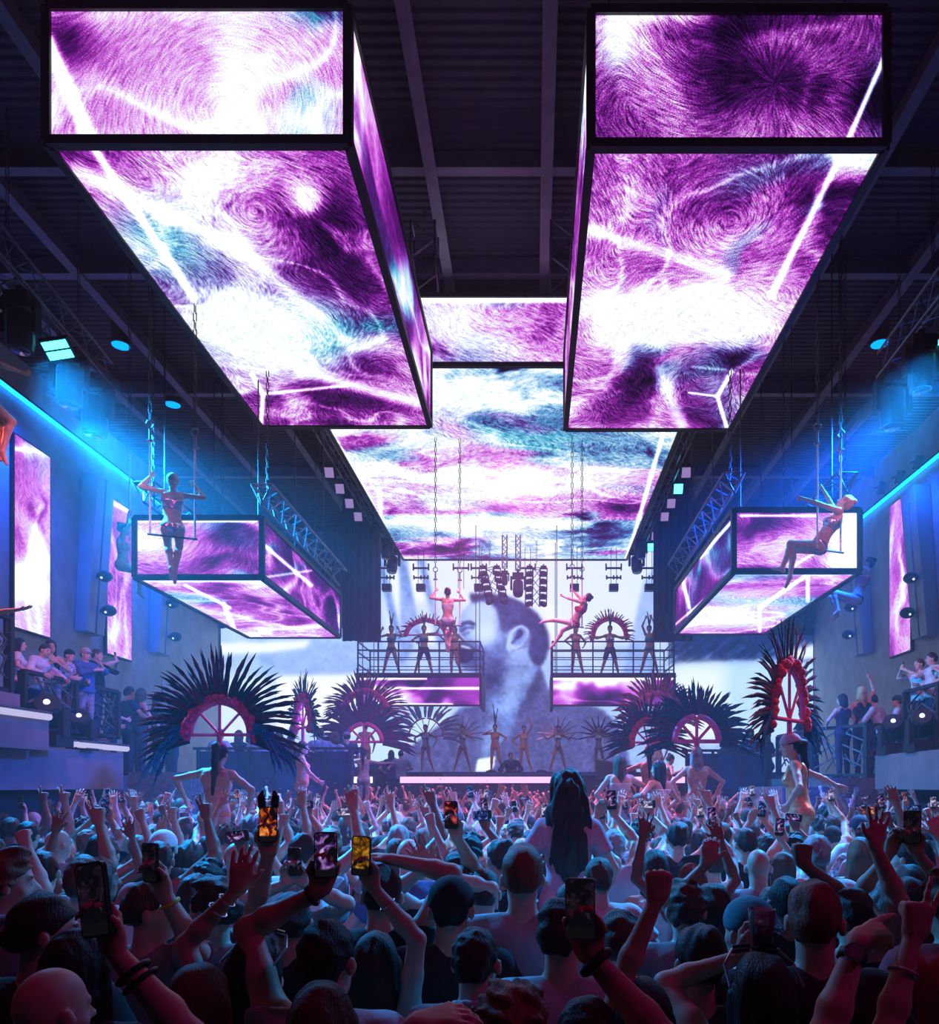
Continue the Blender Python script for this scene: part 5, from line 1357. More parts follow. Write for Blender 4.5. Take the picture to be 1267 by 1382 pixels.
fg('sunglass', 342, 1264, 2.2, 'f', 'long', 'black', 0, 'tank', 'black', 'woman with sunglasses pushed up on dark hair and a bare braceleted arm raised', -20, arms={'l': (321, 1200, 2.25, 'open', (.15, .1, 1), (0, 1, 0))}, hintL=(-.9, .1, -.3))
sunglasses('sunglass', 'sunglasses on the hair of the woman with the bare raised arm'); band('sunglass', 'l', 'thin silver bracelet on the bare raised arm left of the sunglasses', SILVER, .055, .029, .0035); band('sunglass', 'l', 'second silver bracelet lower on the same bare raised arm', SILVER, .10, .033, .0035)
fg('bunny', 392, 1204, 2.95, 'm', 'short', 'dark', 1, 'shirt', 'black', 'man in black sleeves holding up the phone with the eared case', 5, arms={'l': (366, 1128, 2.72, 'grip', (.0, .05, 1), (.2, -1, 0))}, hintL=(-.5, .2, -.9))
fg_phone('bunny', 'l', 'phone with an orange picture in a black long-eared case', 'orange')
f_, o_, M_ = FG['bunny']; ph = [o for o in bpy.data.objects if o.get('label', '').startswith('phone with an orange picture')][0]
eb = MB()
for s in (-1, 1): eb.tube([(s * .024, .002, .07), (s * .028, .002, .115), (s * .022, .002, .14)], [.016, .016, .007], 8)
link('eared_case', eb.mesh('eared_case', (0, 0, 0), True), PH_BODY, ph)
fg('white_shirt', 438, 1240, 2.1, 'm', 'short', 'black', 1, 'shirt', 'lightgrey', 'black-haired man in white shirt raising his sleeved left arm and phone', -10, arms={'l': (432, 1202, 2.2, 'grip', (.25, .05, 1), (.15, -1, 0))}, hintL=(-1, .1, -.2))
fg_phone('white_shirt', 'l', 'phone with a bright stage picture held by the man in the white shirt', 'purple', 0); band('white_shirt', 'l', 'dark watch strap on the wrist above the white shirt sleeve', BAND_K, .03, .032, .008, 'watch')
fg('yellow_phone', 506, 1258, 2.45, 'f', 'long', 'dark', 0, 'tank', 'black', 'woman in black with one bare arm straight up holding a yellow-lit phone', 0, arms={'r': (502, 1196, 2.35, 'grip', (-.35, .05, 1), (-.2, -1, 0))}, hintR=(.8, .1, -.4))
fg_phone('yellow_phone', 'r', 'phone with a yellow picture right of the bright stage picture phone', 'yellow', 3); band('yellow_phone', 'r', 'thin bracelet on the bare arm under the yellow phone', SILVER, .09, .029, .003)
fg('hand_on_head', 514, 1166, 3.0, 'm', 'short', 'dark', 0, 'tee', 'black', 'man in black with his right forearm folded over his head', 0, arms={'r': (530, 1160, 3.05, 'relaxed', (-1, .1, .2), (0, 0, -1))}, hintR=(1, 0, -.1))
fg('black_cap', 608, 1183, 2.8, 'm', 'crop', 'black', 1, 'tee', 'black', 'man in a black cap and black t-shirt seen from behind', 0, cap='front')
fg('polo', 641, 1250, 2.35, 'm', 'crop', 'dark', 0, 'polo', 'lightgrey', 'man with cropped hair in a pale grey polo shirt, low in the centre', -12)
fg('brown_head', 432, 1326, 1.82, 'f', 'long', 'brown', 0, 'tee', 'black', 'brown-haired woman at the bottom in front of the white shirt man', 6)
fg('bottom_hand', 660, 1440, 1.2, 'm', 'short', 'dark', 0, 'tee', 'black', 'person below the frame whose relaxed hand shows at the bottom centre', 0, arms={'l': (560, 1383, 1.42, 'relaxed', (1, .1, .25), (0, .3, -1))})
fg('curly', 690, 1330, 1.78, 'f', 'curly', 'red', 0, 'tee', 'black', 'woman with curly auburn hair at the bottom centre', 0)
fg('quiff', 705, 1141, 3.0, 'm', 'quiff', 'red', 0, 'tee', 'lightgrey', 'tall man with reddish quiff and broad pale grey t-shirt', 3, fat=1.06)
fg('white_tee', 653, 1172, 3.6, 'm', 'short', 'dark', 0, 'tee', 'white', 'dark-haired man in white left of the tall man with the quiff', 0)
fg('grey_tee', 757, 1211, 2.4, 'm', 'short', 'dark', 0, 'tee', 'lightgrey', 'man in blue-grey t-shirt directly behind the white-cased phone', -25, fat=1.08)
fg('white_phone', 838, 1412, 1.38, 'm', 'short', 'dark', 1, 'tee', 'black', 'person below the frame whose hand with a black wristband holds the white-cased phone', 0, arms={'r': (797, 1290, 1.55, 'grip', (-.3, .1, 1), (-.1, -1, .1))}, hintR=(.8, -.1, -.4))
fg_phone('white_phone', 'r', 'white-cased phone held upright in front of the blue-grey t-shirt', 'dark', 0, False, PH_WHITE); band('white_phone', 'r', 'wide black wristband under the white-cased phone', BAND_K, .02, .034, .012, 'wristband')
fg('behind_grey', 772, 1189, 3.5, 'm', 'short', 'dark', 1, 'tee', 'navy', 'dark head just above the white-cased phone', 8)
fg('teal_polo', 838, 1226, 2.55, 'm', 'short', 'brown', 0, 'polo', 'teal', 'brown-haired man in teal collar left of the raised fist arm', -20)
fg('fist', 868, 1322, 1.86, 'f', 'long', 'black', 0, 'tank', 'black', 'woman with long black hair at the bottom raising a clenched fist', 0, arms={'l': (886, 1212, 1.9, 'fist', (.12, .0, 1), (0, 1, 0))}, hintL=(-1, .1, -.3))
fg('teal_cap', 1014, 1211, 2.6, 'm', 'crop', 'dark', 0, 'tee', 'black', 'man in a teal patterned cap worn backwards', 30, cap='back', capc='teal')
fg('cup', 1030, 1287, 1.92, 'f', 'long', 'black', 0, 'tee', 'black', 'woman with black hair and sunglasses on her head, holding up a clear cup', 0, arms={'l': (1003, 1290, 2.1, 'grip', (.15, .2, 1), (.75, -.6, .1))}, hintL=(-1, 0, -.4))
sunglasses('cup', 'sunglasses on the black hair of the woman with the cup')
p = P(1028, 1252, 2.02 * FGK)
t = thing('plastic_cup', 'clear plastic cup raised in front of the teal patterned cap', 'cup', p - Vector((0, 0, .055)))
part('cup', MB().lathe([(.0, -.055), (.030, -.055), (.040, .055), (.038, .055), (.028, -.051), (0, -.051)], p, 20), CLEAR, t, True); part('drink', MB().lathe([(0, -.05), (.0278, -.05), (.033, .01), (0, .01)], p, 20), mat('pale_drink', (.5, .45, .5), .1), t, True)
fg('bun', 946, 1248, 2.3, 'f', 'bun', 'dark', 1, 'tee', 'black', 'woman with pinned-up dark hair left of the teal patterned cap', 10)
fg('red_head', 1100, 1187, 2.28, 'm', 'short', 'red', 0, 'tee', 'black', 'red-haired man in black filling the right, left of the watch arm', -25, fat=1.05)
fg('watch', 1000, 1396, 1.47, 'm', 'short', 'dark', 0, 'tee', 'black', 'person below the frame whose long bare arm with a steel watch points right', 0, arms={'r': (1162, 1246, 1.68, 'point', (1, .25, .42), (.1, .5, -1))}, hintR=(-.9, .1, -.5))
t = thing('wristwatch', 'steel wristwatch with black strap on the arm pointing right', 'watch', wpt('watch', FG['watch'][0].W[1]))
f_, o_, M_ = FG['watch']; d = (M_.to_3x3() @ (f_.E[1] - f_.W[1])).normalized(); c = M_ @ (f_.W[1] + (f_.E[1] - f_.W[1]).normalized() * .04)
part('strap', MB().tube([c - d * .012, c + d * .012], .0335, 18), BAND_K, t, True)
nrm = (Vector((-.35, -1, .25)) - d * Vector((-.35, -1, .25)).dot(d)).normalized()
part('case', MB().tube([c + nrm * .026, c + nrm * .042], .023, 20), SILVER, t); part('dial', MB().tube([c + nrm * .041, c + nrm * .0435], .018, 20), mat('watch_glass', (.35, .30, .38), .1), t)
fg('peace', 1262, 1398, 1.46, 'f', 'long', 'dark', 0, 'tank', 'black', 'person below the frame whose bent bare arm gestures at the right edge', 0, arms={'l': (1232, 1262, 1.62, 'peace', (.3, .1, 1), (0, 1, 0))}, hintL=(-1, .0, -.4))
band('peace', 'l', 'thin pale bracelet on the bent arm at the right edge', BAND_W, .10, .031, .0035)
fg('long_arm', 1152, 1196, 3.0, 'm', 'short', 'dark', 1, 'tank', 'black', 'man raising a long bare arm with spread fingers right of the clenched fists', 0, arms={'r': (1180, 1142, 2.85, 'wide', (.2, .1, 1), (-.3, 1, 0))}, hintR=(.5, -.1, -.9))
fg('dark_fist', 1062, 1182, 3.3, 'm', 'short', 'black', 3, 'shirt', 'black', 'man in dark sleeves raising a fist behind the red-haired man', 0, arms={'r': (1084, 1166, 3.1, 'fist', (0, 0, 1), (0, 1, 0))}, hintR=(.7, .1, -.6))
fg('two_hand_phone', 1226, 1184, 3.2, 'f', 'long', 'dark', 1, 'tank', 'black', 'woman at the right raising both hands with a phone between them', 0, arms={'l': (1202, 1150, 3.0, 'grip', (.3, 0, 1), (.3, -1, 0)), 'r': (1236, 1150, 3.0, 'grip', (-.3, 0, 1), (-.3, -1, 0))})
fg_phone('two_hand_phone', 'r', 'phone raised in two hands at the right, beyond the long bare arm', 'dark', 0)
fg('slick', 1192, 1177, 3.45, 'm', 'short', 'grey', 0, 'tee', 'navy', 'man with slicked grey hair under the long bare arm at the right', 10)
fg('left_fist2', 962, 1192, 3.25, 'f', 'long', 'dark', 0, 'tank', 'black', 'dark-haired woman with a bent bare forearm raised left of the teal cap', 0, arms={'l': (953, 1166, 3.05, 'relaxed', (.25, .1, 1), (.3, 1, 0))}, hintL=(-.9, .0, -.5))
fg('brown_back', 926, 1189, 3.05, 'm', 'messy', 'brown', 0, 'tee', 'grey', 'man with rough brown hair just left of the bent bare forearm', -8)
fg('top_right_head', 1044, 1197, 3.6, 'm', 'short', 'dark', 0, 'tee', 'black', 'dark head between the teal cap and the red-haired man', 12)
fg('wide_hands', 620, 1168, 3.75, 'm', 'short', 'dark', 0, 'tee', 'black', 'man throwing two spread hands to the left above the black cap', 15, arms={'l': (575, 1170, 3.5, 'wide', (-.45, .1, .8), (0, 1, .2)), 'r': (598, 1180, 3.5, 'wide', (-.5, 0, .75), (0, 1, .2))})
fg('tall_phone', 618, 1148, 4.0, 'm', 'short', 'black', 1, 'shirt', 'lightgrey', 'man raising an arm with a red-lit phone above the spread hands', 0, arms={'r': (609, 1112, 3.6, 'grip', (-.25, 0, 1), (-.2, -1, 0))}, hintR=(.8, .1, -.6))
fg_phone('tall_phone', 'r', 'phone with a red-lit picture held high left of the tall woman with wavy hair', 'red', 0)
fg('bottom_dark', 792, 1344, 1.8, 'm', 'short', 'black', 1, 'tee', 'black', 'dark head at the bottom between curly auburn hair and the clenched fist woman', -10)
fg('left_mid', 262, 1180, 3.55, 'f', 'bob', 'dark', 0, 'tee', 'navy', 'woman with bobbed dark hair behind the man in profile facing left', 0)
fg('left_mid2', 112, 1156, 3.4, 'm', 'short', 'brown', 0, 'tee', 'white', 'brown-haired man in white beyond the big dark phone', 8)
fg('right_edge', 1285, 1176, 2.7, 'm', 'curly', 'dark', 1, 'tee', 'red', 'curly-haired man cut by the right frame edge', 10)
fg('cap_mid', 400, 1165, 3.8, 'm', 'crop', 'grey', 0, 'tee', 'grey', 'man in a dark cap with a phone held in front of his face', 0, cap='front', capc='navy', arms={'r': (408, 1192, 3.5, 'grip', (-.3, 0, 1), (-.2, -1, 0)), 'l': (388, 1192, 3.5, 'grip', (.3, 0, 1), (.2, -1, 0))})
fg_phone('cap_mid', 'r', 'dark phone in both hands of the man in the dark cap', 'dark')
# the woman lifted above the crowd, long wavy hair
fg('wavy', 766, 1044, 4.5, 'f', 'wavy', 'dark', 0, 'tee', 'pink', 'woman with very long wavy dark hair sitting high above the crowd', 0, z0=.47, legs=(((-.13, .34, .86), (-.13, .33, .44), (-.13, .42, .38)), ((.13, .34, .86), (.13, .33, .44), (.13, .42, .38))), bottom='shorts')
fg('carrier', 766, 1136, 4.57, 'm', 'short', 'dark', 0, 'tee', 'blue', 'man in blue carrying the woman with long wavy hair on his shoulders', 0, arms={'l': (742, 1130, 4.75, 'bar'), 'r': (790, 1130, 4.75, 'bar')}, vox=.011)

# ------------------------------------------------------------------ the crowd behind them
VAR = []
def var(name, sex, hair, top, bottom='trousers', ph=None, vox=.0115, **kw):
    f = Figure(sex, hair=hair, top=top, bottom=bottom, seed=50 + len(VAR), vox=vox, coarse=1.05, **kw); VAR.append((name, f, (top, bottom), ph)); return f
GP = dict(fdir=(None, (-.3, .0, 1)), palm=(None, (-.2, -1, 0)))
var('arms down', 'm', 'short', 'tee', arms=((-.24, .12, 1.0), (.24, .12, 1.0)))
var('arms down', 'f', 'long', 'tank', arms=((-.2, .2, 1.08), (.2, .2, 1.08)), head=(0, 0, 12))
var('one hand up', 'm', 'short', 'tee', hands=('relaxed', 'open'), arms=(None, (.28, .18, 1.92)), head=(0, 0, -6))
var('one fist up', 'm', 'messy', 'tee', hands=('fist', 'relaxed'), arms=((-.26, .15, 1.90), None))
var('filming', 'f', 'long', 'tank', ph=1, hands=('relaxed', 'grip'), arms=(None, (.16, .30, 1.84)), **GP)
var('filming', 'm', 'short', 'tee', ph=1, hands=('relaxed', 'grip'), arms=(None, (.15, .30, 1.88)), **GP)
var('both hands up', 'f', 'long', 'tank', hands=('wide', 'wide'), arms=((-.27, .12, 1.94), (.25, .16, 1.90)), head=(8, 0, 0))
var('filming', 'm', 'crop', 'shirt', ph=1, hands=('grip', 'grip'), arms=((-.06, .32, 1.86), (.07, .32, 1.86)), fdir=((.4, 0, 1), (-.3, 0, 1)), palm=((.3, -1, 0), (-.2, -1, 0)))
var('pointing up', 'f', 'pony', 'tank', hands=('point', 'relaxed'), arms=((-.22, .2, 1.93), None))
var('two fingers up', 'm', 'short', 'tee', hands=('relaxed', 'peace'), arms=(None, (.26, .14, 1.93)), head=(0, 0, 20))
var('one hand up', 'f', 'wavy', 'tee', hands=('open', 'relaxed'), arms=((-.28, .10, 1.86), None), head=(0, 4, -15))
var('both hands up', 'm', 'curly', 'tee', hands=('open', 'open'), arms=((-.20, .2, 1.95), (.24, .2, 1.93)))
var('arms down', 'f', 'bob', 'tee', arms=((-.2, .1, 1.0), (.22, .2, 1.05)), head=(0, 0, -30))
var('arms down', 'm', 'crop', 'tee', arms=((-.25, .1, 1.0), (.25, .1, 1.0)), cap='front')
var('filming', 'm', 'messy', 'tee', ph=2, hands=('relaxed', 'grip'), arms=(None, (.12, .34, 1.80)), **GP)
var('arms down', 'f', 'bun', 'tank', arms=((-.2, .2, 1.1), (.2, .2, 1.1)), head=(0, 0, 45))
var('arms down', 'm', 'bald', 'tee', arms=((-.25, .1, 1.0), (.25, .1, 1.0)), head=(0, 0, -18))
var('one fist up', 'f', 'long', 'crop', 'shorts', hands=('relaxed', 'fist'), arms=(None, (.24, .14, 1.88)))
HC = {'black': 'black-haired', 'dark': 'dark-haired', 'brown': 'brown-haired', 'red': 'auburn-haired', 'blond': 'blond', 'grey': 'grey-haired'}
LANDMARKS = [(-40, 'at the left frame edge'), (60, 'below the left balcony'), (190, 'below the left steps'), (297, 'below the biggest headdress'), (408, 'near the red-lit dancer'), (490, 'before the arms-out dancer'), (575, 'left of the dj'), (690, 'before the dj booth'), (766, 'around the wavy-haired woman'), (838, 'before the long-haired pair'), (945, 'before the grey-blond dancer'), (1068, 'around the gold dancer'), (1180, 'below the right terrace'), (1300, 'at the right frame edge')]
DEPTH = [(4.3, 'nearer crowd'), (5.4, 'near-middle crowd'), (7.0, 'middle crowd'), (9.5, 'far-middle crowd'), (12.5, 'far crowd'), (99, 'farthest crowd')]
rc_ = random.Random(21)
spots = []
keep = [(o.location.x, o.location.y) for f, o, M in FG.values()]
PODIUMS = [(-3.40, 8.0, .42), (-4.2, 13.5, .45), (2.42, 11.0, .5), (2.0, 13.0, .5), (2.50, 7.2, .45), (1.2, 10.5, .4), (1.74, 10.5, .4)]
y = 3.75; row = 0
while y < 14.6:
    dx = .56 if y < 7 else .60
    x0, x1 = max(-.735 * y - .1, -7.6), min(.56 * y + .1, 6.0)
    x = x0 + (.3 if row % 2 else 0)
    while x < x1:
        q = (x + rc_.uniform(-.11, .11), y + rc_.uniform(-.14, .14))
        if all((q[0] - a) ** 2 + (q[1] - b) ** 2 > .40 ** 2 for a, b in keep) and all((q[0] - a) ** 2 + (q[1] - b) ** 2 > (r + .22) ** 2 for a, b, r in PODIUMS): spots.append(q)
        x += dx
    y += .56 if y < 7 else .64; row += 1
crowd_desc = []
TOPC = ['black'] * 5 + ['white'] * 5 + ['grey'] * 2 + ['lightgrey'] * 2 + ['navy'] * 2 + ['blue', 'teal', 'pink', 'check', 'red', 'cream']
SCRN = ['purple', 'white', 'blue', 'purple', 'orange', 'dark', 'purple', 'white']
spots.sort(key=lambda q: q[1])
NCROWD = 228
far_spots = spots[NCROWD:]
pending = []
for (x, y_) in spots[:NCROWD]:
    up = rc_.random() < (.62 if y_ < 6 else .74)
    cand = [i for i, v in enumerate(VAR) if (v[0] != 'arms down') == up]
    vi = rc_.choice(cand); nm, f, kinds, ph = VAR[vi]
    ht = rc_.uniform(.955, 1.045) * (.97 if f.sex == 'f' else 1.0)
    if abs(x - .2) < .35 and y_ > 4.6: ht *= .97
    hc = rc_.choice(['black', 'dark', 'dark', 'dark', 'brown', 'brown', 'red', 'blond'] if f.sex == 'f' else ['black', 'black', 'dark', 'dark', 'dark', 'brown', 'red', 'grey'])
    tc = rc_.choice(TOPC); sk = rc_.choice([0, 0, 0, 1, 1, 2, 3])
    px = VX + x / y_ * FOC
    lm = min(LANDMARKS, key=lambda l: abs(l[0] - px))[1]; dp = [d for lim, d in DEPTH if y_ < lim][0]
    who = 'woman' if f.sex == 'f' else 'man'; hd = 'bald' if 'hair' not in f.meshes else HC[hc]
    if 'cap' in f.meshes: hd = 'capped'
    col = {'check': 'patterned', 'cream': 'cream', 'lightgrey': 'pale grey'}.get(tc, tc)
    rz = rc_.uniform(-14, 14)
    o = put_person(f, (x, y_, 0), rz, ht, sk, hc, tc, rc_.choice(['navy', 'black', 'grey']), '', None, kinds, rc_.choice(['black', 'navy', 'white']))
    pending.append((o, who, hd, col, nm, lm, dp, px))
    if ph:
        M = Matrix.Translation((x, y_, 0)) @ Matrix.Rotation(math.radians(rz), 4, 'Z') @ Matrix.Scale(ht, 4)
        scn = rc_.choice(SCRN)
        p = put_phone(M @ phone_frame(f, 1, rc_.uniform(-8, 8), ph == 2), '', scn, PH_WHITE if rc_.random() < .2 else None)
        pending.append((p, 'phone', scn, col, hd + ' ' + who, lm, dp, px))
def finish_labels():
    seen = {}
    for it in pending:
        o, who, hd, col, nm, lm, dp, px = it
        if who == 'phone': lab = '%s-lit phone of a %s in %s, %s %s' % ({'dark': 'dim'}.get(hd, hd), nm, col, dp, lm)
        else: lab = '%s %s in %s, %s, %s %s' % (hd, who, col, nm, dp, lm)
        seen.setdefault(lab, []).append((px, o))
    for lab, l in seen.items():
        l.sort(key=lambda q: q[0])
        if len(l) == 1: l[0][1]['label'] = lab
        else:
            for i, (px, o) in enumerate(l):
                o['label'] = ['leftmost', 'second', 'third', 'fourth', 'fifth'][i] + ' ' + lab
        for px, o in l: o['category'] = 'phone' if o.name.startswith('phone') else 'person'; o['group'] = 'phones raised in the crowd' if o.name.startswith('phone') else 'people dancing in the crowd'
finish_labels()

# the packed rows right in front of the stage, too many and too small to count
def merge_far(pts):
    low = []
    for k, (sex, hair, a, h) in enumerate((('m', 'short', (None, (.28, .15, 1.93)), ('relaxed', 'open')), ('f', 'long', ((-.25, .15, 1.9), (.25, .15, 1.92)), ('open', 'open')), ('m', 'crop', (None, None), ('relaxed', 'relaxed')), ('f', 'long', ((-.2, .2, 1.9), None), ('fist', 'relaxed')), ('m', 'messy', ((-.1, .3, 1.8), (.1, .3, 1.8)), ('fist', 'fist')))):
        low.append(Figure(sex, hair=hair, arms=a, hands=h, seed=90 + k, vox=.040, shoes=False, bottom=None))
    V, F, MI = [], [], []; base = 0; r = random.Random(4)
    mats = [mat('far_skin', SK[0]), mat('far_skin_tan', SK[1]), mat('far_hair_black', HA['black']), mat('far_hair_brown', HA['brown']), mat('far_white', CL['white']), mat('far_black', CL['black']), mat('far_blue', CL['blue']), mat('far_pink', CL['pink']), mat('far_navy', CL['navy'])]
    for (x, y_, zb) in pts:
        f = r.choice(low); a = r.uniform(-.3, .3); s = r.uniform(.95, 1.10); sk = r.choice((0, 0, 1)); hr = r.choice((2, 3)); tp = r.choice((4, 4, 5, 6, 7))
        for k, me in f.meshes.items():
            n = len(me.vertices); c = np.empty(n * 3, np.float32); me.vertices.foreach_get('co', c); c = c.reshape(-1, 3) * s
            c = np.stack([c[:, 0] * math.cos(a) - c[:, 1] * math.sin(a) + x, c[:, 0] * math.sin(a) + c[:, 1] * math.cos(a) + y_, c[:, 2] + zb], 1)
            m = len(me.polygons); q = np.empty(m * 4, np.int32); me.polygons.foreach_get('vertices', q)
            V.append(c); F.append(q + base); base += n
            MI.append(np.full(m, {'body': sk, 'hair': hr, 'top': tp}.get(k, 8), np.int32))
    V = np.concatenate(V); F = np.concatenate(F); MI = np.concatenate(MI); me = bpy.data.meshes.new('far_crowd')
    me.vertices.add(len(V)); me.vertices.foreach_set('co', V.reshape(-1)); nf = len(F) // 4
    me.loops.add(nf * 4); me.loops.foreach_set('vertex_index', F); me.polygons.add(nf); me.polygons.foreach_set('loop_start', np.arange(0, nf * 4, 4, dtype=np.int32))
    for m in mats: me.materials.append(m)
    me.polygons.foreach_set('material_index', MI); me.update(calc_edges=True); me.shade_smooth()
    return me
pts = [(x, y, 0) for x, y in far_spots]
y = 14.7
while y < 20.7:
    x = -6.0 + (.25 if int(y * 10) % 2 else 0)
    lim = (-7.8, 6.4) if y < 13.5 else (-6.0, 4.1) if y < 17 else (-3.8, 3.3)
    x = lim[0]
    while x < lim[1]:
        pts.append((x + rc_.uniform(-.12, .12), y + rc_.uniform(-.15, .15), 0)); x += .58
    y += .62
tag(link('far_crowd', merge_far(pts), None), 'packed far crowd with raised hands right in front of the stage', 'crowd', None, 'stuff')
# ------------------------------------------------------------------ feather headdresses
PINK_T = mat('pink_tube', (.85, .08, .30), .4, 0, .1, 10); RED_F = mat('red_marabou', (.80, .02, .06), .9, 0, .25, 30); MAG_F = mat('magenta_marabou', (.62, .03, .22), .9, 0, .25, 30)
FEA = dict(dark=mat('dark_teal_feather', (.010, .055, .080), .45, 0, .3, 30), wine=mat('wine_feather', (.10, .012, .08), .5, 0, .3, 30), red=mat('magenta_feather', (.35, .02, .12), .5, 0, .3, 30), blue=mat('blue_sequin_feather', (.02, .22, .42), .3, .3, .5, 90), grey=mat('grey_feather', (.35, .36, .48), .6, 0, .2, 30), silver=mat('silver_fan_blade', (.60, .62, .75), .3, .5, .1, 30))
def blade(p0, d, L, droop, w, n=7, nrm=(0, 1, 0)):
    """one feather: tapered leaf with a raised spine, bending by droop along its length"""
    mb = MB(); p0 = Vector(p0); d = Vector(d).normalized(); nv = Vector(nrm); droop = Vector(droop); rings = []
    for i in range(n + 1):
        t = i / n; p = p0 + d * (L * t) + droop * (t * t)
        tg = (d * L + droop * 2 * t).normalized(); s = tg.cross(nv).normalized()
        ww = w * (.25 + .75 * math.sin(PI * min(t * 1.25 + .12, 1) ** 1.0)) if t < .7 else w * max(1 - (t - .7) / .3, .03)
        rings.append([p - s * ww, p + nv * .005, p + s * ww, p - nv * .005])
    vs = [v for r in rings for v in r]; fs = []
    for i in range(n):
        for j in range(4):
            a, b = 4 * i + j, 4 * i + (j + 1) % 4; fs.append((a, b, b + 4, a + 4))
    fs += [(3, 2, 1, 0), (4 * n, 4 * n + 1, 4 * n + 2, 4 * n + 3)]
    return mb.add(vs, fs)
def headdress(label, base, yaw, rx, rz, L, seed, cols=('dark',), trim=None, nf=40, tails=0, spokes=5, amin=-12, thick=1.0, simple=False, lean=0.0, w=.018, stem=.10):
    """arch of tube with spokes standing on a stem at 'base' (top of the head), feathers fanning out of it"""
    t = thing('feather_headdress', label, 'headdress', base); t.rotation_euler = (math.radians(lean), 0, math.radians(yaw)); r = random.Random(seed)
    def prt(nm, mb, m, sm=False): return link(nm, mb.mesh(nm, (0, 0, 0), sm), m, t)
    z0 = stem
    A = lambda a, k=1.0: Vector((rx * k * math.cos(a), 0, z0 + rz * k * math.sin(a)))
    prt('stem', MB().tube([(0, 0, -.02), (0, 0, z0)], .022 * thick, 8).tube([(0, 0, -.03), (0, 0, .03)], [.07, .05], 10), PINK_T)
    prt('arch', MB().tube([A(PI * i / 24) for i in range(25)], .026 * thick, 8), PINK_T, True)
    sp = MB().tube([(-rx * 1.06, 0, z0), (rx * 1.06, 0, z0)], .018 * thick, 6)
    for k in range(1, spokes + 1):
        a = PI * k / (spokes + 1); sp.tube([(0, 0, z0), A(a, .98)], .013 * thick, 6)
    prt('spokes', sp, PINK_T)
    if trim is not None:
        tr = MB()
        for k in range(64):
            a = math.radians(-6 + 192 * k / 63) + r.uniform(-.05, .05); q = A(a, 1.12) + Vector((r.uniform(-.02, .02), r.uniform(-.035, .035), r.uniform(-.03, .03)))
            tr.ball(q, r.uniform(.028, .05) * thick, 6)
        prt('fluff_trim', tr, trim, True)
    one = MB()
    for k in range(nf):
        f_ = (k + r.uniform(-.35, .35)) / (nf - 1); a = math.radians(amin + (180 - 2 * amin) * f_)
        k_ = r.uniform(.78, 1.08) * (1.0 + .18 * math.sin(max(min(a, PI), 0)))
        side = math.cos(a)
        mb = blade(A(a, 1.05), (math.cos(a) * .95 + r.uniform(-.06, .06), r.uniform(-.12, .12), math.sin(a) * (.9 if rz >= rx else 1) + .12), L * k_, Vector((side * L * .12, r.uniform(-.05, .05), -L * (.10 + .28 * abs(side)))), w * r.uniform(.75, 1.25), 7 if not simple else 5)
        if simple: one.add(mb.v, mb.f)
        else: prt('feather', mb, FEA[cols[k % len(cols)]])
    if simple: prt('feather_fan', one, FEA[cols[0]])
    for k in range(tails):
        s = -1 if k % 2 else 1; q = Vector((s * rx * r.uniform(1.0, 1.15), r.uniform(-.03, .03), z0 + r.uniform(-.02, .08)))
        Lt = L * r.uniform(.75, 1.35)
        prt('tail_feather', blade(q, (s * r.uniform(.5, 1.2), r.uniform(-.2, .2), r.uniform(.0, .5)), Lt * .8, Vector((s * Lt * r.uniform(-.25, .15), 0, -Lt * r.uniform(.7, 1.25))), w * 1.3, 9), FEA['blue'])
    return t

# ------------------------------------------------------------------ dancers on podiums above the crowd
GOLD, NUDE = CL['gold'], CL['nude']
def dancer(label, px, ytop, Y, hair, hcol, top, tcol, bot, bcol, rz=0, arms=(None, None), hands=('relaxed', 'relaxed'), lean=(0, 0, 0), head=(0, 0, 0), skin=1, sc=.96, podium=None, legs=None, vox=.011, fdir=(None, None), palm=(None, None), hint=(None, None), seed=200, sex='f', capx=False, capc='silver', pelvis=(0, 0, .95), coarse=True, shoes=False):
    f = Figure(sex, head, arms, hands, lean, legs, hair, top, bot, seed + int(px), vox, 1.0, palm=palm, fdir=fdir, pelvis=pelvis, cap=capx, hint=hint, shoes=shoes, coarse=coarse)
    top_w = P(px, ytop, Y); dz = (f.C.z + .115) * sc; dx = Matrix.Rotation(math.radians(rz), 3, 'Z') @ Vector((f.C.x, f.C.y, 0)) * sc
    loc = Vector((top_w.x - dx.x, Y - dx.y, top_w.z - dz))
    o = put_person(f, loc, rz, sc, skin, hcol, tcol, bcol, label, None, (top or 'tank', bot or 'shorts'), capc)
    M = Matrix.Translation(loc) @ Matrix.Rotation(math.radians(rz), 4, 'Z') @ Matrix.Scale(sc, 4)
    if podium:
        b = thing('dance_podium', podium, 'podium', (loc.x, loc.y, 0))
        zt = loc.z + .005
        part('drum', MB().lathe([(0, 0), (.36, 0), (.36, zt - .04), (0, zt - .04)], (loc.x, loc.y, 0), 20), black_m, b); part('top_plate', MB().lathe([(0, zt - .04), (.39, zt - .04), (.39, zt), (0, zt)], (loc.x, loc.y, 0), 20), STEEL, b)
    return f, o, M
def crown(fm): return fm[2] @ (fm[0].C + fm[0].Rh @ Vector((0, -.005, .105)))
d1 = dancer('bare-backed woman with a long ponytail under the biggest dark feather headdress', 297, 1002, 8.0, 'highpony', 'dark', 'bodysuit', 'nude', 'briefs', 'nude', 0, ((-.36, .06, 1.13), (.34, .10, 1.05)), lean=(0, 4, 0), podium='round podium under the bare-backed dancer with the long ponytail', hint=((-1, -.3, 0), None))
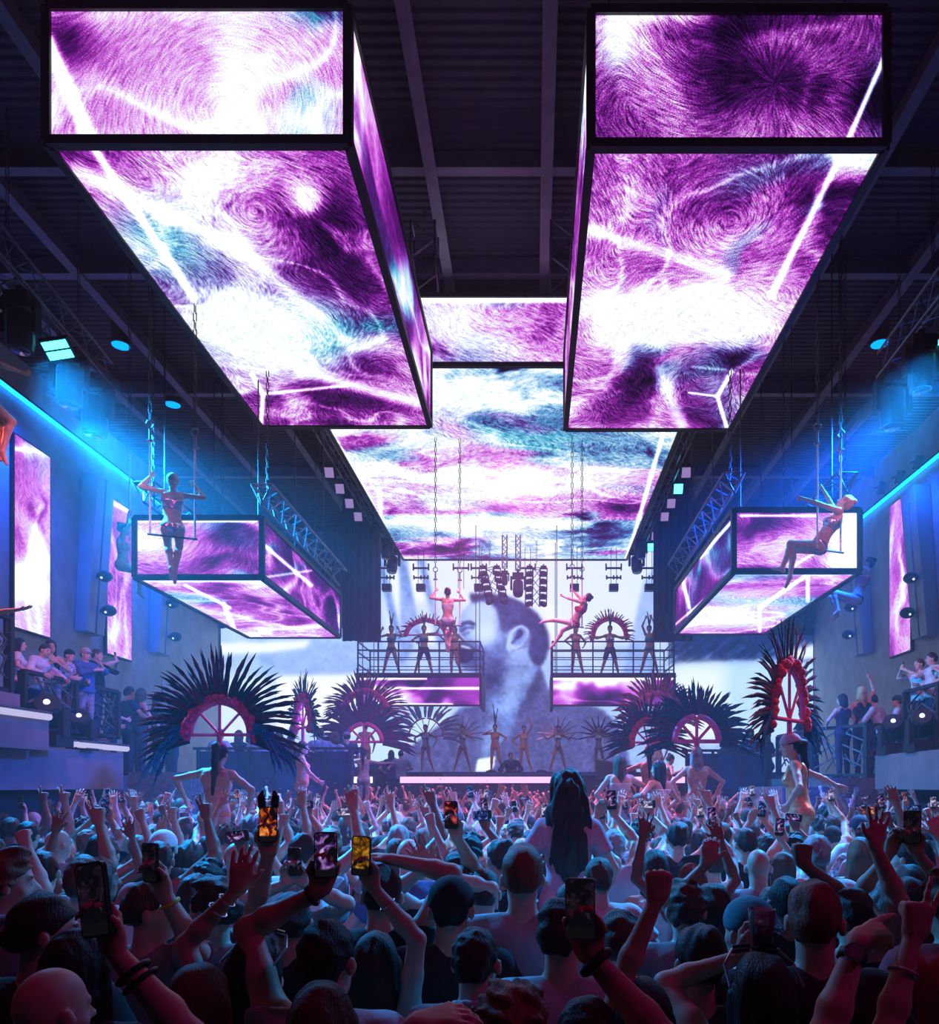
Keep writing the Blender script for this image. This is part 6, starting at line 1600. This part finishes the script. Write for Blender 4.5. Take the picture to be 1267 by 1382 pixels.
headdress('biggest dark feather headdress with pink arch and blue tails, left of the stage', crown(d1) + Vector((0, -.02, -.03)), -4, .325, .345, .57, 1, ('dark', 'dark', 'dark', 'wine'), MAG_F, 90, 30, 3, -14, 1.1, w=.020, stem=.12)
d2 = dancer('dancer with a red-lit face in profile and a dark ponytail, sheer nude costume', 409, 1000, 13.5, 'pony', 'dark', 'bodysuit', 'nude', 'briefs', 'nude', -68, ((-.22, .25, 1.05), (.20, .30, 1.0)), skin=0, podium='round podium under the dancer with the red-lit face')
headdress('narrow edge-on feather headdress with pink arch above the red-lit face', crown(d2) + Vector((0, 0, -.03)), -52, .33, .52, .46, 2, ('dark', 'wine'), MAG_F, 64, 12, 3, -10, 1.4, w=.03, stem=.28)
d3 = dancer('dancer seen from behind with both arms stretched out sideways, long dark ponytail', 491, 1010, 20.6, 'pony', 'dark', 'bodysuit', 'nude', 'briefs', 'nude', 0, ((-.78, .02, 1.42), (.78, .02, 1.38)), ('open', 'open'), palm=((0, 0, -1), (0, 0, -1)), vox=.013, podium='round podium under the dancer with outstretched arms', sc=1.05)
headdress('wine feather headdress with a glowing pink arch over the outstretched arms', crown(d3) + Vector((0, 0, -.05)), 0, .50, .50, .88, 3, ('wine', 'wine', 'dark'), None, 70, 0, 3, -8, 2.4, w=.05, stem=.24)
d4 = dancer('dancer half hidden behind the outstretched arms, facing the stage', 493, 975, 23.0, 'bun', 'dark', 'bodysuit', 'nude', 'briefs', 'nude', 0, vox=.015, sc=1.0)
headdress('smaller magenta feather headdress directly above the wine one, left of the stage', crown(d4) + Vector((-.02, 0, -.05)), 0, .62, .60, .72, 4, ('red', 'wine'), MAG_F, 54, 0, 0, -5, 2.2, w=.032, stem=.35)
d5 = dancer('woman with long light brown hair in a white two-piece, arm round her friend', 836, 1018, 10.5, 'long', 'brown', 'crop', 'white', 'shorts', 'white', 4, ((-.2, .1, 1.0), (.48, .14, 1.18)), skin=0, podium='round podium under the woman in the white two-piece')
d6 = dancer('woman with long black hair in a pale top turned towards her friend', 888, 1026, 10.5, 'long', 'black', 'crop', 'white', 'shorts', 'pink', 32, ((-.46, .16, 1.2), (.2, .1, 1.0)), skin=1, head=(0, 0, 25), podium='round podium under the black-haired woman in the pale top')
d7 = dancer('dancer with a dark ponytail and bare back behind the two long-haired women', 876, 1007, 13.0, 'pony', 'black', 'bodysuit', 'nude', 'briefs', 'nude', -10, ((-.34, .1, 1.1), (.3, .1, 1.0)), podium='round podium under the dark ponytail dancer behind the pair', hint=((-1, -.2, 0), None))
headdress('dark feather headdress with red ends above the two long-haired women', crown(d7) + Vector((-.02, 0, -.03)), 10, .27, .34, .50, 5, ('dark', 'wine'), RED_F, 64, 0, 4, -14, 1.3, w=.024, stem=.10)
d8 = dancer('dancer with long straight grey-blond hair and bare back below a dark headdress', 940, 1008, 11.0, 'long', 'ash', 'bodysuit', 'nude', 'briefs', 'nude', 0, ((-.27, .0, 1.0), (.27, .0, 1.0)), skin=0, podium='round podium under the grey-blond dancer')
headdress('dark feather headdress with a plain pink arch, right of the stage', crown(d8) + Vector((0, 0, -.03)), 0, .325, .37, .50, 6, ('dark', 'dark', 'wine'), None, 80, 0, 3, -10, 1.9, w=.025, stem=.12)
d9 = dancer('dancer in a white and red costume in front of the stage, leaning over', 905, 1018, 17.0, 'bun', 'dark', 'bodysuit', 'silver', 'briefs', 'red', -60, ((-.5, .2, 1.25), (.4, .3, 1.3)), lean=(-25, 0, 0), vox=.014)
d10 = dancer('dancer hidden below the magenta feather headdress right of the stage', 887, 985, 21.8, 'bun', 'dark', 'bodysuit', 'nude', 'briefs', 'nude', 0, vox=.015)
headdress('magenta feather headdress behind the dark ones, right of the stage', crown(d10) + Vector((0, 0, -.05)), 0, .56, .62, .72, 7, ('red', 'wine'), MAG_F, 54, 0, 2, -8, 2.2, w=.042, stem=.42)
d11 = dancer('dancer in a glossy gold bodysuit facing left with one arm swept back', 1066, 990, 7.2, 'pony', 'black', 'tank', 'gold', 'shorts', 'gold', 72, ((-.22, .12, 1.02), (.50, -.48, 1.18)), ('relaxed', 'open'), (-6, 0, 0), (0, 0, 10), 0, .93, podium='round podium under the dancer in the glossy gold bodysuit', vox=.0095, capx='beanie', capc='pink', coarse=False, hint=(None, (0, -1, -.2)))
headdress('edge-on dark feather headdress with thick red trim above the gold bodysuit dancer', crown(d11) + Vector((0, 0, -.02)), 48, .34, .50, .46, 8, ('dark', 'dark', 'wine'), RED_F, 80, 20, 3, -14, 1.2, w=.019, stem=.16)

# ------------------------------------------------------------------ trapeze artists
ROPE = mat('white_rope_sleeve', (.62, .62, .68), .6, 0, .1, 30)
def trapeze(label, xl, xr, Y, zbar, ztop, dy=0.0):
    t = thing('trapeze', label, 'trapeze', ((xl + xr) / 2, Y, zbar))
    part('bar', MB().tube([(xl - .04, Y, zbar), (xr + .04, Y + dy, zbar)], .016, 8), STEEL, t)
    for x, y in ((xl, Y), (xr, Y + dy)):
        part('rope', MB().tube([(x, y, zbar), (x, y, ztop)], .016, 8), ROPE, t)
        part('shackle', MB().ring((x, y, ztop + .06), .055, .012, (0, 1, 0), 14).tube([(x, y, ztop + .01), (x, y, ztop - .18)], .02, 6).tube([(x - .05, y, ztop - .18), (x + .05, y, ztop - .18)], .02, 6), STEEL, t)
        part('hanging_chain', chain_mb(Vector((x, y, ztop + .11)), Vector((x, y, top_at(x, y))), .12), CABLE, t)
    return t
SIT = (((-.08, .36, .78), (-.03, .22, .36), (-.03, .26, .22)), ((.08, .34, .76), (.02, .26, .32), (.02, .31, .18)))
def sitter(label, tlabel, px, ytop, Y, rz, xl, xr, ztop_px, sc=.95, vox=.011, hcol='blond', tcol='silver', lean=(0, 0, 0), arms=None, legs=SIT, head=(20, 0, 0), seat=.83, hair='bun', dy=0.0):
    L = arms or ((-.30, .04, 1.70), (.30, .04, 1.66))
    fm = dancer(label, px, ytop, Y, hair, hcol, 'crop', tcol, 'briefs', tcol, rz, L, ('bar', 'bar'), lean, head, 1, sc, None, legs, vox, (None, None), ((0, 1, 0), (0, 1, 0)), ((-.9, -.3, -.5), (.9, -.3, -.5)), 300, coarse=False)
    zb = (fm[2] @ Vector((0, 0, seat))).z - .02
    a, b = P(xl, 0, Y).x, P(xr, 0, Y).x; y0 = Y
    if arms is None:
        pa, pb = fm[2] @ Vector((-.31, .02, 0)), fm[2] @ Vector((.31, .02, 0)); a, b, y0, dy = pa.x, pb.x, pa.y, pb.y - pa.y
    trapeze(tlabel, a, b, y0, zb, P(0, ztop_px, Y).z, dy)
    return fm
sitter('trapeze artist seen from behind in front of the left side box', 'trapeze with white ropes carrying the artist in front of the left side box', 233, 639, 10.8, 24, 212, 263, 582)
LB = (((-.10, .42, .98), (-.10, .55, .60), (-.10, .68, .62)), ((.08, .40, .94), (.08, .44, .50), (.08, .50, .36)))
sitter('trapeze artist leaning back in front of the right side box', 'trapeze with white ropes carrying the artist leaning back at the right', 1141, 668, 10.8, 68, 1103, 1142, 582, lean=(32, 0, 0), legs=LB, arms=((-.20, .33, 1.68), (.24, -.02, 1.94)), head=(12, 0, 0), seat=.86, dy=.2)
sitter('trapeze artist seen from behind above the left dancers platform', 'dark trapeze carrying the artist above the left dancers platform', 604, 793, 18.0, 6, 590, 618, 772, vox=.014, hcol='dark', tcol='white')
sitter('trapeze artist leaning back with one leg stretched, above the right dancers platform', 'dark trapeze carrying the leaning artist above the right dancers platform', 793, 800, 18.0, 66, 772, 786, 768, vox=.014, hcol='dark', tcol='red', lean=(30, 0, 0), legs=(((-.10, .40, 1.0), (-.10, .80, 1.02), (-.10, .92, .98)), ((.08, .36, .78), (.08, .62, .42), (.08, .72, .34))), arms=((-.14, .55, 1.72), (.24, .20, 1.92)), dy=.2, seat=.84)
sitter('trapeze artist at the left frame edge of whom only a hand and a foot show', 'trapeze carrying the artist at the left frame edge', -26, 452, 9.4, -20, -52, -4, 400, arms=((-.30, .04, 1.70), (.46, .22, 1.30)))
# two aerialists holding on to vertical straps at the side walls
def strap(label, x, Y, z0, z1):
    t = thing('aerial_strap', label, 'rope', (x, Y, z0)); part('strap', MB().tube([(x, Y, z0), (x, Y, z1)], .02, 8), ROPE, t); part('chain', chain_mb(Vector((x, Y, z1)), Vector((x, Y, top_at(x, Y))), .12), CABLE, t)
a1 = dancer('blue-lit acrobat curled on a strap beside the second left wall banner', 167, 706, 14.2, 'bun', 'dark', 'crop', 'nude', 'briefs', 'nude', -60, ((-.12, .10, 1.98), (.12, .12, 1.90)), ('bar', 'bar'), (0, 0, 0), (0, 0, 0), 1, .95, None, (((-.10, .34, .84), (-.08, .30, .42), (-.08, .38, .32)), ((.10, .46, .74), (.10, .78, .42), (.10, .88, .36))), .013, coarse=False)
s_ = a1[2] @ a1[0].W[0]; strap('thin strap carrying the blue-lit acrobat at the left wall', s_.x + .03, s_.y, s_.z - .5, s_.z + 1.2)
a2 = dancer('acrobat curled up on a strap right of the right side box', 1172, 752, 14.0, 'bun', 'dark', 'crop', 'red', 'briefs', 'black', 70, ((-.10, .20, 1.82), (.12, .22, 1.70)), ('bar', 'bar'), (20, 0, 0), (0, 0, 0), 1, .95, None, (((-.10, .44, 1.08), (-.08, .34, .70), (-.08, .42, .62)), ((.10, .46, 1.02), (.10, .36, .64), (.10, .44, .56))), .013, coarse=False)
s_ = a2[2] @ a2[0].W[0]; strap('pale strap carrying the curled acrobat right of the right side box', s_.x, s_.y + .03, s_.z - .4, P(0, 690, 14).z)
a3 = dancer('performer at the left frame edge of whom only the stretched bare arm shows', -44, 790, 9.4, 'bun', 'dark', 'crop', 'nude', 'briefs', 'nude', 0, ((-.5, .1, 1.2), (.78, .10, 1.46)), ('relaxed', 'open'), (0, 10, 0), (0, 0, 0), 1, .95, None, SIT, .011, (None, (1, .1, .25)), (None, (0, 0, 1)), coarse=False)
s_ = a3[2] @ Vector((0, -.02, .83)); trapeze('trapeze carrying the performer with the stretched arm at the left frame edge', s_.x - .25, s_.x + .25, s_.y, s_.z - .02, s_.z + 1.6)

# ------------------------------------------------------------------ dancers on the hanging platforms
WIDE = (((-.20, .02, .48), (-.30, -.02, .085), (-.36, .10, .03)), ((.20, .02, .48), (.32, -.02, .085), (.38, .10, .03)))
STEP = (((-.16, .05, .48), (-.30, -.02, .085), (-.36, .10, .03)), ((.12, .02, .50), (.14, -.02, .085), (.17, .12, .03)))
def plat_dancer(label, px, rz, arms, legs, top, tc, bot, bc, hands=('relaxed', 'relaxed'), sc=.98, seed=400, hair='pony'):
    Y = 24.9; f = Figure('f', (0, 0, 0), arms, hands, (0, 0, 0), legs, hair, top, bot, seed + px, .015, shoes=False, coarse=False)
    loc = Vector((P(px, 0, Y).x, Y, ZD)); o = put_person(f, loc, rz, sc, 2, 'dark', tc, bc, label, 'dancers on the hanging platforms', (top, bot))
    return f, o, Matrix.Translation(loc) @ Matrix.Rotation(math.radians(rz), 4, 'Z') @ Matrix.Scale(sc, 4)
def plume(label, fm, L=.55):
    c = crown(fm); t = thing('tall_plume', label, 'plume', c)
    part('feather', blade(c + Vector((0, 0, -.01)), (-.05, 0, 1), L, (-.05, 0, 0), .035, 6), FEA['dark'], t); part('feather', blade(c + Vector((.01, 0, -.01)), (.08, 0, 1), L * .8, (.05, 0, 0), .03, 6), FEA['dark'], t)
q = plat_dancer('left dancer on the left platform, hands on her head, legs apart', 528, 170, ((-.30, .1, 1.60), (.30, .1, 1.60)), WIDE, 'crop', 'teal', 'briefs', 'black'); plume('tall dark plume on the left dancer of the left platform', q)
q = plat_dancer('middle dancer on the left platform with a red feather arc on her back', 572, 195, ((-.55, .05, 1.75), (.30, .2, 1.15)), WIDE, 'crop', 'teal', 'shorts', 'navy'); plume('tall dark plume on the middle dancer of the left platform', q)
headdress('tilted red feather arc on the middle dancer of the left platform', crown(q) + Vector((.05, .12, -.42)), 0, .62, .45, .28, 31, ('red',), MAG_F, 26, 0, 0, -5, 1.6, True, w=.03, stem=.12)
q = plat_dancer('right dancer on the left platform, slim, in nude and dark red', 613, 150, ((-.26, .1, 1.0), (.55, .1, 1.45)), STEP, 'bodysuit', 'nude', 'briefs', 'nude'); plume('tall dark plume on the right dancer of the left platform', q, .4)
q = plat_dancer('left dancer on the right platform in dark red, one leg out', 777, 200, ((-.26, .1, 1.05), (.24, .1, 1.05)), STEP, 'bodysuit', 'nude', 'briefs', 'nude')
q = plat_dancer('middle dancer on the right platform with arms spread under a red arc', 823, 180, ((-.68, .05, 1.40), (.68, .05, 1.40)), WIDE, 'crop', 'silver', 'shorts', 'navy'); plume('tall dark plume on the middle dancer of the right platform', q, .6)
headdress('red and dark feather arc behind the middle dancer of the right platform', crown(q) + Vector((0, .12, -.42)), 0, .52, .56, .34, 32, ('red',), MAG_F, 30, 0, 0, -5, 1.6, True, w=.03, stem=.06)
q = plat_dancer('right dancer on the right platform with hands raised above her head', 876, 165, ((-.10, .1, 1.98), (.12, .1, 1.98)), WIDE, 'crop', 'teal', 'briefs', 'teal'); plume('tall dark plume on the right dancer of the right platform', q, .5)

# ------------------------------------------------------------------ on the stage
fD = Figure('m', (-12, 0, 10), ((-.24, .34, 1.06), (.22, .34, 1.06)), ('relaxed', 'relaxed'), (-10, 0, 0), None, 'crop', 'jacket', 'trousers', 77, .014)
put_person(fD, P(690, 0, 24.55).xy.to_3d() + Vector((0, 0, 1.5)), 172, 1.0, 0, 'dark', 'black', 'black', 'man in a black jacket standing behind the dj booth', None, ('jacket', 'trousers'))
STG = [('grey feathered dancer silhouette at the left of the stage', 574, 27.2, ((-.34, .05, 1.05), (.34, .05, 1.05)), STEP, 'silver'), ('dancer with a silver fan left of the dj', 624, 27.6, ((-.45, .1, 1.2), (.5, .1, 1.3)), WIDE, 'silver'), ('dancer with a tall dark plume just left of the dj', 668, 27.0, ((-.30, .1, 1.1), (.2, .1, 1.5)), STEP, 'nude'),
       ('dancer with one arm over her head just right of the dj', 707, 27.6, ((-.22, .1, 1.95), (.28, .1, 1.05)), STEP, 'nude'), ('dancer with a silver fan right of the dj', 753, 27.6, ((-.55, .1, 1.4), (.55, .1, 1.4)), WIDE, 'silver'), ('dancer with a dim red feather fan at the right of the stage', 808, 27.6, ((-.40, .1, 1.1), (.40, .1, 1.15)), STEP, 'silver')]
for i, (lab, px, Y, arms, legs, tc) in enumerate(STG):
    f = Figure('f', (0, 0, 0), arms, ('open', 'open'), (0, 0, 0), legs, 'bun', 'bodysuit', 'briefs', 500 + i, .016, shoes=False, coarse=False)
    loc = Vector((P(px, 0, Y).x, Y, 2.62)); put_person(f, loc, 180, 1.0, 1, 'dark', tc, tc, lab, 'dancers on the stage', ('bodysuit', 'briefs'))
    c = loc + Vector((0, 0, 1.40))
    if i == 0: headdress('grey feather headdress on the silhouette at the left of the stage', loc + Vector((0, .13, 1.15)), 0, .62, .66, .80, 41, ('grey',), None, 22, 0, 6, -4, 1.2, True, w=.06, stem=.2)
    elif i == 2: plume('tall dark plume just left of the dj', (f, None, Matrix.Translation(loc) @ Matrix.Rotation(PI, 4, 'Z')), .8)
    elif i in (1, 4, 5):
        t = thing('folding_fan', ['', 'silver feather fan of the dancer left of the dj', '', '', 'silver feather fan of the dancer right of the dj', 'dim red feather fan at the right of the stage'][i], 'fan', c + Vector((0, .16, 0)))
        for k in range(11):
            a = math.radians(-8 + 196 * k / 10)
            part('blade', blade(c + Vector((.08 * math.cos(a), .16, .08 * math.sin(a))), (math.cos(a), 0, math.sin(a)), .75, (0, 0, -.05), .045, 5), FEA['silver' if i < 5 else 'wine'], t)
        part('hub', MB().tube([c + Vector((0, .13, 0)), c + Vector((0, .19, 0))], .10, 12), STEEL, t)

# ------------------------------------------------------------------ guests on the balconies and terraces
GV = {}
def gv(key, *a, **k): GV[key] = (Figure(*a, vox=.013, **k), (k.get('top', 'tee'), k.get('bottom', 'trousers')))
gv('m_down', 'm', hair='short', top='tee', arms=((-.24, .16, 1.05), (.2, .26, 1.15)), seed=601)
gv('m_film', 'm', hair='short', top='jacket', hands=('relaxed', 'grip'), arms=((-.05, .36, 1.50), (.08, .38, 1.52)), fdir=(None, (-.3, 0, 1)), palm=(None, (-.2, -1, 0)), seed=602)
gv('m_cap', 'm', hair='crop', top='jacket', cap='front', hands=('grip', 'relaxed'), arms=((-.02, .42, 1.40), (.05, .36, 1.30)), seed=603)
gv('f_clasp', 'f', hair='long', top='crop', arms=((-.05, .22, 1.32), (.06, .22, 1.30)), seed=604)
gv('f_long', 'f', hair='long', top='tee', arms=((-.2, .2, 1.08), (.2, .2, 1.08)), seed=605)
gv('m_hat', 'm', hair='crop', top='tee', cap='beanie', arms=((-.2, .3, 1.12), (.16, .3, 1.15)), seed=606)
gv('f_up', 'f', hair='long', top='tank', hands=('relaxed', 'point'), arms=((-.2, .2, 1.08), (.2, .05, 1.95)), seed=607)
gv('m_lean', 'm', hair='short', top='shirt', lean=(-18, 0, 0), arms=((-.3, .45, 1.05), (.3, .45, 1.08)), seed=608)
gv('f_bob', 'f', hair='bob', top='tank', arms=((-.2, .25, 1.1), (.25, .2, 1.05)), head=(0, 0, 25), seed=609)
def guest(key, label, px, yhead, Y, zf, rz, hcol, tc, skin=0, bc='navy', capc='grey', group='guests on the side balconies', ph=None):
    f, kinds = GV[key]; p = P(px, yhead, Y); sc = min(max((p.z - zf) / 1.775, .86), 1.08)
    o = put_person(f, (p.x, Y, zf), rz, sc, skin, hcol, tc, bc, label, group, kinds, capc)
    if ph: put_phone(Matrix.Translation((p.x, Y, zf)) @ Matrix.Rotation(math.radians(rz), 4, 'Z') @ Matrix.Scale(sc, 4) @ phone_frame(f, 1 if key == 'm_film' else 0), ph, 'dark')
    return o
guest('f_long', 'woman with long dark hair in white at the left end of the left balcony', 25, 866, 12.15, ZB1, -60, 'black', 'white')
guest('m_lean', 'man in a white shirt leaning over the left balcony railing beside the lamp', 46, 866, 12.5, ZB1, -95, 'dark', 'white')
guest('f_clasp', 'woman in a dark crop top clasping her hands on the left balcony', 68, 863, 12.75, ZB1, -130, 'dark', 'black', 1, 'grey')
guest('m_hat', 'person in a dark bucket hat and patterned shirt on the left balcony', 93, 879, 13.2, ZB1, -105, 'dark', 'check', 0, 'grey', 'black')
guest('m_cap', 'man in a white-fronted cap and blue jacket holding a phone, left balcony', 115, 874, 13.5, ZB1, -110, 'dark', 'blue', 0, 'grey', 'lightgrey', ph='phone held out by the man in the white-fronted cap')
guest('m_film', 'man in a black jacket filming with raised phone, right end of left balcony', 130, 875, 13.9, ZB1, -75, 'brown', 'black', 0, ph='phone raised by the man in the black jacket on the left balcony')
guest('m_down', 'man in bright blue shirt beyond the left balcony railing', 151, 930, 15.2, TZL, -60, 'dark', 'teal')
guest('m_down', 'man in dark t-shirt standing with his back half turned beyond the left balcony', 174, 925, 15.8, TZL, -35, 'dark', 'navy')
guest('f_bob', 'woman in a dark top beside the dark t-shirt man, left terrace', 190, 928, 15.8, TZL, -40, 'brown', 'black')
guest('f_up', 'woman behind the left feathers of the biggest headdress', 212, 935, 16.6, TZL, -50, 'dark', 'black')
guest('m_down', 'man in grey behind the left feathers of the biggest headdress', 232, 938, 17.6, TZL, -30, 'brown', 'grey')
for i, (px, k, tc) in enumerate(((296, 'm_down', 'white'), (322, 'f_long', 'black'), (338, 'f_bob', 'pink'), (352, 'm_down', 'white'), (376, 'f_long', 'navy'), (394, 'm_down', 'black'), (432, 'm_down', 'grey'), (452, 'f_bob', 'teal'), (468, 'm_hat', 'navy'))):
    guest(k, '%s guest from the left behind the dark railing of the left guest area, in %s' % (['first', 'second', 'third', 'fourth', 'fifth', 'sixth', 'seventh', 'eighth', 'ninth'][i], tc), px, 978 + (i * 7) % 10, 18.0 + (i % 3) * .5, 1.62, -20 + i * 7, ['dark', 'brown', 'black'][i % 3], tc, group='guests behind the left railing')
for i, (px, k, tc) in enumerate(((528, 'f_long', 'navy'), (541, 'm_down', 'grey'))):
    guest(k, ['woman with long dark hair standing at the left front corner of the stage', 'man beside the long-haired woman at the left front corner of the stage'][i], px, 1012, 22.4, 1.5, 20, 'black', tc, group='people at the stage corner')
guest('m_film', 'woman in white filming with both hands on the right balcony', 1241, 888, 13.75, ZR2, 100, 'brown', 'white', ph='dark phone held up on the right balcony')
guest('m_down', 'man in white at the right balcony railing', 1258, 880, 13.4, ZR2, 85, 'dark', 'white')
guest('f_clasp', 'woman in black at the right frame edge on the right balcony', 1278, 870, 13.1, ZR2, 80, 'dark', 'black')
guest('f_bob', 'dark-haired woman in black leaning at the right terrace railing', 1137, 936, 14.7, 2.3, 20, 'black', 'navy', group='guests on the right terrace')
guest('f_up', 'blond woman in a black top with a cap and a pointing arm, right terrace', 1163, 926, 14.8, 2.3, 10, 'blond', 'black', group='guests on the right terrace')
guest('m_down', 'man in a dark shirt behind the blond woman on the right terrace', 1178, 936, 15.2, 2.3, 30, 'dark', 'navy', group='guests on the right terrace')
guest('m_lean', 'man in a pale blue shirt leaning on the right terrace railing', 1192, 934, 14.7, 2.3, 40, 'black', 'lightgrey', group='guests on the right terrace')
guest('m_hat', 'guest in pale clothes at the right end of the right terrace', 1212, 938, 14.9, 2.3, 60, 'brown', 'lightgrey', 0, 'grey', 'black', group='guests on the right terrace')
guest('m_hat', 'guest in a dark hat behind the right guest area railing', 1012, 975, 18.0, 1.62, 30, 'dark', 'blue', 0, 'navy', 'navy', group='guests behind the right railing')
guest('f_long', 'woman in black under the left feathers of the edge-on red headdress', 1034, 984, 18.2, 1.62, 40, 'dark', 'black', group='guests behind the right railing')
guest('m_down', 'bare-armed man in a dark vest left of the right guest area railing', 988, 990, 17.9, 1.62, -20, 'dark', 'black', group='guests behind the right railing')
guest('m_down', 'man in black behind the gold bodysuit dancer', 1084, 975, 17.0, 2.3, 30, 'dark', 'black', group='guests behind the right railing')
guest('f_long', 'guest in white behind the gold bodysuit dancer', 1098, 980, 16.8, 2.3, 30, 'dark', 'white', group='guests behind the right railing')
# ------------------------------------------------------------------ lights, camera, colour management
BLUE, CYAN, MAG, PINK, RED = lin(.05, .35, 1), lin(.06, .62, 1), lin(1, .12, .75), lin(1, .5, .85), lin(1, .1, .35)
# cyan and blue washes from the trusses; magenta, red, pink spots added without fixtures
spot('wash_left_near', (-7.4, 11.4, 8.6), (-2.4, 7.6, 1.6), CYAN, 28000, 46, .9, .3)
spot('wash_right_near', (6.1, 11.4, 8.6), (1.6, 7.6, 1.6), CYAN, 22000, 46, .9, .3)
spot('wash_left_far', (-7.9, 12.9, 8.5), (-1.5, 14, 1.6), CYAN, 34000, 80, .8, .3)
spot('wash_right_far', (6.2, 12.9, 8.5), (0.5, 14, 1.6), BLUE, 34000, 80, .8, .3)
spot('front_magenta', (-2.5, -2.4, 8.5), (-1.0, 13, 1.8), MAG, 500, 60, .8, .4)
spot('front_magenta_right', (4.5, -2.4, 8.5), (1.0, 12, 1.8), RED, 200, 60, .8, .4)
spot('near_magenta', (5.5, 1.0, 7.5), (0, 3.2, 1.6), MAG, 170, 80, .9, .5)
spot('near_red', (-5.5, 1.2, 7.5), (0, 3.2, 1.6), RED, 60, 80, .9, .5)
spot('far_crowd_fill', (-.7, 18.6, 10.3), (-.7, 14.5, 1.8), PINK, 10000, 75, .8, .4)  # pink fill added under the ceiling screen to brighten the far crowd
spot('wall_blue_left', (-11.6, 17.5, 11.2), (-12.75, 17.5, 4), BLUE, 1500, 150, .9, .5)
spot('wall_blue_left_far', (-11.6, 22.5, 11.2), (-12.75, 23.5, 4), BLUE, 1500, 150, .9, .5)
spot('wall_blue_right', (10.6, 21, 11.0), (11.35, 22, 4), BLUE, 500, 150, .9, .5)
spot('dancer_orange_left', (-9.5, 9.5, 8.5), (-3.8, 9.5, 2.4), lin(1, .45, .35), 2200, 34, .6, .2)
spot('dancer_pink_right', (8.5, 8.5, 8.5), (2.4, 8.5, 2.4), lin(1, .5, .5), 2200, 34, .6, .2)
spot('stage_front_pink', (-.7, 14.6, 9.2), (-.7, 22.5, 2.6), lin(1, .5, .6), 900, 70, .8, .3)

spot('trapeze_left', (-9.5, 7.0, 3.6), (-5.2, 10.8, 6.2), lin(1, .45, .6), 350, 30, .6, .2)
spot('trapeze_right', (8.5, 7.0, 3.6), (4.4, 10.8, 6.2), lin(1, .5, .7), 350, 30, .6, .2)
spot('balcony_left', (-4.5, 8.0, 7.5), (-8.8, 13.0, 4.0), lin(1, .5, .75), 900, 45, .8, .3)
spot('balcony_right', (3.5, 8.0, 7.5), (7.5, 13.0, 4.0), lin(1, .5, .75), 900, 45, .8, .3)

# thin haze hanging in the whole hall
hz = bpy.data.materials.new('hall_haze'); hz.use_nodes = True; nt = hz.node_tree; nt.nodes.clear()
o_ = nt.nodes.new('ShaderNodeOutputMaterial'); v_ = nt.nodes.new('ShaderNodeVolumeScatter'); v_.inputs['Density'].default_value = .0043; v_.inputs['Anisotropy'].default_value = .25; v_.inputs['Color'].default_value = (.8, .85, 1, 1)
nt.links.new(v_.outputs[0], o_.inputs['Volume'])
hb = link('stage_haze', MB().box(WLX - .35, WRX + .35, -3.3, 31.2, -.3, CEIL + .6).mesh('stage_haze'), hz); tag(hb, 'thin stage haze filling the hall', 'haze', None, 'stuff')
cam = bpy.data.cameras.new('camera'); co = bpy.data.objects.new('camera', cam); COL.objects.link(co)
co.location = (0, 0, CAM_Z); co.rotation_euler = (PI / 2, 0, 0)
cam.sensor_fit = 'HORIZONTAL'; cam.sensor_width = 36; cam.lens = 36 * FOC / 1267
cam.shift_x = -(VX - 633.5) / 1267; cam.shift_y = (VY - 691) / 1267
cam.clip_start = .05; cam.clip_end = 100
SC.camera = co
w = bpy.data.worlds.new('club_dark'); SC.world = w; w.use_nodes = True
w.node_tree.nodes['Background'].inputs[0].default_value = (.006, .006, .02, 1); w.node_tree.nodes['Background'].inputs[1].default_value = 1
vs = SC.view_settings
vs.view_transform = 'Standard'; vs.look = 'None'; vs.exposure = 0; vs.gamma = 1; vs.use_curve_mapping = False
SC.cycles.use_denoising = True
SC.cycles.max_bounces = 5; SC.cycles.diffuse_bounces = 3; SC.cycles.glossy_bounces = 2; SC.cycles.transmission_bounces = 4; SC.cycles.volume_bounces = 0
SC.cycles.use_adaptive_sampling = True; SC.cycles.adaptive_threshold = .02
SC.cycles.sample_clamp_indirect = 4
SC.cycles.caustics_reflective = False; SC.cycles.caustics_refractive = False
